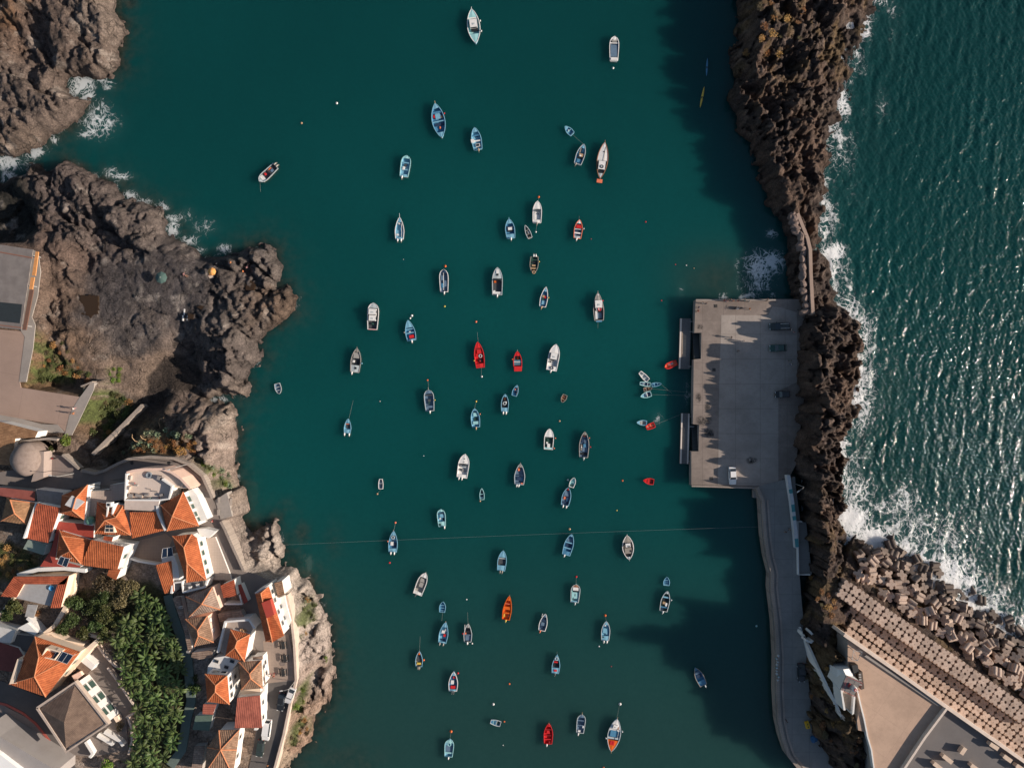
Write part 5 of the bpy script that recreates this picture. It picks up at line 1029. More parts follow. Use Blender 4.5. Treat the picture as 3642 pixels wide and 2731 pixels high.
h17 = house('house', 'tall white house with orange hipped roof and dark windows on two sides', E(A3, [(1770,845),(1962,860),(1982,1108),(1790,1085)], 17.2), VZ, 17.2, 'hip', WHITE, ORANGE, ridge=[T(A3,1862,945,18.8), T(A3,1858,1000,18.8)], wins=[(0,.3,5.4,1.1,1.1,GLASS),(0,.7,5.4,1.1,1.1,GLASS),(0,.35,2.4,1.1,1.2,GLASS),(0,.72,2.4,1.1,1.2,GLASS),(1,.2,5.6,.9,1.3,GLASS),(1,.5,5.6,.9,1.3,GLASS),(1,.8,5.6,.9,1.3,GLASS),(1,.3,2.6,.9,1.3,GLASS),(1,.7,2.6,.9,1.3,GLASS)])
solid('white_wing', E(A3, [(1795,780),(1850,705),(1945,690),(2062,728),(1975,850),(1790,840)], 13.2), VZ-1, 13.2, WHITE, 'bright white wing above the tall white house', 'annex')
for x, y in ((1870,735),(1955,785),(1905,830),(2005,735)): p = T(A3,x,y,13.25); b = MB(); b.box((0,0,.06), (1.1,.8,.12)); b.box((0,0,.14), (.9,.6,.06), 0, 1); tag(b.obj('roof_window', [GREYP, GLASS], loc=(p.x,p.y,13.2), rz=R(-18)), 'dark roof window in the bright white wing', 'roof window', 'roof windows in the white wing')
house('house', 'house with old brown hipped roof at the edge of the paved square', E(A3, [(2062,742),(2258,728),(2268,968),(2085,980)], 14.6), VZ, 14.6, 'hip', WHITE, BROWN, ridge=[T(A3,2155,845,16.2), T(A3,2165,885,16.2)], wins=[(1,.3,3.2,.8,1.2,GLASS),(1,.75,3.2,.8,1.2,GLASS)])
house('house', 'house with flat salmon red tiled roof above the asphalt lane', [*E(A3, [(2050,1050),(2245,1030)], 14.6), *E(A3, [(2262,1310),(2025,1312)], 13.6)], VZ, 14, 'shed', WHITE, SALM, wins=[(1,.3,2.8,.8,1.1,GLASS),(1,.75,2.8,.8,1.1,GLASS)], over=.1)
solid('white_strip', E(A3, [(2075,985),(2250,970),(2250,1030),(2045,1048)], 12.5), VZ-1, 12.5, WHITE, 'white flat strip between the brown hipped roof and the salmon roof', 'flat roof', mtop=CREAM)
house('house', 'house with large weathered brown hipped roof at the bottom of the lane', E(A3, [(1890,1330),(2068,1325),(2045,1500),(2010,1720),(1770,1700),(1790,1480)], 14.6), VZ, 14.6, 'pyr', WHITE, BROWN, ridge=[T(A3,1905,1500,16.6)], wins=[(1,.5,3,.8,1.2,GLASS),(2,.4,3,.8,1.2,GLASS)])
house('shed', 'small salmon roofed shed above the green corrugated roof', E(A3, [(1755,1105),(1868,1108),(1838,1195),(1748,1190)], 12.4), VZ, 12.4, 'flat', WHITE, SALM, over=.08, cat='shed')
house('shed', 'shed with green corrugated roof beside the banana path', E(A3, [(1690,1205),(1838,1200),(1806,1335),(1662,1325)], 12.0), VZ, 12.0, 'flat', WHITE, GREENP, over=.08, cat='shed')
house('shed', 'narrow pale corrugated lean-to at the bottom of the banana path', E(A3, [(1680,1470),(1770,1465),(1740,1690),(1650,1690)], 11.6), VZ, 11.6, 'flat', GREYP, CHECK, over=.08, cat='shed')
house('house', 'small orange roofed house above the pink fronted house', E(A3, [(1903,82),(2020,32),(2045,170),(1930,190)], 14), VZ, 14, 'flat', WHITE, RED_O, wins=[(3,.5,3,.7,1,SHUT)], over=.1)
house('annex', 'dark red roof strip between the small orange roof and the cliff house', E(A3, [(2050,80),(2080,70),(2140,220),(2105,240)], 12), VZ, 12, 'flat', WHITE, REDP, over=.05)
wall_obj('white_wall', TT(A3, [(1940,240),(2090,240),(2070,160)], 12), .4, VZ-1, 12.2, WHITE, 'white balustrade below the small orange roof')
solid('grey_terrace', E(A3, [(1570,70),(1750,40),(1760,95),(1590,140)], 13), VZ-1, 13, WHITE, 'grey roof terrace with white parapet below the long folded roof', 'terrace', mtop=paint('slate_terrace', (.20,.19,.19), .8, .3))
wall_obj('parapet_wall', TT(A3, [(1480,150),(1490,60),(1570,50),(1580,140),(1770,95),(1790,30)], 13.6), .45, VZ, 13.7, WHITE, 'white zigzag parapet below the long folded roof')
for x, y in ((1650,95),(1715,75)): p = T(A3,x,y,13); b = MB(); b.box((0,0,.3), (.7,.7,.5)); b.box((0,.3,.7), (.7,.1,.5)); tag(b.obj('garden_chair', WHITE, loc=(p.x,p.y,13)), ('left' if x < 1700 else 'right')+' white chair on the slate grey roof terrace', 'chair', 'chairs on the slate terrace')
clutter('ac_unit', A3, 1570, 265, 11.5, (.9,.5), .8, WHITE, 'white air conditioner left of the weathered hipped roof', 'air conditioner')
clutter('ac_unit', A3, 1635, 645, 11.5, (.8,.5), .7, CREAM, 'cream cabinet below the pink fronted house', 'cabinet')
house('cottage', 'low stone-roofed strip along the green banana path', E(A3, [(1490,190),(1560,180),(1660,640),(1630,680),(1590,480)], 11.5), VZ, 11.5, 'flat', WHITE, CHECK, over=.08)
# cliff-edge house with red dormer
h22 = house('house', 'white cliff edge house with long orange gable roof and red dormer roof', E(B3, [(-8,152),(108,88),(240,515),(138,572),(82,565)], 15.2), VZ, 15.2, [(1,2,3,6,5),(3,4,6),(4,0,5,6),(0,1,5)], WHITE, ORANGE, ridge=[T(B3,40,150,16.6), T(B3,135,545,16.6)], wins=[(1,.12,4.2,.8,1.3,GLASS),(1,.3,4.2,.8,1.3,GLASS),(1,.55,4.2,.8,1.2,GLASS),(1,.8,3.8,.8,1.2,GLASS),(1,.5,1.8,.8,1.2,GLASS),(1,.75,1.6,.8,1.2,GLASS),(1,.25,1.8,.8,1.2,GLASS)])
b = MB(); q = [p-h22.location for p in TT(B3, [(45,232),(120,205),(155,335),(90,365)], 16.9)]; b.prism(q, 5.5, 7.15, 0); b.obj('dormer_roof', paint('red_dormer', (.42,.06,.04), .75, .25), h22)
wall_obj('parapet_wall', TT(B3, [(-8,150),(110,85)], 15.5), .4, VZ, 15.5, WHITE, 'white gable parapet at the top of the cliff edge house')
house('annex', 'small red-brown tiled annex on the seaward side of the cliff edge house', E(B3, [(155,60),(222,40),(245,160),(190,188)], 13.2), VZ, 13.2, 'flat', WHITE, BROWN, over=.08)
solid('white_annex', E(B3, [(190,190),(245,170),(262,250),(300,390),(255,480),(235,350)], 11), VZ-3, 11, WHITE, 'white lower terrace on the seaward side of the cliff edge house', 'annex')
house('wall_house', 'white wall house with maroon door band beside the paved square', E(B3, [(-30,700),(55,690),(80,925),(20,965),(-10,960)], 13), VZ, 13, 'flat', WHITE, CHECK, wins=[(1,.3,2,.8,1.1,GLASS),(1,.7,2,.8,1.1,GLASS)], over=.05)
solid('white_strip', E(B3, [(20,970),(75,950),(70,1190),(10,1330),(-20,1330),(20,1180)], 12), VZ-1, 12, WHITE, 'white terraced wall above the asphalt lane', 'annex')
wall_obj('green_path_wall', TT(A3, [(1450,165),(1480,300),(1560,520),(1620,720),(1640,950),(1650,1080),(1610,1250),(1570,1500),(1470,1640)], VZ+.4), 2.1, VZ-1, VZ+.5, paint('green_path', (.13,.17,.15), .85, .3, 1.2), 'grey-green walkway along the right side of the banana garden', 'path')
# terraced wall in the gully and dirt bank
gw = TT(A2, [(1205,185),(1050,360),(940,480),(840,600)], 5.5)
wall_obj('gully_wall', gw, .85, 0, [4.2,5.2,6.2,7.5], STONE, 'straight stone wall descending through the gully to the beach')

# ================================================================== boats
PC = dict(W=(.80,.78,.75), L=(.20,.43,.56), B=(.07,.23,.38), N=(.025,.05,.10), G=(.36,.34,.31), K=(.02,.024,.028), R=(.62,.018,.022), O=(.72,.13,.012), A=(.34,.62,.63), T=(.45,.30,.17), C=(.075,.08,.085), S=(.13,.20,.28), Y=(.72,.50,.08), g=(.03,.075,.06), P=(.32,.15,.085), D=(.30,.27,.23), E=(.47,.52,.53), M=(.30,.02,.02), F=(.78,.20,.10))
CN = dict(W='white', L='light_blue', B='blue', N='navy', G='grey', K='black', R='red', O='orange', A='aqua', T='tan', C='charcoal', S='slate_blue', Y='yellow', g='dark_green', P='varnished_wood', D='driftwood', E='pale_grey', M='maroon', F='coral')
def bp(k, gloss=.45): return paint('boat_'+CN[k], PC[k], gloss, .35, 2.5, (.55,.5,.45), .4)
def hw(kind, u):
    if kind == 'double': return max(.02, math.sin(math.pi*min(max(u, .0), 1))**.72)
    if kind == 'pram': return .62 + .38*math.sin(math.pi*min(u/.62, 1)/2) - (.12*((u-.62)/.38)**2 if u > .62 else 0)
    e, m = {'round': (2.3, .36), 'speed': (2.0, .48), 'skiff': (1.75, .55), 'sharp': (1.5, .62)}[kind]
    f = (1-(1-min(u/m, 1))**e)**(.72 if kind != 'round' else .6)
    if u > m: f *= 1-(.16 if kind != 'speed' else .08)*((u-m)/(1-m))**1.6
    return max(f, .015)
def boat(t, bow, stern, wpx, kind, hull, rim, floor, feats, label, cat='boat', name='fishing_boat', group=None, z=0.0):
    pb, ps = T(t, *bow), T(t, *stern); L = (pb-ps).length; Wd_ = wpx*TK*S; mid = (pb+ps)/2
    ang = math.atan2(pb.y-ps.y, pb.x-ps.x)
    root = empty(name, (mid.x, mid.y, z), ang + R(random.uniform(-1,1)), label, cat, group or ('boats moored in the harbour' if cat == 'boat' else 'small dinghies in the harbour'))
    big = min(1.0, L/6); fb = .30 + .42*big; n_ = 14
    X_ = lambda u: L*(.5-u)
    def zg(u): return fb*(1 + .45*(1-u)**2.2 + (.35*u**3 if kind == 'double' else .05*u*u))
    us = [k/n_ for k in range(n_+1)]
    half = [hw(kind, u)*Wd_/2 for u in us]
    rw = .11 + .04*big
    out = []
    for u, h_ in zip(us, half):
        x = X_(u); zz = zg(u); r_ = max(.012, h_)
        out.append([(x-.06*L*(1-u)**3, r_*.62, -.15), (x-.03*L*(1-u)**3, r_*.86, .1), (x, r_, zz-.03)])
    b = MB()
    for s in (1, -1): b.grid([[(p[0], p[1]*s, p[2]) for p in row] for row in out], 0)
    if kind != 'double': b.face([(x, y, zz) for x, y, zz in out[-1]] + [(x, -y, zz) for x, y, zz in out[-1][::-1]])
    if kind == 'pram': b.face([(x, y, zz) for x, y, zz in out[0]] + [(x, -y, zz) for x, y, zz in out[0][::-1]])
    b.obj('hull', bp(hull), root, smooth=False)
    b = MB()
    inn = [max(.004, h_-rw) for h_ in half]
    for s in (1, -1):
        b.grid([[(X_(u), s*(h_+.03), zg(u)-.07), (X_(u), s*(h_+.03), zg(u)+.03), (X_(u), s*i_, zg(u)+.03), (X_(u), s*i_, zg(u)-.07)] for u, h_, i_ in zip(us, half, inn)], 0)
    for u_, k_ in ((1, -1), (0, 0)):
        if (kind == 'double') or (k_ == 0 and kind != 'pram'): continue
        x = X_(u_); s_ = .06 if k_ == 0 else -.06
        b.box((x-s_, 0, zg(u_)-.02), (.12, 2*half[k_]-.02, .12))
    b.obj('gunwale', bp(rim), root)
    b = MB(); fz = .12 + .12*big
    for s in (1, -1):
        b.grid([[(X_(u), s*i_, zg(u)-.06), (X_(u), s*i_*.93, fz), (X_(u), 0, fz)] for u, i_ in zip(us, inn)], 0)
    if kind != 'double': i_ = inn[-1]; b.face([(X_(.985), i_, zg(1)-.06), (X_(.985), i_*.93, fz), (X_(.985), -i_*.93, fz), (X_(.985), -i_, zg(1)-.06)])
    b.obj('cockpit', bp(floor, .6), root)
    def wat(u): return max(.01, hw(kind, u)*Wd_/2-rw*.8)
    for ft in feats:
        k = ft[0]
        if k in ('fd', 'sd'):
            u0, u1 = (0.0, ft[1]) if k == 'fd' else (ft[1], 1.0); b = MB(); uu = [u0+(u1-u0)*i/6 for i in range(7)]
            rows = [[(X_(u), wat(u), zg(u)-.04), (X_(u), 0, zg(u)+.03), (X_(u), -wat(u), zg(u)-.04)] for u in uu]; b.grid(rows)
            ue = u1 if k == 'fd' else u0; b.face([(X_(ue), wat(ue), zg(ue)-.04), (X_(ue), 0, zg(ue)+.03), (X_(ue), -wat(ue), zg(ue)-.04), (X_(ue), -wat(ue)*.9, fz), (X_(ue), wat(ue)*.9, fz)])
            b.obj('foredeck' if k == 'fd' else 'stern_deck', bp(ft[2]), root)
        elif k == 'th':
            u, c_ = ft[1], ft[2]; du = ft[3] if len(ft) > 3 else .05; b = MB(); b.box((X_(u), 0, zg(u)-.12), (max(.16, du*L), 2*wat(u)*.98, .06)); b.obj('thwart', bp(c_), root)
        elif k == 'box':
            u, v, du, dv, hh, c_ = ft[1:7]; b = MB(); z0 = fz; b.box((X_(u), -v*wat(u), z0+hh/2), (du*L, dv*Wd_, hh), 0, 0, .96); b.obj(ft[7] if len(ft) > 7 else 'locker', bp(c_), root)
        elif k == 'cab':
            u, v, du, dv, hh, c_ = ft[1:7]; z0 = fz; b = MB(); cx_, cy_ = X_(u), -v*wat(u); b.box((cx_, cy_, z0+hh/2), (du*L, dv*Wd_, hh), 0, 0, .88); cb_ = b.obj('cabin', bp(c_), root)
            b = MB(); b.box((cx_+du*L*.475, cy_, z0+hh*.68), (.10, dv*Wd_*.76, hh*.42), 0, 0, 1, R(-12)); b.box((cx_-du*L*.475, cy_, z0+hh*.68), (.08, dv*Wd_*.7, hh*.4), 0, 0, 1, R(8))
            for s in (1,-1): b.box((cx_, cy_+s*dv*Wd_*.465, z0+hh*.66), (du*L*.6, .07, hh*.36))
            b.obj('window', GLASS, cb_)
            b = MB(); b.box((cx_, cy_, z0+hh+.03), (du*L*.95, dv*Wd_*.93, .07)); b.box((cx_-du*L*.1, cy_, z0+hh+.09), (du*L*.22, dv*Wd_*.3, .06), 0, 1); b.obj('cabin_roof', [bp(c_), bp('E')], cb_)
        elif k == 'hat':
            u, v, du, dv, c_ = ft[1:6]; b = MB(); b.box((X_(u), -v*wat(u), zg(u)+.05), (du*L, dv*Wd_, .07)); b.obj('hatch', bp(c_), root)
        elif k == 'ws':
            u = ft[1]; b = MB(); w_ = wat(u)
            pts = [(X_(u)-.35, w_*.95), (X_(u)+.05, w_*.6), (X_(u)+.12, 0), (X_(u)+.05, -w_*.6), (X_(u)-.35, -w_*.95)]
            b.grid([[(x, y, zg(u)-.05) for x, y in pts], [(x-.28, y*.94, zg(u)+.42) for x, y in pts]]); b.obj('windscreen', GLASS, root)
        elif k == 'eng':
            for v in ft[1]:
                c_ = ft[2]; e_ = MB(); x0 = X_(1.0); y0 = -v*half[-1]; za = zg(1)
                rows = []
                for q in range(6):
                    tq = q/5; rr = .20*math.sin(math.pi*(.18+.72*tq))**.6; xx = x0+.14-.66*tq; zz_ = za+.30-.10*tq
                    rows.append([(xx, y0+rr*math.cos(a), zz_+rr*1.15*math.sin(a)) for a in [2*math.pi*j/8 for j in range(8)]])
                e_.grid(rows, 0, close=True); e_.face(rows[0]); e_.face(rows[-1]); ob = e_.obj('outboard_motor', bp(c_, .3), root, smooth=False)
                e_ = MB(); e_.box((x0-.42, y0, za-.02), (.16, .12, .7), 0, 0, 1, R(-38)); e_.box((x0-.62, y0, za-.22), (.34, .06, .14)); e_.obj('drive_leg', bp('D'), ob)
        elif k == 'ring':
            u, v, c_ = ft[1:4]; r0 = .36; b = MB(); rows = []
            cz = ft[4] if len(ft) > 4 else zg(u)-.02
            for i in range(13):
                a = 2*math.pi*i/12; rows.append([(X_(u)+(r0+.10*math.cos(q))*math.cos(a), -v*wat(u)+(r0+.10*math.cos(q))*math.sin(a), cz+.1+.08*math.sin(q)) for q in [2*math.pi*j/6 for j in range(6)]])
            b.grid(rows, 0, close=True); b.obj('life_ring', bp(c_), root)
        elif k == 'post':
            s_ = ft[1] if len(ft) > 1 else .5; b = MB(); b.tube([(X_(.06), 0, zg(0)-.25), (X_(0), 0, zg(0)+.02), (X_(0)+s_, 0, zg(0)+.28)], .075, 6, 0, .6); b.obj('stem_post', bp(ft[2] if len(ft) > 2 else rim), root)
            if kind == 'double': b = MB(); b.tube([(X_(.95), 0, zg(1)-.2), (X_(1)-.25, 0, zg(1)+.25)], .07, 6, 0, .6); b.obj('stern_post', bp(ft[2] if len(ft) > 2 else rim), root)
        elif k == 'plat':
            b = MB(); b.box((X_(1)-ft[1]/2, 0, .35), (ft[1], Wd_*ft[3], .12)); b.obj('swim_platform', bp(ft[2]), root)
        elif k == 'fen':
            u, v, c_ = ft[1:4]; b = MB(); b.lathe([(.05,-.35),(.15,-.25),(.17,0),(.15,.2),(.05,.3)], (X_(u), -v*(hw(kind,u)*Wd_/2+.18), zg(u)-.1), 8); b.obj('fender', bp(c_), root)
        elif k == 'oar':
            v = ft[1]; b = MB(); b.tube([(X_(.85), -v*wat(.8)*.7, zg(.8)+.06), (X_(.25), -v*wat(.3)*.8, zg(.3)+.05)], .035, 5); b.box((X_(.2), -v*wat(.25)*.8, zg(.2)+.04), (.5,.13,.03)); b.obj('oar', bp('D'), root)
        elif k == 'pole':
            b = MB(); b.tube([(X_(ft[1]), -ft[3]*wat(.5), zg(.4)+.15), (X_(ft[2]), -ft[3]*wat(.5), zg(.6)+.15)], .05, 5); b.obj('pole', bp(ft[4]), root)
        elif k == 'pile':
            u, v, r_, c_, pl = ft[1:6]; bm = bmesh.new(); bmesh.ops.create_icosphere(bm, subdivisions=2, radius=r_)
            for q in bm.verts:
                nn = vn(np.array([q.co.x*4+u*31]), np.array([q.co.y*4+q.co.z*3]), 5)[0]; q.co *= .65+.7*nn; q.co.z *= .5; q.co.x *= 1.25
            me = bpy.data.meshes.new('net_heap'); bm.to_mesh(me); bm.free(); me.materials.append(bp(c_, .9))
            wp = Matrix.Rotation(ang, 3, 'Z') @ Vector((X_(u), -v*wat(u), fz+.12)) + Vector((mid.x, mid.y, z))
            o = link_mesh('net_heap', me, None, wp, ang); tag(o, pl, 'net heap', 'gear heaped in the boats')
    return root
F_ = boat
ENG1, ENG2 = ('eng', (0,), 'W'), ('eng', (-.45,.45), 'W')
# --- first column of tiles
F_(B0,(1863,95),(1898,390),112,'double','L','W','A',[('fd',.24,'A'),('th',.25,'W'),('cab',.43,0,.24,.62,1.0,'W'),('box',.60,.1,.07,.55,.5,'K','engine_hatch'),('sd',.72,'A'),('box',.78,-.5,.10,.22,.4,'g','crate'),('fen',.36,1.05,'W'),('fen',.66,1.05,'W'),('post',.35)],'pale blue double-ended boat with a white cabin, topmost of the moored boats')
F_(B0,(1548,905),(1607,1200),115,'double','L','L','B',[('fd',.14,'L'),('th',.26,'B'),('th',.52,'L',.03),('box',.36,.05,.16,.42,.35,'L','engine_box'),('box',.60,0,.08,.7,.2,'N','well'),('sd',.84,'L'),('post',.5,'T'),('pile',.35,-.55,.42,'R','heap of red nets on the port side of the long light blue double-ender'),('pile',.69,.05,.3,'F','heap of orange floats near the stern of the long light blue double-ender'),('box',.40,.6,.06,.16,.35,'T','fish_box'),('fen',.33,1.05,'R')],'long light blue double-ended open boat with red nets aboard')
F_(B0,(1887,1112),(1918,1300),88,'skiff','L','L','L',[('fd',.2,'L'),('th',.36,'B'),('box',.36,.3,.09,.25,.2,'N','locker'),('box',.58,-.9,.16,.3,.6,'W'),('th',.6,'W',.06),('box',.80,.1,.14,.42,.4,'W','console'),('box',.80,.1,.10,.3,.45,'K','seat'),('eng',(.1,),'T')],'light blue skiff with a white box on its left side and a tan engine')
F_(B0,(1305,1352),(1280,1535),85,'round','W','A','L',[('fd',.14,'A'),('th',.34,'L'),('box',.44,-.1,.1,.25,.3,'C','engine_box'),('box',.6,-.35,.16,.22,.45,'W'),('th',.66,'L'),('sd',.88,'L'),('eng',(-.4,),'W')],'blunt-bowed light blue skiff with a white engine set left of centre')
F_(B0,(35,1575),(178,1440),75,'round','G','E','C',[('fd',.13,'E'),('box',.22,0,.15,.75,.45,'W'),('box',.42,.45,.08,.22,.4,'R','fuel_tank'),('th',.62,'C'),('box',.74,-.2,.14,.3,.5,'S','console'),('box',.68,.6,.2,.14,.4,'F','cushion'),('eng',(-.35,.4),'G')],'grey rimmed dinghy lying diagonally alone off the left rocks')
F_(B1,(1245,225),(1240,415),80,'sharp','L','W','L',[('post',.9,'E'),('fd',.22,'L'),('box',.28,-.1,.08,.3,.4,'W'),('pole',.3,.9,.55,'W'),('box',.46,.35,.26,.22,.3,'B','locker'),('box',.78,-.55,.08,.22,.4,'W'),('sd',.9,'L'),ENG2],'light blue skiff with a long stem post and two white engines, left of the centre')
F_(B1,(2185,238),(2200,405),84,'skiff','L','L','B',[('post',.3),('fd',.24,'L'),('th',.42,'N',.1),('box',.5,0,.14,.42,.55,'W','console'),('box',.60,0,.10,.6,.2,'K','seat'),('sd',.78,'L'),('eng',(0,),'W')],'light blue skiff with a white console and dark seat, beside the small grey dinghy')
F_(B1,(1622,672),(1627,868),78,'round','N','W','S',[('fd',.16,'N'),('pole',.16,.92,-.1,'W'),('box',.38,-.4,.22,.36,.4,'S','tarp'),('box',.62,.35,.28,.36,.4,'S','tarp'),('box',.7,-.4,.2,.34,.4,'B','tarp'),('pile',.1,.1,.22,'F','small heap of orange line on the bow of the navy skiff'),ENG1],'navy skiff covered in slate blue tarps with a white centre pole')
F_(B1,(2085,655),(2083,893),90,'speed','G','E','C',[('fd',.40,'E'),('hat',.15,0,.14,.24,'W'),('hat',.27,0,.07,.2,'K'),('ws',.42),('box',.52,-.5,.07,.2,.45,'O','seat'),('th',.92,'W',.08),('box',.88,-.7,.1,.2,.4,'W'),ENG1],'grey motorboat with white fore hatch, windscreen and dark open cockpit')
F_(B1,(1020,960),(1008,1190),98,'round','W','W','C',[('fd',.2,'E'),('box',.12,-.2,.06,.2,.55,'R','anchor_locker'),('cab',.34,-.06,.22,.70,1.3,'W'),('cab',.57,-.06,.22,.64,1.0,'W'),('box',.78,.0,.08,.2,.4,'g','engine_box'),('th',.99,'M',.05)],'broad white cabin boat with blunt bow and red stern edge')
F_(B1,(1315,1108),(1348,1285),88,'sharp','L','L','B',[('fd',.36,'L'),('th',.44,'L'),('th',.62,'L'),('box',.57,-.1,.07,.16,.3,'W'),('box',.80,.1,.15,.46,.5,'R','fuel_box'),('sd',.92,'L'),('fen',.55,-1.05,'G'),ENG1],'light blue skiff with a red box before the engine and long foredeck')
F_(B1,(880,1350),(855,1558),88,'skiff','E','G','C',[('post',.35,'D'),('fd',.16,'D'),('box',.30,0,.24,.6,.55,'G','deck_house'),('box',.55,-.5,.1,.2,.45,'W'),('box',.60,.3,.16,.36,.2,'K','well'),('sd',.70,'E'),('hat',.82,.1,.09,.2,'K'),('fen',.6,1.05,'L'),('eng',(-.6,),'W')],'weathered grey and white skiff left of the harbour centre with engine at its lower left')
F_(B1,(1915,1295),(1938,1518),85,'skiff','R','R','R',[('fd',.24,'R'),('th',.28,'M'),('box',.38,.1,.16,.46,.5,'R','wheelhouse'),('ring',.55,.25,'E'),('box',.72,.15,.12,.42,.3,'K','well'),('box',.74,.05,.06,.1,.5,'R'),('sd',.84,'R'),('fen',.7,-1.0,'Y')],'all red boat with a pale life ring, in the middle of the harbour')
F_(B2,(207,85),(186,-6),56,'skiff','E','E','S',[('th',.35,'E'),('th',.65,'E')],'small grey-white dinghy alone near the beach cove','dinghy','dinghy')
F_(B2,(800,298),(790,425),62,'sharp','L','L','L',[('fd',.28,'L'),('th',.36,'F',.04),('box',.52,.1,.24,.6,.15,'C','well'),('sd',.72,'L'),('eng',(-.8,.75),'W')],'small light blue skiff with dark well and two wide-set engines, left side')
F_(B2,(1490,48),(1505,232),85,'round','S','E','S',[('post',.6,'D'),('fd',.18,'S'),('th',.26,'C'),('box',.5,0,.12,.3,.4,'C','console'),('box',.62,-.1,.12,.12,.3,'g','crate'),('th',.8,'S',.1),('fen',.5,1.0,'Y'),ENG1],'slate blue blunt skiff with a yellowish right rim and a white engine')
F_(B2,(1888,208),(1900,372),78,'skiff','W','L','L',[('fd',.12,'L'),('box',.24,-.3,.1,.16,.3,'K','net_box'),('box',.33,.15,.2,.5,.35,'A','locker'),('box',.56,.1,.16,.5,.12,'g','well'),('box',.76,0,.16,.6,.4,'A','stern_box'),('fen',.32,1.1,'F'),('eng',(0,),'T')],'light blue and white skiff with one tan engine and yellow buoy ahead')
F_(B2,(2150,85),(2148,240),66,'skiff','L','L','C',[('fd',.16,'L'),('pile',.26,0,.28,'F','heap of orange rope in the bow of the twin-engined skiff'),('box',.46,.25,.1,.25,.4,'W'),('ring',.52,-.1,'E'),('box',.66,0,.12,.5,.15,'K','well'),('sd',.76,'L'),ENG2],'small light blue skiff with orange rope in its bow and two white engines')
F_(B2,(1808,600),(1777,805),96,'speed','W','W','W',[('fd',.40,'W'),('hat',.2,0,.04,.08,'K'),('hat',.33,0,.03,.08,'C'),('ws',.43),('box',.53,.1,.08,.4,.45,'E','console'),('box',.68,-.45,.1,.16,.4,'C','seat'),('box',.70,.3,.14,.36,.12,'G','floor_mat'),('sd',.86,'W'),('eng',(-.55,.05),'W')],'clean white speedboat with black hatch dots and two engines, lower centre')
F_(B2,(1080,815),(1080,903),42,'pram','W','W','S',[('th',.45,'E'),('th',.2,'C'),('box',.6,.1,.3,.12,.2,'C','keel_case')],'tiny white pram dinghy with blunt ends tied to a tan buoy','dinghy','dinghy')
F_(B2,(1950,895),(1952,995),42,'sharp','L','A','N',[('th',.52,'A'),('th',.82,'L'),('box',.4,0,.2,.3,.15,'C','bag')],'tiny light blue dinghy with pointed bow and dark inside, left of centre','dinghy','dinghy')
F_(B2,(1597,1075),(1608,1225),72,'round','A','A','L',[('fd',.14,'A'),('th',.26,'C',.03),('box',.38,.1,.22,.44,.35,'L','engine_box'),('box',.54,-.4,.08,.16,.4,'W'),('box',.6,.5,.14,.2,.12,'K','well'),('sd',.72,'A'),('hat',.88,-.6,.12,.2,'g'),('eng',(.65,),'W')],'aqua skiff with a rounded bow and engine at its lower right')
F_(B2,(1192,1262),(1182,1445),80,'sharp','B','L','B',[('post',.4,'D'),('fd',.2,'L'),('ring',.3,-.1,'E'),('th',.38,'B'),('box',.6,-.3,.18,.28,.5,'W'),('box',.66,.35,.2,.3,.2,'N','well'),('sd',.82,'L'),('fen',.5,-1.05,'F'),ENG2],'blue skiff with a big white box and two engines, under the long cable')
F_(B2,(2135,1428),(2115,1605),78,'skiff','L','L','C',[('fd',.34,'L'),('box',.54,0,.28,.82,.2,'C','well'),('th',.40,'E',.04),('sd',.74,'L'),('eng',(-.25,.3),'D')],'light blue skiff with a wide charcoal well and two small engines')
F_(B3,(1468,-36),(1394,152),84,'speed','W','W','G',[('fd',.22,'W'),('box',.36,0,.16,.5,.4,'G','console'),('box',.56,.05,.2,.42,.45,'G','seat'),('box',.70,-.4,.1,.2,.4,'C','locker'),('sd',.88,'W'),('eng',(-.3,),'C')],'open white motorboat with grey seats, lying slightly tilted')
F_(B3,(1615,215),(1608,308),56,'skiff','L','L','B',[('th',.35,'L'),('th',.6,'L'),('th',.85,'L')],'small light blue dinghy with plank seats, above the blue boat with white boxes','dinghy','dinghy')
F_(B3,(1640,388),(1608,570),80,'sharp','B','L','L',[('post',.35,'T'),('fd',.24,'L'),('box',.36,.45,.14,.2,.4,'W'),('box',.48,-.2,.14,.34,.45,'W'),('box',.64,.25,.12,.24,.4,'R','fuel_box'),('box',.86,0,.08,.5,.15,'N','well'),('sd',.93,'L'),('eng',(-.6,.35),'G')],'blue skiff with white boxes and one red box, below the small dinghy')
F_(B3,(1832,402),(1828,562),72,'sharp','G','E','C',[('fd',.22,'G'),('pole',.05,.45,-.9,'W'),('box',.5,-.7,.2,.16,.4,'F','fender_bag'),('th',.44,'K',.1),('box',.8,.1,.26,.7,.25,'S','locker'),('th',.62,'S'),('fen',.55,-1.05,'R'),('eng',(-.1,),'W')],'grey skiff with coral gear along its left side and long bow line')
F_(B3,(1412,640),(1408,775),64,'sharp','S','L','D',[('fd',.22,'O'),('box',.48,0,.4,.74,.18,'C','tarp'),('box',.80,0,.13,.55,.4,'Y','fish_crate'),('eng',(-.25,.2),'D')],'small skiff with orange foredeck, olive tarp and a yellow crate')
F_(B3,(1708,815),(1702,985),80,'sharp','L','W','B',[('post',.3,'D'),('fd',.2,'L'),('box',.30,.25,.1,.28,.4,'R','fuel_box'),('box',.54,-.25,.2,.32,.5,'W'),('box',.56,.5,.24,.16,.12,'N','well'),('box',.80,-.05,.15,.52,.4,'R','stern_cover'),('sd',.9,'L'),('eng',(-.25,.2),'C')],'light blue skiff with two red covers, a white box and a dark engine')
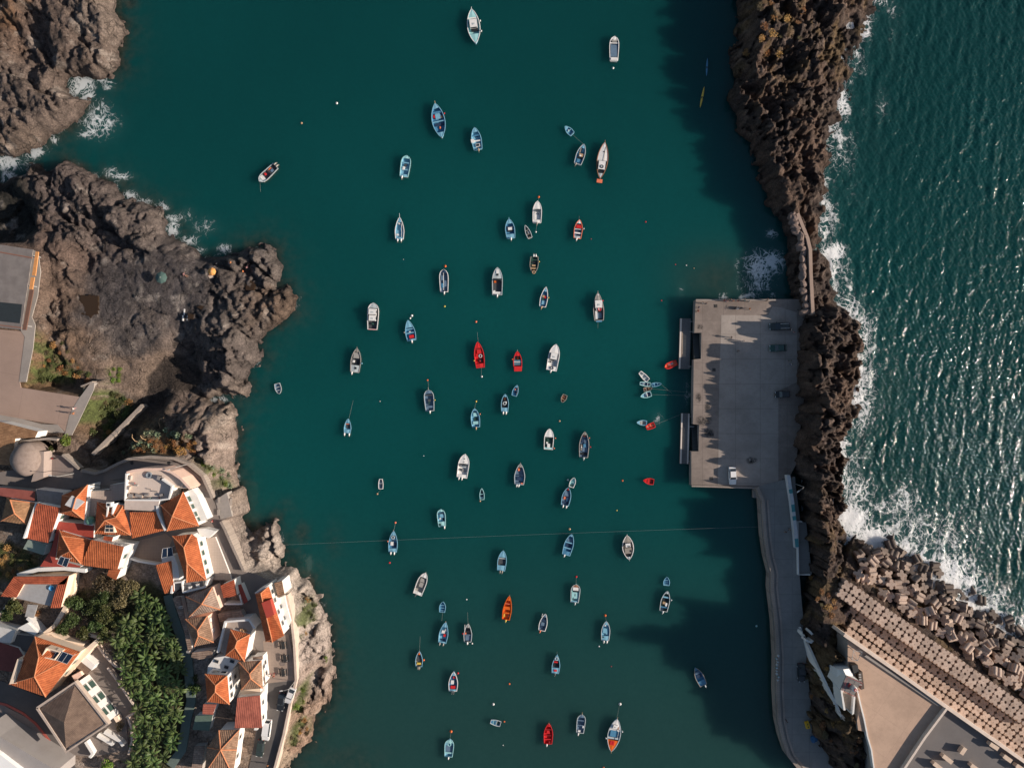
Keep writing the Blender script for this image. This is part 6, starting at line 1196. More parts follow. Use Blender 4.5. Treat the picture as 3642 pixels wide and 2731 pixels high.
F_(B3,(2187,162),(2157,370),76,'sharp','O','O','O',[('post',.3,'D'),('fd',.2,'O'),('th',.34,'F',.03),('th',.52,'O',.12),('th',.72,'O'),('box',.84,-.6,.14,.16,.3,'Y','crate'),('box',.84,.6,.14,.16,.3,'F','crate'),('eng',(0,),'Y')],'all orange open boat near the bottom centre')
F_(B3,(2025,1245),(2112,1270),50,'pram','L','E','B',[('th',.3,'A'),('th',.6,'E'),('box',.75,.1,.24,.6,.1,'g','bilge')],'small pale blue dinghy lying crosswise with an orange buoy at its stern','dinghy','dinghy')
F_(B3,(1675,1397),(1662,1550),80,'round','L','A','L',[('fd',.2,'A'),('ring',.28,0,'A'),('box',.56,0,.34,.72,.2,'S','tarp'),('th',.78,'A',.08),ENG1],'light blue blunt skiff with grey-blue cover, lowest boat by the bottom edge')
# --- middle column of tiles
F_(C0,(880,330),(878,538),82,'round','W','W','S',[('fd',.16,'W'),('box',.17,0,.12,.5,.72,'G','bow_cover'),('th',.27,'W',.04),('box',.58,0,.52,.76,.45,'S','tarp'),('sd',.86,'W'),('box',.93,0,.1,.7,.75,'W','stern_seat')],'white hull under a slate blue cover, upper right of the moored boats')
F_(C0,(455,1100),(522,1166),56,'sharp','L','L','B',[('fd',.3,'L'),('th',.55,'A'),('box',.5,0,.14,.2,.25,'W','bucket'),('th',.9,'E')],'small light blue dinghy towed on a line by a cluttered skiff','dinghy','dinghy')
F_(C0,(620,1255),(565,1425),76,'skiff','W','E','B',[('fd',.2,'L'),('box',.25,.4,.22,.24,.3,'L','locker'),('box',.30,-.5,.26,.14,.4,'D','gear'),('box',.54,.1,.16,.5,.5,'T','console'),('box',.58,0,.08,.2,.6,'W','seat'),('box',.68,0,.08,.6,.15,'K','well'),('box',.82,.1,.18,.5,.25,'B','stern_box'),('eng',(-.5,),'D')],'cluttered blue skiff with a tan console beside the big wooden rimmed yacht')
F_(C0,(800,1240),(755,1552),96,'double','P','P','D',[('fd',.50,'W'),('hat',.26,.1,.03,.12,'K'),('pole',.12,.5,.3,'D'),('cab',.64,0,.24,.64,1.0,'W'),('hat',.545,-.32,.05,.17,'K'),('hat',.545,0,.05,.17,'K'),('hat',.545,.32,.05,.17,'K'),('ring',.68,0,'K',1.25),('box',.81,0,.05,.64,.5,'K','cockpit_well'),('sd',.85,'E'),('plat',.9,'F',.5),('post',.4,'P')],'big white cabin yacht with brown wooden rim and stern platform','yacht','yacht')
def kayak(t, bow, stern, wpx, c, label, person_col=None):
    pb, ps = T(t, *bow), T(t, *stern); L = (pb-ps).length; mid = (pb+ps)/2; ang = math.atan2(pb.y-ps.y, pb.x-ps.x)
    root = empty('kayak', mid, ang, label, 'kayak', 'kayaks in the shade of the ridge'); W_ = wpx*TK*S
    b = MB(); rows = []
    for k in range(15):
        u = k/14; r_ = max(.01, math.sin(math.pi*u)**.7)*W_/2; rows.append([(L*(.5-u), r_*math.cos(a), .12+.14*math.sin(a)*(.3+.7*math.sin(math.pi*u))) for a in [2*math.pi*j/10 for j in range(10)]])
    b.grid(rows, 0, close=True); b.obj('hull', bp(c), root, smooth=True)
    b = MB(); b.lathe([(.24,.25),(.28,.31),(.24,.29),(.2,.24)], (-.15,0,0), 12); b.obj('cockpit_rim', bp('K'), root)
    return root, mid, ang
kayak(C0,(1687,505),(1678,662),18,'B','blue kayak, upper of the two kayaks by the ridge')
kayak(C0,(1660,750),(1623,935),18,'Y','yellow-green kayak, lower of the two kayaks by the ridge')
F_(C1,(222,85),(213,272),78,'speed','W','W','E',[('fd',.36,'W'),('th',.26,'E',.02),('ws',.40),('box',.66,0,.36,.62,.1,'W','floor'),('box',.58,.25,.05,.1,.3,'K','seat'),('sd',.86,'W'),('eng',(0,),'D')],'white open skiff with an orange buoy straight off its bow')
F_(C1,(112,292),(158,402),46,'sharp','G','E','C',[('th',.4,'G'),('th',.68,'D'),('box',.55,.3,.14,.3,.2,'W','bucket'),('th',.92,'T')],'small grey dinghy tied by a white float beside the white open skiff','dinghy','dinghy')
F_(C1,(580,245),(563,408),73,'skiff','M','F','S',[('fd',.2,'W'),('box',.36,.1,.18,.66,.5,'R','locker'),('th',.5,'E',.05),('box',.62,0,.14,.56,.15,'N','well'),('th',.7,'W',.08),('sd',.86,'E'),('fen',.44,1.1,'W'),('eng',(-.2,),'W')],'red rimmed skiff with white bow and red box, right of the centre')
F_(C1,(185,712),(195,560),75,'skiff','E','D','g',[('fd',.16,'D'),('ring',.1,0,'T'),('th',.32,'T',.08),('box',.48,.1,.1,.42,.5,'T','console'),('box',.66,0,.08,.66,.2,'K','well'),('th',.8,'g',.06),('fen',.72,-1.0,'Y'),('eng',(.25,-.35),'W')],'green and tan skiff pointing down with two white engines at its top end')
F_(C1,(295,822),(262,995),66,'sharp','L','W','B',[('fd',.24,'L'),('box',.48,-.3,.12,.3,.4,'T','fish_box'),('box',.50,.4,.12,.24,.4,'R','fuel_box'),('box',.62,-.3,.1,.3,.3,'g','crate'),('box',.78,.1,.2,.5,.25,'L','stern_box'),('fen',.5,1.0,'Y'),('eng',(-.3,),'T')],'narrow blue skiff with tan and red boxes amidships')
F_(C1,(738,872),(750,1112),92,'sharp','E','G','C',[('post',.4,'D'),('fd',.28,'G'),('hat',.08,0,.05,.1,'W'),('cab',.42,0,.28,.70,1.2,'W'),('ring',.60,.15,'R',1.0),('box',.60,0,.06,.5,.8,'W','bulkhead'),('box',.80,-.55,.3,.2,.5,'W','bench'),('box',.82,.2,.2,.42,.08,'S','floor'),('plat',.35,'B',.55),('fen',.30,1.0,'R')],'white cabin boat with a red life ring and blue swim platform')
F_(C1,(380,1315),(338,1542),96,'speed','W','W','W',[('fd',.34,'W'),('th',.38,'E',.015),('cab',.46,0,.24,.62,.85,'W'),('box',.60,-.15,.06,.3,.45,'C','seat'),('box',.68,-.45,.06,.16,.4,'C','seat'),('box',.72,.35,.14,.3,.1,'E','floor'),('ring',.9,0,'C'),('sd',.84,'W'),('eng',(-.1,),'W')],'large plain white speedboat right of the two red boats')
F_(C1,(47,1375),(50,1548),75,'skiff','R','R','C',[('post',.35,'D'),('fd',.24,'R'),('pile',.34,.1,.3,'O','heap of orange floats in the bow of the red striped boat'),('th',.47,'L',.04),('th',.54,'W',.02),('th',.61,'L',.04),('th',.68,'S',.03),('box',.87,0,.24,.86,.55,'R','stern_cover'),('fen',.4,-1.1,'O')],'red boat with blue and white seat stripes and a red stern cover')
F_(C1,(1315,1515),(1420,1472),52,'round','R','R','F',[('th',.45,'R'),('box',.55,.3,.36,.3,.1,'E','bilge')],'red dinghy beside the upper pontoon','dinghy','dinghy')
F_(C1,(1100,1555),(1172,1628),46,'pram','W','W','E',[('th',.35,'W'),('th',.7,'E')],'white dinghy, topmost of the cluster tied off the quay','dinghy','dinghy')
F_(C2,(1100,-6),(1192,4),38,'pram','L','A','S',[('th',.4,'E'),('th',.75,'E')],'pale blue dinghy, second from the top in the cluster off the quay','dinghy','dinghy')
F_(C2,(1288,-2),(1203,8),36,'sharp','B','L','B',[('th',.4,'L'),('th',.7,'L')],'blue dinghy nearest the quay in the tied cluster','dinghy','dinghy')
F_(C2,(1210,36),(1134,48),38,'sharp','P','D','P',[('th',.4,'T'),('th',.7,'D')],'brown wooden dinghy in the tied cluster','dinghy','dinghy')
F_(C2,(1106,108),(1200,82),50,'sharp','L','A','S',[('fd',.3,'L'),('th',.62,'W',.06),('th',.95,'W',.05),('box',.78,0,.2,.6,.1,'N','well')],'light blue dinghy, lowest of the tied cluster','dinghy','dinghy')
F_(C2,(1074,330),(1162,335),46,'sharp','E','L','G',[('fd',.3,'L'),('th',.5,'E'),('th',.92,'W',.05)],'pale grey dinghy touching a red dinghy','dinghy','dinghy')
F_(C2,(1156,378),(1230,348),50,'pram','R','R','F',[('th',.3,'R'),('th',.62,'R'),('oar',.2)],'red dinghy touching a pale grey dinghy','dinghy','dinghy')
F_(C2,(1130,828),(1222,842),54,'sharp','R','R','R',[('th',.4,'M'),('th',.62,'M'),('box',.8,0,.2,.6,.1,'M','well')],'red pointed dinghy alone left of the quay corner','dinghy','dinghy')
F_(C2,(46,8),(18,102),52,'sharp','L','L','B',[('fd',.24,'L'),('th',.5,'B'),('box',.42,-.3,.12,.2,.3,'F','float_box'),('box',.62,0,.2,.5,.1,'N','well'),('oar',1.2)],'small light blue dinghy tied beside the twin-engined skiff','dinghy','dinghy')
F_(C2,(430,158),(460,92),46,'skiff','T','D','P',[('th',.4,'T'),('th',.7,'P')],'tiny tan wooden dinghy drifting right of centre','dinghy','dinghy')
F_(C2,(325,382),(312,562),82,'speed','W','W','g',[('fd',.40,'W'),('th',.43,'C',.035),('box',.58,.1,.18,.56,.15,'g','well'),('box',.70,-.4,.12,.2,.4,'W','seat'),('box',.82,0,.2,.3,.55,'W','engine_cover'),('sd',.90,'A'),('fen',.44,1.15,'F'),('fen',.93,1.1,'F')],'white motorboat with two coral fenders on its right side')
F_(C2,(625,407),(618,632),86,'skiff','D','G','S',[('fd',.13,'D'),('pile',.17,.1,.34,'F','heap of orange nets in the bow of the grey rimmed work boat'),('box',.36,-.4,.14,.28,.35,'N','locker'),('box',.38,.35,.14,.28,.35,'S','locker'),('box',.54,.1,.14,.26,.5,'B','console'),('box',.62,-.6,.24,.14,.4,'D','gear'),('box',.68,.2,.2,.5,.2,'S','deck_box'),('box',.86,0,.1,.7,.15,'K','well'),('fen',.24,1.1,'F'),('fen',.58,1.1,'R'),('fen',.6,-.5,'W'),('eng',(0,),'E')],'grey rimmed work boat with slate blue inside full of gear')
F_(C2,(73,682),(62,865),92,'sharp','S','E','S',[('post',.3,'D'),('fd',.18,'D'),('pile',.28,-.4,.36,'F','heap of orange and white gear in the bow of the broad slate blue skiff'),('th',.56,'N',.05),('box',.72,-.1,.18,.4,.3,'N','locker'),('box',.74,.5,.2,.2,.2,'B','locker'),('sd',.9,'S'),('box',.93,.6,.06,.2,.6,'F','float_box'),('eng',(-.55,-.1),'W')],'broad slate blue skiff with orange gear in the bow and two engines at lower left')
F_(C2,(537,803),(510,888),50,'skiff','A','W','A',[('th',.5,'A'),('th',.8,'g',.12)],'small pale aqua dinghy tied ahead of a slate blue skiff','dinghy','dinghy')
F_(C2,(485,887),(455,1045),78,'skiff','S','L','S',[('fd',.15,'M'),('box',.34,0,.3,.6,.3,'S','locker'),('box',.6,-.4,.14,.2,.45,'F','gear'),('box',.66,.4,.2,.2,.2,'B','locker'),('box',.84,0,.12,.7,.15,'N','well'),ENG2],'slate blue skiff with a maroon bow and an aqua dinghy tied ahead')
F_(C2,(515,1287),(465,1470),82,'skiff','B','L','B',[('fd',.12,'L'),('box',.3,0,.16,.6,.25,'S','locker'),('th',.42,'L'),('box',.56,0,.16,.6,.12,'N','well'),('th',.68,'L'),('sd',.82,'B'),('eng',(-.4,),'W')],'plain blue skiff with the cable passing just over its bow')
F_(C2,(988,1297),(1008,1508),98,'double','E','W','D',[('fd',.30,'D'),('box',.28,-.4,.06,.2,.6,'E','hatch_box'),('cab',.40,.0,.16,.46,.95,'W'),('box',.44,.1,.06,.2,1.05,'K','hatch_box'),('box',.64,0,.24,.62,.5,'D','deck_house'),('box',.66,.5,.08,.14,.55,'K','crate'),('box',.84,0,.08,.36,.4,'K','well'),('sd',.88,'E'),('post',.3,'E')],'white rimmed double-ender with brown aft deck, right of centre')
F_(C3,(553,64),(538,222),80,'round','W','E','A',[('fd',.16,'P'),('box',.26,0,.18,.62,.5,'W','foredeck_box'),('box',.38,0,.07,.6,.55,'K','windscreen_band'),('box',.62,0,.36,.72,.3,'A','deck'),('box',.60,0,.14,.05,.35,'C','slot'),('box',.8,-.4,.14,.05,.35,'C','slot'),('th',.95,'L',.06),('eng',(.1,),'E')],'white and pale aqua skiff with dark windscreen band and red buoy ahead')
F_(C3,(290,317),(255,465),70,'sharp','L','W','S',[('fd',.2,'S'),('th',.4,'N',.12),('box',.62,-.1,.2,.4,.3,'S','locker'),('box',.8,0,.12,.5,.15,'N','well'),('pole',.02,.2,-.9,'W'),('eng',(-.5,),'F')],'slate blue skiff with a coral coloured engine, bottom centre')
F_(C3,(812,380),(802,550),76,'skiff','L','E','L',[('fd',.2,'L'),('box',.2,-.3,.14,.16,.5,'W','gear'),('box',.5,-.3,.26,.34,.35,'L','locker'),('box',.54,.35,.3,.3,.3,'L','locker'),('sd',.76,'L'),('hat',.82,-.6,.06,.14,'g'),('eng',(-.4,.45),'W')],'light blue skiff with two white engines and an orange buoy off its bow')
F_(C3,(388,670),(373,832),70,'sharp','L','L','C',[('post',.35,'L'),('fd',.3,'L'),('ring',.2,-.2,'E'),('box',.40,-.2,.08,.5,.4,'R','locker'),('box',.54,.1,.16,.72,.12,'K','well'),('sd',.70,'L'),('hat',.84,-.05,.11,.36,'R'),('eng',(-.1,),'C')],'light blue skiff with red boxes fore and aft and a dark engine')
F_(C3,(1335,2),(1330,78),56,'sharp','B','L','B',[('th',.4,'L'),('th',.65,'B'),('th',.9,'L')],'small teal blue dinghy just above a slender dark skiff','dinghy','dinghy')
F_(C3,(1338,120),(1302,298),78,'skiff','B','E','g',[('fd',.14,'E'),('th',.32,'L',.07),('box',.46,0,.12,.6,.15,'K','well'),('box',.6,-.2,.12,.3,.4,'T','fish_box'),('box',.66,.4,.16,.2,.4,'W','cool_box'),('th',.8,'B'),('box',.9,-.4,.1,.3,.15,'N','well'),('fen',.4,1.15,'W'),('eng',(-.15,),'W')],'dark teal skiff with pale rim, nearest to the long shadow on the right')
F_(C3,(1575,782),(1650,935),76,'skiff','B','D','B',[('fd',.14,'B'),('box',.3,0,.14,.5,.25,'S','locker'),('box',.5,0,.18,.6,.15,'N','well'),('sd',.72,'B'),('eng',(.35,),'E')],'lone blue skiff in the deep shade at the lower right')
F_(C3,(315,1260),(312,1438),79,'skiff','R','R','R',[('post',.3,'D'),('fd',.14,'R'),('th',.3,'M'),('box',.44,0,.16,.36,.3,'R','engine_box'),('th',.6,'M',.03),('th',.78,'R'),('box',.92,.4,.1,.2,.4,'M','fuel_tank'),('eng',(-.35,),'W')],'all red open boat with a white engine, lower centre')
F_(C3,(602,1182),(585,1345),75,'round','S','E','S',[('post',.7,'T'),('fd',.16,'S'),('th',.34,'S'),('box',.46,0,.2,.06,.3,'N','centre_case'),('th',.6,'S'),('box',.66,.7,.12,.18,.45,'W','cool_box'),('box',.9,-.3,.1,.3,.4,'W','fuel_box'),('eng',(-.5,),'W')],'slate grey skiff with a long pale sprit, beside the colourful double-ender')
F_(C3,(905,1217),(852,1500),112,'double','L','E','B',[('fd',.32,'W'),('box',.22,.5,.2,.2,.65,'P','locker'),('cab',.24,-.1,.12,.36,.9,'W'),('box',.46,-.1,.20,.55,.6,'B','deck_house'),('th',.36,'W',.05),('th',.60,'E',.05),('sd',.66,'O'),('hat',.74,-.35,.13,.14,'R'),('hat',.74,.15,.13,.14,'R'),('pole',.3,.62,.6,'E'),('fen',.64,-1.1,'W'),('fen',.36,1.1,'W'),('post',.6,'T')],'colourful double-ender, white bow, blue middle and orange stern with red hatches')
# ------------------------------------------------------------------ buoys, ropes
def buoy(t, x, y, r, c, label, shape=0):
    p = T(t, x, y); r *= .85; b = MB(); prof = [(r*math.cos(a), r*math.sin(a)+r*.35) for a in [-1.45+i*.29 for i in range(11)]]
    b.lathe(prof, (0,0,0), 12); b.lathe([(r*.22,r*1.3),(r*.24,r*1.5),(r*.1,r*1.6)], (0,0,0), 8, 1); b.lathe([(r*1.02,r*.25),(r*1.06,r*.35),(r*1.02,r*.45)], (0,0,0), 12, 1)
    o = b.obj('mooring_buoy', [bp(c, .35), bp('C')], None, True, (p.x,p.y,0)); tag(o, label, 'buoy', 'mooring buoys floating in the harbour')
for a in ((B1,1633,642,.38,'O','orange buoy off the bow of the navy skiff'),(B1,1628,988,.28,'Y','yellow buoy below the navy skiff'),(B1,1345,1068,.36,'W','larger white buoy ahead of the skiff with the red box'),(B1,1331,1090,.28,'W','smaller white buoy at the bow of the skiff with the red box'),(B1,1899,1121,.32,'F','coral buoy above the all red boat with the life ring'),(B1,1948,1593,.3,'W','white buoy below the all red boat with the life ring'),(B1,1480,1624,.26,'O','orange buoy above the slate blue blunt skiff'),
          (B2,1069,148,.2,'G','grey float alone left of the slate blue blunt skiff'),(B2,1900,149,.26,'Y','yellow buoy ahead of the skiff with the tan engine'),(B2,1047,946,.28,'T','tan buoy tied to the white pram dinghy'),(B2,1934,1008,.26,'T','tan buoy at the stern of the tiny pointed blue dinghy'),(B2,1203,1194,.3,'F','coral buoy ahead of the blue skiff under the cable'),(B2,1153,1540,.28,'R','red buoy astern of the blue skiff under the cable'),(B2,1447,619,.16,'E','small pale float left of the white speedboat'),
          (B0,697,895,.36,'W','white buoy alone at the upper left'),(B0,393,1066,.32,'T','tan buoy alone at the upper left'),(B3,1818,201,.2,'W','small white float right of the light blue dinghy'),(B3,1866,581,.24,'W','white buoy right below the grey skiff with coral gear'),(B3,1827,581,.2,'W','white buoy behind the engine of the grey skiff with coral gear'),(B3,1743,836,.3,'R','red buoy at the bow of the skiff with two red covers'),(B3,2187,928,.28,'O','orange buoy below the all orange boat'),(B3,2048,1103,.38,'W','big white buoy above the crosswise dinghy'),(B3,2143,1254,.26,'O','orange buoy beside the crosswise dinghy'),(B3,1683,1338,.42,'O','large orange buoy ahead of the lowest blunt skiff'),(B3,2133,1458,.16,'W','small white float near the bottom edge'),(B3,1446,722,.34,'O','orange buoy beside the skiff with the yellow crate'),
          (C0,872,592,.34,'W','white float below the covered white hull'),(C1,230,45,.34,'O','orange buoy off the bow of the white open skiff'),(C1,206,346,.26,'W','white float between the white open skiff and the grey dinghy'),(C1,1154,259,.22,'R','red buoy alone in open water to the upper right'),(C1,683,407,.16,'M','small maroon float right of the red rimmed skiff'),(C1,1411,627,.16,'R','small red float in the green shallows above the quay'),(C1,1505,634,.18,'W','small white float in the green shallows above the quay'),(C1,1571,659,.18,'T','small tan float in the green shallows above the quay'),
          (C2,410,318,.28,'T','tan buoy above the white motorboat with coral fenders'),(C2,483,826,.26,'W','white buoy left of the pale aqua dinghy'),(C2,953,832,.28,'O','orange buoy left of the red pointed dinghy'),(C2,905,1089,.2,'Y','small yellow buoy in open water right of centre'),(C2,496,1250,.36,'T','tan buoy at the cable above the plain blue skiff'),(C3,555,5,.3,'R','red buoy ahead of the white and aqua skiff'),(C3,804,338,.36,'O','orange buoy ahead of the light blue twin-engined skiff at the bottom'),(C3,751,605,.22,'W','white float below the light blue twin-engined skiff'),(C3,857,778,.2,'M','dark red float in open water at the bottom'),(C3,932,1101,.42,'W','big white buoy ahead of the colourful double-ender'),(C3,790,1652,.3,'O','orange buoy at the bottom edge'),(B1,1281,1213,.22,'G','grey buoy beside the skiff with the red box'),(C1,1290,938,.18,'R','small red and white float left of the quay top'),(B1,1272,583,.14,'G','tiny grey float below the skiff with the long stem post'),(C3,2110,430,.3,'A','pale float close to the shaded sea wall')):
    buoy(*a)
def rope(t, p, q, label, r=.02, t2=None, z0=.3, z1=.1, sag=.0, mat=None):
    a_, e_ = T(t, *p), T(t2 or t, *q); a_.z = z0; e_.z = z1; b = MB()
    pts = [a_.lerp(e_, k/8) - Vector((0,0,sag*4*(k/8)*(1-k/8))) for k in range(9)]; b.tube(pts, r, 5)
    tag(b.obj('mooring_line', mat or paint('pale_rope', (.26,.27,.24), .8, .3)), label, 'rope', 'ropes between boats and buoys')
for a in ((B1,(1911,1210),(1917,1296),'pair line from the water to the bow of the red boat with the ring'),(B1,(1945,1585),(1946,1518),'line from the stern of the red boat to a white buoy'),(B2,(840,140),(803,298),'long line off the bow of the small twin-engined skiff on the left'),(B2,(1485,-30),(1489,45),'line off the bow of the slate blue blunt skiff'),(B2,(1888,210),(1899,152),'line to the yellow buoy'),(B2,(1078,905),(1049,944),'line to the tan buoy of the white pram dinghy'),(B2,(1193,1258),(1202,1198),'line to the coral buoy under the cable'),(B3,(1604,385),(1612,310),'line from the small dinghy to the blue skiff with white boxes'),(B3,(1830,400),(1826,310),'long bow line of the grey skiff with coral gear'),(B3,(1412,640),(1417,520),'long bow line of the skiff with the yellow crate'),(B3,(1677,1395),(1683,1345),'line to the large orange buoy'),(C0,(522,1168),(618,1250),'tow line between the light blue dinghy and the cluttered skiff'),(C1,(224,82),(229,50),'line to the orange buoy of the white open skiff'),(C1,(214,275),(206,340),'line from the white open skiff to its white float'),(C1,(578,242),(580,210),'short line off the red rimmed skiff'),(C1,(742,1115),(741,1175),'stern line of the white cabin boat'),(C3,(905,1215),(930,1108),'line from the colourful double-ender to its big white buoy'),(C3,(552,62),(555,10),'line to the red buoy of the white and aqua skiff'),(C3,(812,378),(806,345),'line to the orange buoy of the light blue twin-engined skiff'),(C3,(388,668),(389,650),'short bow line of the skiff with red boxes'),(B0,(36,1578),(40,1660),'line off the bow of the diagonal dinghy'),(C2,(1205,40),(1560,75),'upper shore line from the dinghy cluster to the quay'),(C2,(1200,90),(1560,100),'lower shore line from the dinghy cluster to the quay'),(C2,(1288,5),(1380,78),'slack line off the blue dinghy in the cluster'),(C2,(1232,350),(1455,262),'line from the red dinghy to the lower pontoon')):
    rope(*a)
a_ = T(B2, 215, 1388, 1.5); e_ = T(D2, 60, 1226, 3.4); b = MB(); b.tube([a_.lerp(e_, k/20) - Vector((0,0,1.0*4*(k/20)*(1-k/20))) for k in range(21)], .015, 5); tag(b.obj('cable', paint('cable_grey', (.26,.27,.26), .7)), 'single thin cable stretched right across the harbour to the sea wall road', 'cable')

# ================================================================== vehicles
def car(t, x, y, z, ang, L, W_, c, label, kind='car', name='parked_car'):
    p = T(t, x, y, z); root = empty(name, (p.x,p.y,z), R(ang), label, 'car' if kind != 'van' else 'van', 'cars parked in the harbour and village')
    m = paint('car_'+'_'.join('%d' % int(v*100) for v in c), c, .25, .12, 1.2, spec=.6)
    hh = 1.45 if kind != 'van' else 1.9; b = MB(); rows = []
    prof = [(-.5,.80,.45),(-.485,.92,.80),(-.40,.98,.88),(-.15,1,.92),(.18,1,.90),(.36,.97,.80),(.46,.90,.70),(.5,.76,.5)]
    for u, ww, top in prof: rows.append([(u*L, -ww*W_/2, .25), (u*L, -ww*W_/2*1.0, top*.75), (u*L, -ww*W_/2*.92, top), (u*L, ww*W_/2*.92, top), (u*L, ww*W_/2, top*.75), (u*L, ww*W_/2, .25)])
    b.grid(rows, 0, close=True); b.face(rows[0]); b.face(rows[-1]); b.obj('body', m, root)
    x0, x1, t0, t1 = {'car': (-.40,.20,-.26,.06), 'van': (-.47,.30,-.44,.18), 'pickup': (-.48,.22,-.40,.02), 'hatch': (-.47,.22,-.38,.08)}[kind]
    w0, w1 = W_*.44, W_*.37; zc = .88
    bot = [(x0*L,-w0,zc),(x1*L,-w0,zc),(x1*L,w0,zc),(x0*L,w0,zc)]; top = [(t0*L,-w1,hh),(t1*L,-w1,hh),(t1*L,w1,hh),(t0*L,w1,hh)]
    b = MB()
    for i in range(4): b.face([bot[i], bot[(i+1)%4], top[(i+1)%4], top[i]])
    gl = b.obj('windows', GLASS, root)
    b = MB(); b.prism([(v[0], v[1]*1.02) for v in top], hh-.03, hh+.05); 
    for i, j in ((0,0),(1,1),(2,2),(3,3)): b.tube([bot[i], top[j]], .05, 4)
    b.obj('roof', m, root)
    if kind == 'pickup':
        for s in (-1,1): b = MB(); b.tube([(t0*L,s*w1*.8,hh+.12),(t1*L,s*w1*.8,hh+.12)], .05, 5); b.obj('roof_rail', ALU, root)
    for sx in (-.31,.31):
        for s in (-1,1):
            b = MB(); b.lathe([(.22,-.11),(.32,-.1),(.32,.1),(.22,.11)], (0,0,0), 14); w_ = b.obj('wheel', DARK, root); w_.location = (sx*L, s*W_*.44, .32); w_.rotation_euler = (R(90),0,0)
            b = MB(); b.lathe([(.18,-.02),(.18,.02)], (0,0,0), 12); r_ = b.obj('rim', ALU, w_); r_.location = (0,0,-s*.115)
    for s in (-1,1):
        b = MB(); b.box((L*.475, s*W_*.33, .66), (.12,.32,.14)); b.obj('headlight', paint('headlight_glass', (.7,.7,.68), .15), root)
        b = MB(); b.box((-L*.488, s*W_*.34, .7), (.08,.26,.16)); b.obj('tail_light', paint('tail_red', (.35,.02,.02), .3), root)
        b = MB(); b.box((x1*L*.75, s*W_*.53, .95), (.14,.18,.12)); b.obj('mirror', m, root)
    return root
car(C2,1898,788,QZ,-88,4.4,1.78,(.78,.77,.75),'white car parked alone near the bottom of the quay')
car(D1,95,1162,QZ,182,5.1,1.9,(.035,.045,.045),'dark pickup-style car with pale roof rails, topmost on the quay','pickup')
car(D1,82,1348,QZ,182,4.3,1.75,(.025,.07,.06),'dark green car parked second from the top on the quay')
car(D2,118,88,QZ,182,3.7,1.65,(.025,.03,.032),'small black car parked lowest in the shade of the ridge','hatch')
car(D3,282,825,RZ,-88,4.6,1.8,(.02,.025,.03),'black car on the harbour road below the lookout')
car(B3,98,1318,VZ,-98,5.0,1.9,(.78,.77,.75),'white van parked in the asphalt lane','van','parked_van')
car(B3,42,1475,VZ,-98,4.1,1.75,(.035,.05,.045),'dark green car parked behind the white van','hatch')
car(B3,222,1075,VZ,-98,4.3,1.75,(.02,.022,.025),'black car in the shadow at the top of the lane')
car(B3,300,1022,VZ,-112,4.0,1.7,(.72,.70,.68),'white car squeezed against the cliff wall at the top of the lane')
def motorbike(t, x, y, z, ang, c, label):
    p = T(t, x, y, z); root = empty('motorbike', (p.x,p.y,z), R(ang), label, 'motorbike', 'parked motorbikes')
    for sx in (-.62,.62):
        b = MB(); b.lathe([(.2,-.06),(.31,-.05),(.31,.05),(.2,.06)], (0,0,0), 14); w_ = b.obj('wheel', DARK, root); w_.location = (sx,0,.31); w_.rotation_euler = (R(90),0,0)
    b = MB(); b.box((.1,0,.75), (.6,.3,.25), 0, 0, .8); b.box((0,0,.5), (.7,.25,.35)); b.obj('tank', paint('bike_'+label[:4], c, .3), root)
    b = MB(); b.box((-.4,0,.8), (.7,.26,.12)); b.obj('saddle', DARK, root)
    b = MB(); b.tube([(.45,-.38,1.0),(.52,0,.98),(.45,.38,1.0)], .03, 5); b.tube([(.52,0,.98),(.62,0,.35)], .04, 5); b.obj('handlebar', STEEL, root)
motorbike(A2,472,640,VZ,185,(.35,.03,.03),'red motorbike parked in the small yard by the dome')
motorbike(C1,1955,1000,QZ,178,(.08,.08,.09),'dark motorbike parked among the anglers, upper of two'); motorbike(C1,1945,1012,QZ,184,(.2,.2,.22),'grey motorbike parked among the anglers, lower of two')
# kiosk van and other street things
root = empty('market_cart', T(A3,425,1515,VZ), R(38), 'small cart with green and white cover at the bottom left corner', 'cart')
b = MB(); b.box((.75,0,1.2), (1.4,1.3,.12)); b.obj('green_cover', paint('cover_green', (.06,.30,.20), .6), root); b = MB(); b.box((-.7,0,1.2), (1.5,1.3,.12)); b.obj('white_cover', WHITE, root)
b = MB(); b.box((0,0,.6), (2.6,1.1,1.0)); b.obj('cart_body', WOODD, root); b = MB(); b.box((-1.8,-.1,.5), (.6,.5,.7)); b.obj('red_box', paint('red_box', (.45,.12,.08), .6), root)
root = empty('play_panel', T(D3,335,1278,RZ), R(105), 'yellow rounded panel with two dark holes standing by the harbour road', 'panel')
b = MB(); b.box((0,0,.45), (1.7,1.0,.7), 0, 0, .9); b.obj('panel', paint('yellow_plastic', (.70,.40,.02), .45, .15), root)
b = MB(); b.lathe([(.14,.79),(.15,.83)], (-.35,0,0), 10); b.lathe([(.14,.79),(.15,.83)], (.3,0,0), 10); b.obj('hole', DARK, root)
bm = bmesh.new(); bmesh.ops.create_icosphere(bm, subdivisions=3, radius=.9)
for v in bm.verts: v.co *= .75+.5*vn(np.array([v.co.x*3+9]), np.array([v.co.y*3+v.co.z*2]), 8)[0]; v.co.z *= .5
me = bpy.data.meshes.new('blue_tarp'); bm.to_mesh(me); bm.free(); me.materials.append(paint('blue_tarp', (.02,.10,.22), .6, .2)); p = T(D3,395,1400,RZ)
tag(link_mesh('tarp', me, None, (p.x,p.y,RZ+.3)), 'crumpled blue tarp beside the harbour road', 'tarp')
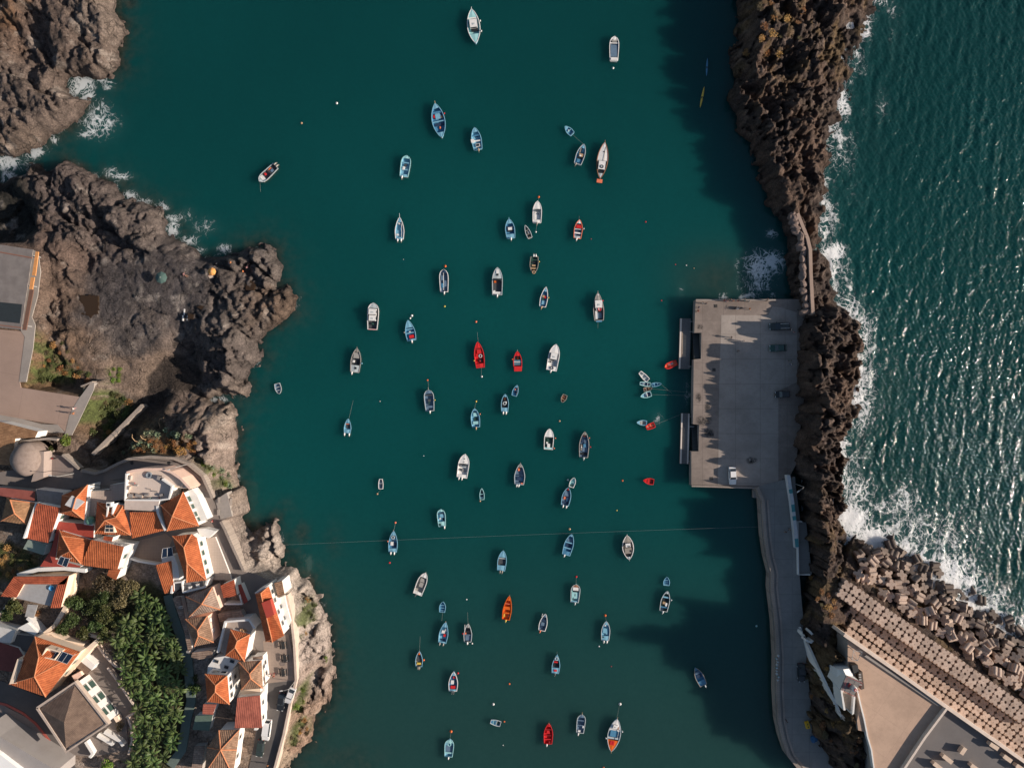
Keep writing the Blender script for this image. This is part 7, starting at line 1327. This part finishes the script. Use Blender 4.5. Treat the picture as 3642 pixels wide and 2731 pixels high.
for i in range(9):
    x, y = 78+random.uniform(-8,10), 685+i*26; p = T(D3, x, y, RZ+.8); b = MB(); b.box((0,0,.25), (.5,.4,.5), 0, 0, .8); b.box((0,0,.53), (.42,.32,.08), 0, 1); tag(b.obj('rubbish_bag', [paint('bag_%d' % (i%3), ((.6,.6,.58),(.2,.32,.33),(.42,.38,.34))[i%3], .6, .3), bp('E')], None, False, (p.x,p.y,RZ+.75), random.uniform(0,3)), ('white','teal','tan')[i%3]+' bundle lying on the sea wall by the black car', 'bundle', 'bundles on the sea wall')
def lamp(t, x, y, z, h_, ang, label):
    p = T(t, x, y, z); root = empty('street_lamp', (p.x,p.y,z), R(ang), label, 'street lamp', 'street lamps'); b = MB(); b.tube([(0,0,0),(0,0,h_-.4),(.3,0,h_)], .07, 8, 0, .7); b.obj('post', STEEL, root)
    b = MB(); b.tube([(.3,0,h_),(1.6,0,h_+.1)], .05, 6); b.obj('arm', STEEL, root); b = MB(); b.box((1.8,0,h_+.08), (.7,.28,.14), 0, 0, .8); b.obj('lamp_head', ALU, root)
lamp(A2,1625,690,VZ,6.5,200,'street lamp on the parapet of the headland bend'); lamp(A2,640,770,VZ,6.5,170,'street lamp by the lower yard wall'); lamp(D2,235,860,RZ,6,215,'street lamp at the start of the harbour road'); lamp(B3,335,905,VZ,5,190,'street lamp on the cliff wall below the paved square')
# antenna dish and small tables on the paved square
for x, y, lab in ((240,825,'dark table with benches near the bottom of the paved square'),(255,705,'dark table with benches in the middle of the paved square'),(240,590,'dark table with benches at the top of the paved square')):
    p = T(B3, x, y, VZ); root = empty('picnic_table', (p.x,p.y,VZ+.03), R(-84), lab, 'table', 'tables on the paved square')
    b = MB(); b.box((0,0,.74), (1.7,.8,.07)); b.obj('table_top', DARK, root)
    for s in (-1,1):
        b = MB(); b.box((0,s*.75,.44), (1.7,.3,.06)); b.obj('bench', DARK, root); b = MB(); b.box((s*.6,0,.37), (.1,.9,.7)); b.obj('leg', STEEL, root)
p = T(B3,230,752,VZ); b = MB(); b.lathe([(.62,0),(.66,.05),(.6,.07),(.55,.05)], (0,0,0), 18); tag(b.obj('manhole_cover', paint('manhole', (.2,.16,.14), .7), loc=(p.x,p.y,VZ+.03)), 'round manhole cover in the paved square', 'manhole cover')
for x, y, lab in ((1140,680,'round manhole cover at the left of the headland street'),(1460,680,'round manhole cover at the top of the headland street'),(1635,810,'round manhole cover at the right of the headland street')):
    p = T(A2,x,y,VZ); b = MB(); b.lathe([(.36,0),(.40,.03),(.36,.05)], (0,0,0), 14); tag(b.obj('manhole_cover', DARK, loc=(p.x,p.y,VZ)), lab, 'manhole cover', 'manhole covers')
p = T(B3,38,930,13); b = MB(); b.lathe([(.05,-.1),(.35,.02),(.5,.2),(.48,.22)], (0,0,.4), 14); b.tube([(0,0,0),(0,0,.4)], .05, 6); tag(b.obj('satellite_dish', WHITE, loc=(p.x,p.y,13), rz=.4), 'white satellite dish on the roof by the paved square', 'satellite dish')

# ================================================================== people
def person_mesh(pose, shirt, trousers, skin, hat=None):
    """one continuous skinned body; materials by height"""
    j = {}
    if pose == 'lie':
        P = dict(pel=(0,0,.16), waist=(.16,0,.17), chest=(.36,0,.18), neck=(.56,0,.17), head=(.66,0,.18), top=(.78,0,.18), kl=(-.42,.12,.14), kr=(-.42,-.14,.22), fl=(-.82,.14,.08), fr=(-.78,-.2,.08), tl=(-.90,.16,.12), tr=(-.86,-.24,.12), sl=(.48,.19,.16), sr=(.48,-.19,.16), el=(.26,.34,.12), er=(.36,-.44,.1), hl=(.06,.36,.08), hr=(.54,-.56,.08))
    elif pose == 'sit':
        P = dict(pel=(0,0,.14), waist=(-.03,0,.32), chest=(-.02,0,.55), neck=(.02,0,.72), head=(.06,0,.80), top=(.07,0,.93), kl=(.40,.12,.42), kr=(.42,-.12,.40), fl=(.62,.13,.06), fr=(.66,-.13,.06), tl=(.76,.14,.04), tr=(.80,-.14,.04), sl=(-.01,.19,.64), sr=(-.01,-.19,.64), el=(.14,.28,.42), er=(.14,-.28,.42), hl=(.34,.18,.40), hr=(.36,-.16,.40))
    else:
        st_ = .16 if pose == 'walk' else .04; ar = .3 if pose == 'fish' else .08
        P = dict(pel=(0,0,.92), waist=(0,0,1.08), chest=(.01,0,1.30), neck=(.02,0,1.47), head=(.05,0,1.57), top=(.05,0,1.70), kl=(st_,.11,.50), kr=(-st_*.4,-.11,.50), fl=(st_*.9,.12,.07), fr=(-st_*1.6,-.12,.08), tl=(st_*.9+.16,.13,.03), tr=(-st_*1.6+.16,-.13,.03), sl=(0,.19,1.40), sr=(0,-.19,1.40), el=(-.04+ar*.3,.27,1.14), er=(.06+ar*.5,-.27,1.14), hl=(.05+ar*1.1,.27,.92+ar*.5), hr=(.14+ar*1.2,-.22,.95+ar*.5))
    bonesL = [('pel','waist'),('waist','chest'),('chest','neck'),('neck','head'),('head','top'),('pel','kl'),('pel','kr'),('kl','fl'),('kr','fr'),('fl','tl'),('fr','tr'),('chest','sl'),('chest','sr'),('sl','el'),('sr','er'),('el','hl'),('er','hr')]
    rad = dict(pel=.145, waist=.13, chest=.16, neck=.06, head=.095, top=.075, kl=.065, kr=.065, fl=.045, fr=.045, tl=.035, tr=.035, sl=.06, sr=.06, el=.045, er=.045, hl=.036, hr=.036)
    nm = list(P); me = bpy.data.meshes.new('person_body'); me.from_pydata([P[k] for k in nm], [(nm.index(a), nm.index(b_)) for a, b_ in bonesL], [])
    o = link_mesh('person_body', me); mo = o.modifiers.new('skin', 'SKIN'); ss = o.modifiers.new('sub', 'SUBSURF'); ss.levels = ss.render_levels = 1
    for i, k in enumerate(nm): me.skin_vertices[0].data[i].radius = (rad[k], rad[k]); me.skin_vertices[0].data[i].use_root = (k == 'pel')
    dg = bpy.context.evaluated_depsgraph_get(); ev = o.evaluated_get(dg); m2 = bpy.data.meshes.new_from_object(ev)
    bpy.data.objects.remove(o)
    m2.materials.clear()
    for m_ in (skin, shirt, trousers): m2.materials.append(m_)
    hips, nk = Vector(P['pel']), Vector(P['neck']); ax = (nk-hips).normalized(); Ln = (nk-hips).length
    for p in m2.polygons:
        c_ = Vector(p.center); s_ = (c_-hips).dot(ax)/Ln
        near_leg = min((c_-Vector(P[k])).length for k in ('kl','kr','fl','fr'))
        hand = min((c_-Vector(P[k])).length for k in ('hl','hr')) < .2
        arm = min((c_-Vector(P[k])).length for k in ('el','er','hl','hr')) < .14
        if s_ > .93 or hand or arm: p.material_index = 0
        elif s_ < .12 or near_leg < .2: p.material_index = 2 if (pose != 'lie' or near_leg > .35) else 0
        else: p.material_index = 1
    m2.shade_smooth(); m2.name = 'person_body'
    return m2, P
SKIN = paint('skin', (.42,.22,.14), .6, .1); SHC = {'white': (.75,.73,.7), 'black': (.02,.02,.025), 'red': (.45,.03,.03), 'blue': (.05,.12,.3), 'orange': (.6,.2,.05), 'grey': (.25,.25,.25), 'teal': (.05,.28,.28), 'pink': (.6,.3,.28), 'olive': (.15,.15,.07)}
def person(t, x, y, z, ang, pose, sh, tr, label, hair=(.03,.02,.015), group='people on the quay'):
    p = T(t, x, y, z); me, P = person_mesh(pose, paint('cloth_'+sh, SHC[sh], .8, .2), paint('cloth_'+tr, SHC[tr], .8, .2), SKIN)
    o = link_mesh('person', me, None, (p.x,p.y,z), R(ang)); tag(o, label, 'person', group)
    hd = Vector(P['head']).lerp(Vector(P['top']), .6); bm = bmesh.new(); bmesh.ops.create_icosphere(bm, subdivisions=2, radius=.115)
    for v in bm.verts: v.co.x = v.co.x-.02; v.co.z = max(v.co.z, -.03)
    hm_ = bpy.data.meshes.new('hair'); bm.to_mesh(hm_); bm.free(); hm_.materials.append(paint('hair_%d' % int(hair[0]*100), hair, .8)); hm_.shade_smooth(); h_ = link_mesh('hair', hm_, o); h_.location = hd
    return o
def rod(t, x, y, z, ang, label):
    p = T(t, x, y, z); b = MB(); b.tube([(0,0,1.0),(1.6,0,2.0),(3.4,0,2.8)], .03, 5, 0, .3); tag(b.obj('fishing_rod', paint('rod_dark', (.05,.05,.05), .5), loc=(p.x,p.y,z), rz=R(ang)), label, 'fishing rod', 'fishing rods')
for a in ((1638,962,90,'stand','white','black','person in white top nearest the left end of the quay parapet'),(1668,966,70,'stand','black','grey','person in black with pale bag beside the left end of the quay parapet'),(1606,1000,180,'stand','blue','black','person in blue at the top left corner of the quay'),(1608,1026,200,'sit','red','black','person in red sitting at the left edge of the quay'),(1822,942,90,'fish','red','grey','person in red at the middle of the quay parapet'),(1846,948,100,'fish','pink','blue','person in pink at the middle of the quay parapet'),(1872,940,80,'fish','grey','black','person in grey at the middle of the quay parapet'),(1898,944,90,'fish','orange','blue','person in orange at the quay parapet'),(1945,944,90,'fish','black','red','person in black at the quay parapet right of the orange top'),(1996,940,95,'fish','teal','black','person in teal at the quay parapet under the white spray'),(2036,946,60,'stand','white','olive','person in white at the right end of the group of anglers'),(2042,1012,10,'walk','orange','black','person in orange walking right of the motorbikes'),(2190,940,90,'fish','black','black','person in black at the far right of the quay parapet')):
    person(C1, a[0], a[1], QZ, a[2], a[3], a[4], a[5], a[6])
for x, y, an, lab in ((1846,948,105,'fishing rod over the middle of the quay parapet'),(1945,944,80,'fishing rod held by the person in black'),(1996,940,95,'fishing rod held by the person in teal')): rod(C1, x, y, QZ, an, lab)
person(C1,1885,1257,QZ,170,'walk','black','grey','person in black walking alone in the sunlit middle of the quay'); person(C1,1945,1372,QZ,200,'walk','grey','black','person in grey walking in the quay shade'); person(C1,1988,1288,QZ,120,'stand','white','white','person in white at the edge of the ridge shadow')
person(D1,192,1190,QZ,150,'stand','white','black','person in white beside the pickup-style car'); person(D1,212,1212,QZ,250,'stand','pink','grey','person in pink behind the pickup-style car'); person(D1,180,1458,QZ,100,'stand','teal','black','person in teal below the green car'); person(D1,192,1490,QZ,80,'stand','white','blue','person in white below the green car')
person(D3,150,1235,RZ,200,'stand','black','black','person in black on the sea wall below the bundles'); person(D2,140,1268,RZ,100,'walk','black','grey','person in black walking on the harbour road'); person(D2,175,1250,RZ,60,'walk','grey','black','person in grey walking on the harbour road')
for a in ((A2,655,210,PZ+.05,200,'walk','white','pink','person in white on the plaza walk','people in the village'),(A2,645,252,PZ+.05,220,'walk','black','orange','person in black on the plaza walk','people in the village'),(A2,1842,1178,VZ,250,'walk','pink','red','person in pink by the cliff viewpoint','people in the village'),(B3,130,842,VZ,180,'stand','white','pink','person in white on the paved square','people in the village'),(B3,155,862,VZ,90,'sit','red','red','person in red sitting on the paved square','people in the village'),(B3,110,1615,VZ,-90,'walk','orange','black','person in orange walking down the lane','people in the village')):
    person(a[0],a[1],a[2],a[3],a[4],a[5],a[6],a[7],a[8],group=a[9])
RKZ = lambda t, x, y: (lambda p: ground_left(p.x, p.y))(T(t, x, y, 4.5))
for a in ((1835,700,30,'lie','pink','red','sunbather lying by the orange parasol'),(1875,622,120,'sit','white','white','sunbather in white sitting above the orange parasol'),(1998,610,200,'sit','orange','blue','sunbather in orange sitting on the rock edge'),(2138,640,240,'lie','pink','pink','sunbather in pink lying on the outer rocks'),(2112,690,180,'stand','orange','red','person in orange standing on the outer rocks'),(1600,718,150,'lie','pink','black','sunbather lying between the two parasols')):
    person(A1,a[0],a[1],RKZ(A1,a[0],a[1])+.12,a[2],a[3],a[4],a[5],a[6],group='people on the rock platform')
def parasol(x, y, c, r, label):
    p = T(A1, x, y, 6.6); g = ground_left(p.x, p.y); root = empty('parasol', (p.x,p.y,g), 0, label, 'parasol', 'parasols on the rock platform'); m = paint('canopy_'+label[:6].strip(), c, .8, .2)
    b = MB(); n_ = 8; rows = [[(r*k/4*math.cos(2*math.pi*i/n_), r*k/4*math.sin(2*math.pi*i/n_), 2.2-.55*(k/4)**1.5) for i in range(n_)] for k in (0.05,1,2,3,4)]; b.grid(rows, 0, close=True); b.obj('canopy', m, root)
    b = MB()
    for i in range(8): a = 2*math.pi*i/8; b.tube([(0,0,2.2),(r*.98*math.cos(a),r*.98*math.sin(a),1.64)], .03, 4)
    b.obj('rib', ALU, root); b = MB(); b.tube([(0,0,0),(0,0,2.4)], .035, 6); b.obj('pole', ALU, root)
parasol(1815,682,(.72,.34,.10),1.0,'orange parasol on the rock platform'); parasol(1388,738,(.075,.13,.115),1.45,'green parasol on the rock platform')
p = T(A1,1810,728,5); b = MB(); b.box((0,0,.04), (1.7,.8,.06)); b.box((0,0,.08), (1.5,.6,.03), 0, 1); tag(b.obj('beach_towel', [paint('towel_red', (.45,.10,.06), .9), paint('towel_cream', (.7,.55,.42), .9)], loc=(p.x,p.y,RKZ(A1,1810,728)+.25), rz=.1), 'red and cream towel in front of the orange parasol', 'towel')
# painted lines on the rock and the rock pools
for q, lab in (([(1592,1010),(1590,1060)],'short white paint stripe on the rock, topmost'),([(1580,1065),(1578,1112)],'white paint stripe on the rock, lower left'),([(1618,1065),(1616,1112)],'white paint stripe on the rock, lower right')):
    pts = TT(A1, q, 4.8); g = max(ground_left(v.x, v.y) for v in pts); b = MB(); b.wall(pts, .28, g-.6, g+.12); tag(b.obj('white_step', WHITE), lab, 'step', 'white painted steps on the rock')
pool_m, n, l, bb = node_mat('rock_pool'); bb.inputs['Base Color'].default_value = (.042,.025,.013,1); bb.inputs['Roughness'].default_value = .1
def pool(t, pts, label):
    q = TT(t, pts, 4.7); c_ = sum(q, Vector())/len(q); g = sorted(ground_left(v.x, v.y) for v in q); z_ = g[len(g)//2]+.25
    out = []
    for i in range(len(q)):
        a_, e_ = q[i], q[(i+1)%len(q)]
        for k in range(4): v = a_.lerp(e_, k/4); out.append(c_ + (v-c_)*random.uniform(.86,1.1))
    b = MB(); b.prism(out, z_-1.2, z_); tag(b.obj('rock_pool', pool_m), label, 'water', None, 'structure')
pool(A1,[(700,900),(780,885),(850,900),(862,985),(850,1050),(790,1090),(720,1060),(685,980)],'round brown rock pool'); pool(A1,[(2090,765),(2150,755),(2190,790),(2150,870),(2100,835)],'small brown rock pool near the outer rocks'); pool(A1,[(1630,1045),(1685,1060),(1680,1100),(1625,1095)],'tiny rock pool by the white steps'); pool(A1,[(1708,995),(1745,980),(1775,995),(1745,1018)],'tiny rock pool right of the white steps')

# ================================================================== vegetation
BAN = leaf_mat('banana_leaf', (.085,.12,.030), (.034,.062,.016)); BANS = paint('banana_stem', (.11,.10,.04), .8, .3)
BUSH = leaf_mat('bush_leaf', (.070,.085,.025), (.10,.10,.03)); BUSHB = leaf_mat('olive_bush_leaf', (.14,.105,.05), (.10,.08,.04)); DRY = leaf_mat('dry_grass_leaf', (.40,.20,.07), (.26,.14,.05)); DEEP = leaf_mat('dark_bush_leaf', (.045,.07,.018), (.07,.095,.03)); ALOE = leaf_mat('aloe_leaf', (.13,.17,.10), (.19,.21,.12)); BRIGHT = leaf_mat('bright_bush_leaf', (.12,.19,.03), (.19,.23,.04))
BARK = paint('bark', (.13,.10,.07), .9, .4)
def leaf_strip(b, az, length, width, rise, droop, z0, r0=.08, seg=5):
    ca, sa = math.cos(az), math.sin(az); rows = []
    tw = random.uniform(-.5,.5)
    for i in range(seg+1):
        t = i/seg; r_ = r0 + length*(t*.92); z = z0 + rise*math.sin(t*1.9) - droop*t*t; ww = width*math.sin(math.pi*min(.93, .08+t*.9))**.6
        if i == seg: ww *= .25
        tx, ty = -sa, ca; dz = -.18*ww
        rows.append([(ca*r_-tx*ww/2, sa*r_-ty*ww/2, z+dz+tw*ww*.4), (ca*r_, sa*r_, z), (ca*r_+tx*ww/2, sa*r_+ty*ww/2, z+dz-tw*ww*.4)])
    b.grid(rows)
def banana_meshes(k):
    random.seed(100+k); h_ = random.uniform(1.9,2.7); b = MB(); b.tube([(0,0,-.5),(.03,0,h_*.6),(.05,.03,h_)], .13, 7, 0, .6); stem = b.mesh('stem', BANS)
    b = MB(); n_ = random.randint(8,10)
    for i in range(n_):
        az = i*2.4+random.uniform(-.3,.3); leaf_strip(b, az, random.uniform(1.5,2.2), random.uniform(.42,.62), random.uniform(.5,1.1), random.uniform(.3,1.3), h_)
    leaf_strip(b, random.uniform(0,6), .7, .3, 1.3, 0, h_)
    return stem, b.mesh('leaf_crown', BAN)
BM = [banana_meshes(k) for k in range(5)]; random.seed(21)
def scatter(poly, spacing, tries, margin=0):
    xs_ = [p.x for p in poly]; ys_ = [p.y for p in poly]; N = tries
    px = RNG.uniform(min(xs_), max(xs_), N); py = RNG.uniform(min(ys_), max(ys_), N); d = sdist(px, py, poly); out = []
    for x, y, dd in zip(px, py, d):
        if dd < margin: continue
        if all((x-a)**2+(y-b_)**2 > spacing**2 for a, b_ in out): out.append((x, y))
    return out
GROVE = TT(A3, [(1215,110),(1405,175),(1440,330),(1515,560),(1570,740),(1595,960),(1595,1090),(1555,1260),(1510,1500),(1420,1640),(1400,1720),(1070,1720),(1140,1560),(1160,1420),(1150,1300),(1225,1165),(1100,930),(1040,800),(980,600),(1010,450),(1160,330)], VZ+1.5)
for i, (x, y) in enumerate(scatter(GROVE, 1.68, 6000, .3)):
    st_, lf = BM[i % 5]; s_ = random.uniform(.85,1.25)
    o = link_mesh('banana_plant', st_, None, (x, y, VZ-.3), random.uniform(0,6.28)); o.scale = (s_, s_, s_*random.uniform(.85,1.15)); tag(o, 'broad leaved green banana plant in the dense walled grove', 'banana plant', 'banana plants in the walled grove'); link_mesh('leaf_crown', lf, o)
def bush_mesh(k, mat, n_=260, leaf=.30, flat=.7, name='bush'):
    rg = random.Random(k); b = MB(); lob = [(rg.uniform(-.5,.5), rg.uniform(-.5,.5), rg.uniform(.2,.6), rg.uniform(.45,.75)) for _ in range(6)]
    for i in range(n_):
        cx_, cy_, cz, rr = rg.choice(lob); u, v = rg.uniform(0,6.28), rg.uniform(-.25,1); s_ = math.sqrt(max(0,1-v*v)); q = rr*rg.uniform(.55,1.0)
        c_ = Vector((cx_+q*s_*math.cos(u), cy_+q*s_*math.sin(u), (cz+q*v)*flat)); n2 = Vector((rg.gauss(0,1), rg.gauss(0,1), rg.gauss(.7,.7))).normalized(); a_ = n2.orthogonal().normalized(); a_ = (Matrix.Rotation(rg.uniform(0,6.28), 3, n2) @ a_); d_ = n2.cross(a_); L_ = leaf*rg.uniform(.6,1.3)
        b.face([c_-a_*L_*.5, c_+d_*L_*.28, c_+a_*L_*.6, c_-d_*L_*.28])
    for i in range(3): b.tube([(0,0,-.3), (lob[i][0]*.6, lob[i][1]*.6, lob[i][2]*flat)], .04, 4, 1)
    return b.mesh(name, [mat, BARK])
BMS = {}
def bush(t, x, y, z, r, mat, label, name='bush', cat='bush', group=None, hz=1.0, leaf=.3, n_=260):
    key = (mat.name, random.randrange(3), leaf)
    if key not in BMS: BMS[key] = bush_mesh(hash(key[0]) % 97 + key[1]*7, mat, n_, leaf, name=name)
    p = T(t, x, y, z) if t is not None else Vector((x, y, z)); o = link_mesh(name, BMS[key], None, (p.x, p.y, p.z), random.uniform(0,6.28)); o.scale = (r, r, r*hz); tag(o, label, cat, group); return o
# trees of the green clump above the bananas: trunk + crown
def crown_mesh(k, mat, R_=2.0, n_=1500, leaf=.34):
    rg = random.Random(k); b = MB(); lob = [(rg.uniform(-1,1)*R_*.55, rg.uniform(-1,1)*R_*.55, R_*rg.uniform(.1,.6), R_*rg.uniform(.3,.55)) for _ in range(11)]
    for i in range(n_):
        cx_, cy_, cz, rr = rg.choice(lob); u, v = rg.uniform(0,6.28), rg.uniform(-.5,1); s_ = math.sqrt(max(0,1-v*v)); q = rr*rg.uniform(.6,1.05)
        c_ = Vector((cx_+q*s_*math.cos(u), cy_+q*s_*math.sin(u), cz+q*v*.8)); n2 = Vector((rg.gauss(0,1), rg.gauss(0,1), rg.gauss(.8,.7))).normalized(); a_ = Matrix.Rotation(rg.uniform(0,6.28), 3, n2) @ n2.orthogonal().normalized(); d_ = n2.cross(a_); L_ = leaf*rg.uniform(.6,1.4)
        b.face([c_-a_*L_*.5, c_+d_*L_*.3, c_+a_*L_*.6, c_-d_*L_*.3])
    return b.mesh('crown', mat), lob
def tree(t, x, y, z, R_, hgt, mat, k, label, group='garden trees above the banana grove'):
    p = T(t, x, y, z+hgt); cm, lob = crown_mesh(k, mat, R_*1.25, int(1000*R_)); root = empty('tree', (p.x,p.y,z), random.uniform(0,6), label, 'tree', group)
    b = MB(); b.tube([(0,0,-.4),(.08,.05,hgt*.6),(0,.1,hgt*.9)], .2, 8, 0, .6)
    for a in lob[:6]: b.tube([(.05,.05,hgt*.6), (a[0]*.7, a[1]*.7, hgt*.9+a[2]*.5)], .09, 6, 0, .4)
    b.obj('trunk', BARK, root); c_ = link_mesh('crown', cm, root); c_.location = (0,0,hgt*.75)
for i, (x, y, r_, m_, lab) in enumerate(((660,250,1.9,DEEP,'dense dark green tree at the left end of the clump beside the cream wall'),(780,250,1.9,DEEP,'dense dark green tree right of the left end of the clump'),(880,180,1.8,DEEP,'dark green tree under the brown flowering trees'),(900,330,2.0,BUSH,'mid green tree in the centre of the garden clump'),(620,400,1.9,DEEP,'dark green tree nearest the big hipped house roof'),(720,480,1.6,BUSH,'mid green tree above the broken topped wall'),(820,430,1.7,DEEP,'dark green tree in the lower middle of the garden clump'),(900,500,1.6,BUSH,'mid green tree at the bottom of the garden clump'),(990,380,1.5,BUSH,'mid green tree where the clump meets the bananas'),(870,80,1.9,BUSHB,'brown flowering tree at the top left of the garden clump'),(980,60,1.9,BUSHB,'brown flowering tree at the top of the garden clump'),(1080,100,1.9,BUSHB,'brown flowering tree at the top right of the garden clump'),(1040,210,1.7,BUSHB,'brown flowering tree beside the first bananas'),(1150,80,1.5,BUSHB,'small brown flowering tree by the alley wall'),(530,450,1.5,DEEP,'dark green tree touching the cream wall'))):
    tree(A3, x, y, VZ-.2, r_, 2.2, m_, 300+i, lab)
bush(A3,1048,1292,VZ,1.25,BUSHB,'round clipped olive bush in the villa yard',leaf=.22,n_=420,hz=1.1)
tree(A3,925,1625,VZ,1.5,1.2,BRIGHT,350,'bright yellow-green tree at the bottom edge below the villa')
tree(A3,120,260,VZ,1.7,1.6,BUSH,351,'green tree in the small left garden'); tree(A3,55,330,VZ,1.3,1.4,DEEP,352,'dark green tree at the corner of the small left garden')
bush(A3,330,320,VZ,.9,DRY,'orange flowering bush beside the corrugated lean-to'); bush(A3,1690,960,VZ,1.6,DEEP,'dark green bush beside the tall white house',n_=360); bush(A3,1680,880,VZ,1.1,BUSH,'mid green bush above the dark one by the tall white house')
tree(A2,575,490,VZ-1,1.2,1.0,BRIGHT,353,'bright green shrub tree above the car yard','shrub trees by the gully'); bush(A2,445,560,VZ,.8,BUSH,'green bush beside the dome')
def zone(poly_t, poly, spacing, rng, mats, label, group, zl=None, name='shrub', leaf=.3, margin=.2, cap=60, hz=.8):
    flat = lambda x, y: x < 0 and max(dP_L[int((y-ys_L[0])/GR), int((x-xs_L[0])/GR)], dV_L[int((y-ys_L[0])/GR), int((x-xs_L[0])/GR)] if zl != VZ else -9) > -.8
    pts = [q for q in scatter(TT(poly_t, poly, zl or 6), spacing, 900, margin) if not flat(*q)][:cap]
    for x, y in pts:
        m_, adj = random.choice(mats); g = ground_left(x, y) if x < 0 else ground_right(x, y)
        bush(None, x, y, g, random.uniform(*rng), m_, adj+' '+label, name, 'shrub', adj+' '+group, hz, leaf)
G_, D_, O_ = (BUSH, 'green'), (DRY, 'dry orange'), (BUSHB, 'brownish')
zone(A1,[(330,1260),(300,1480),(240,1650),(560,1650),(780,1640),(800,1540),(620,1450),(560,1290)],1.5,(.5,1.1),[D_,D_,O_,G_],'shrub on the bank below the plaza','shrubs on the bank below the plaza',5)
zone(A2,[(800,60),(980,70),(1110,150),(1090,260),(1000,300),(900,460),(760,420),(690,340),(740,230),(770,120)],1.35,(.6,1.2),[G_,G_,(DEEP,'dark green'),D_,O_],'shrub in the gully beside the stone wall','shrubs in the gully beside the stone wall',4)
zone(A1,[(910,1520),(1020,1520),(1010,1640),(930,1650)],1.2,(.5,.8),[(BRIGHT,'bright green')],'shrub at the top of the beach','shrubs at the top of the beach',4)
zone(A2,[(1120,520),(1300,480),(1600,470),(1700,500),(1680,600),(1500,615),(1300,610),(1120,630),(1050,600)],.95,(.5,.95),[D_,D_,D_,D_,O_],'shrub on the slope above the headland parapet','shrubs on the slope above the headland parapet',8)
def aloe_mesh(k):
    random.seed(500+k); b = MB()
    for ring, (n_, L_, rise) in enumerate(((8,.75,.25),(7,.6,.5),(4,.4,.6))):
        for i in range(n_): leaf_strip(b, i*6.283/n_+ring*.4+random.uniform(-.2,.2), L_*random.uniform(.8,1.2), .16, rise, .15, .15, .03, 3)
    return b.mesh('agave', ALOE)
AL = [aloe_mesh(k) for k in range(3)]; random.seed(33)
for x, y in [(1250,430),(1300,425),(1350,440),(1400,420),(1440,445),(1480,430),(1530,460),(1560,440),(1610,450),(1640,450),(1110,530),(1075,575),(1200,520),(1250,510),(1290,530),(1330,575),(1150,550),(1000,605),(1420,400),(1510,420)]:
    p = T(A2, x, y, 8); g = ground_left(p.x, p.y); s_ = random.uniform(.9,1.6); o = link_mesh('agave', random.choice(AL), None, (p.x,p.y,g), random.uniform(0,6)); o.scale = (s_,)*3; tag(o, 'pale spiky agave on the slope above the headland street', 'agave', 'agaves on the slope above the headland street')
for x, y in [(1860,760),(1880,810),(1840,830),(1915,905),(1800,720)]:
    p = T(A2, x, y, 9); g = ground_left(p.x, p.y); o = link_mesh('agave', random.choice(AL), None, (p.x,p.y,g), random.uniform(0,6)); o.scale = (1.4,)*3; tag(o, 'spiky agave on the cliff outside the bend of the parapet', 'agave', 'agaves outside the bend of the parapet')
zone(A2,[(1650,640),(1740,680),(1850,790),(1920,900),(1850,890),(1740,760)],1.2,(.5,.9),[G_,(BRIGHT,'bright green')],'shrub on the cliff outside the bend','shrubs on the cliff outside the bend',9)
zone(A2,[(1960,950),(2060,1000),(2060,1190),(1960,1200)],1.5,(.4,.7),[G_],'shrub on the cliff below the viewpoint','shrubs on the cliff below the viewpoint',8)
zone(B3,[(345,930),(440,930),(400,1120),(330,1260),(290,1260)],1.25,(.5,1.0),[G_,(BRIGHT,'bright green'),(BUSHB,'brownish')],'shrub on the cliff beside the lane','shrubs on the cliff beside the lane',8)
zone(B3,[(300,1300),(400,1240),(410,1430),(300,1540),(220,1560),(250,1400)],1.2,(.5,.9),[D_,G_,O_],'shrub on the lowest cliff ledge','shrubs on the lowest cliff ledge',8)
zone(B3,[(350,230),(430,230),(490,420),(400,560),(330,560),(330,380)],1.5,(.4,.75),[G_,(DRY,'dry orange')],'shrub on the pale cliff below the cliff edge house','shrubs on the pale cliff below the cliff edge house',8)
zone(B3,[(515,760),(590,725),(545,850)],1.1,(.5,.8),[(BRIGHT,'bright green')],'shrub in the cleft of the lower cliff','shrubs in the cleft of the lower cliff',8)
zone(A2,[(-20,1400),(60,1390),(310,1480),(300,1650),(-20,1650)],1.5,(.6,1.1),[G_,D_,O_],'shrub in the wild plot at the left edge','shrubs in the wild plot at the left edge',VZ)
zone(D0,[(-220,20),(330,20),(300,350),(60,500),(-180,420)],2.6,(.6,1.2),[O_,D_],'shrub on the top end of the ridge','shrubs on the top end of the ridge',8, cap=26, hz=.5)
zone(D3,[(480,60),(640,200),(640,420),(560,420),(460,250)],1.6,(.5,1.0),[O_,D_],'shrub on the rock beside the blocks','shrubs on the rock beside the blocks',11, hz=.5)
zone(D3,[(400,700),(560,800),(560,1000),(620,1280),(760,1330),(840,1560),(700,1640),(520,1460),(440,1280),(380,950)],1.9,(.5,1.1),[O_,D_],'shrub on the dark rock below the lookout','shrubs on the dark rock below the lookout',9, hz=.55)
for q in ([(1330,385),(1328,340),(1345,305),(1390,292)], [(1180,505),(1150,490),(1138,460),(1150,432)], [(1240,485),(1215,470),(1210,445),(1250,430)]):
    pts = TT(A2, q, 8.6); g = ground_left(pts[0].x, pts[0].y); b = MB(); b.tube([Vector((v.x, v.y, g+.2+.55*k)) for k, v in enumerate(pts)], .10, 6, 0, .6); tag(b.obj('bent_stalk', paint('dead_stalk', (.45,.30,.17), .8)), 'bent bare agave stalk above the gully', 'stalk', 'bent bare agave stalks')
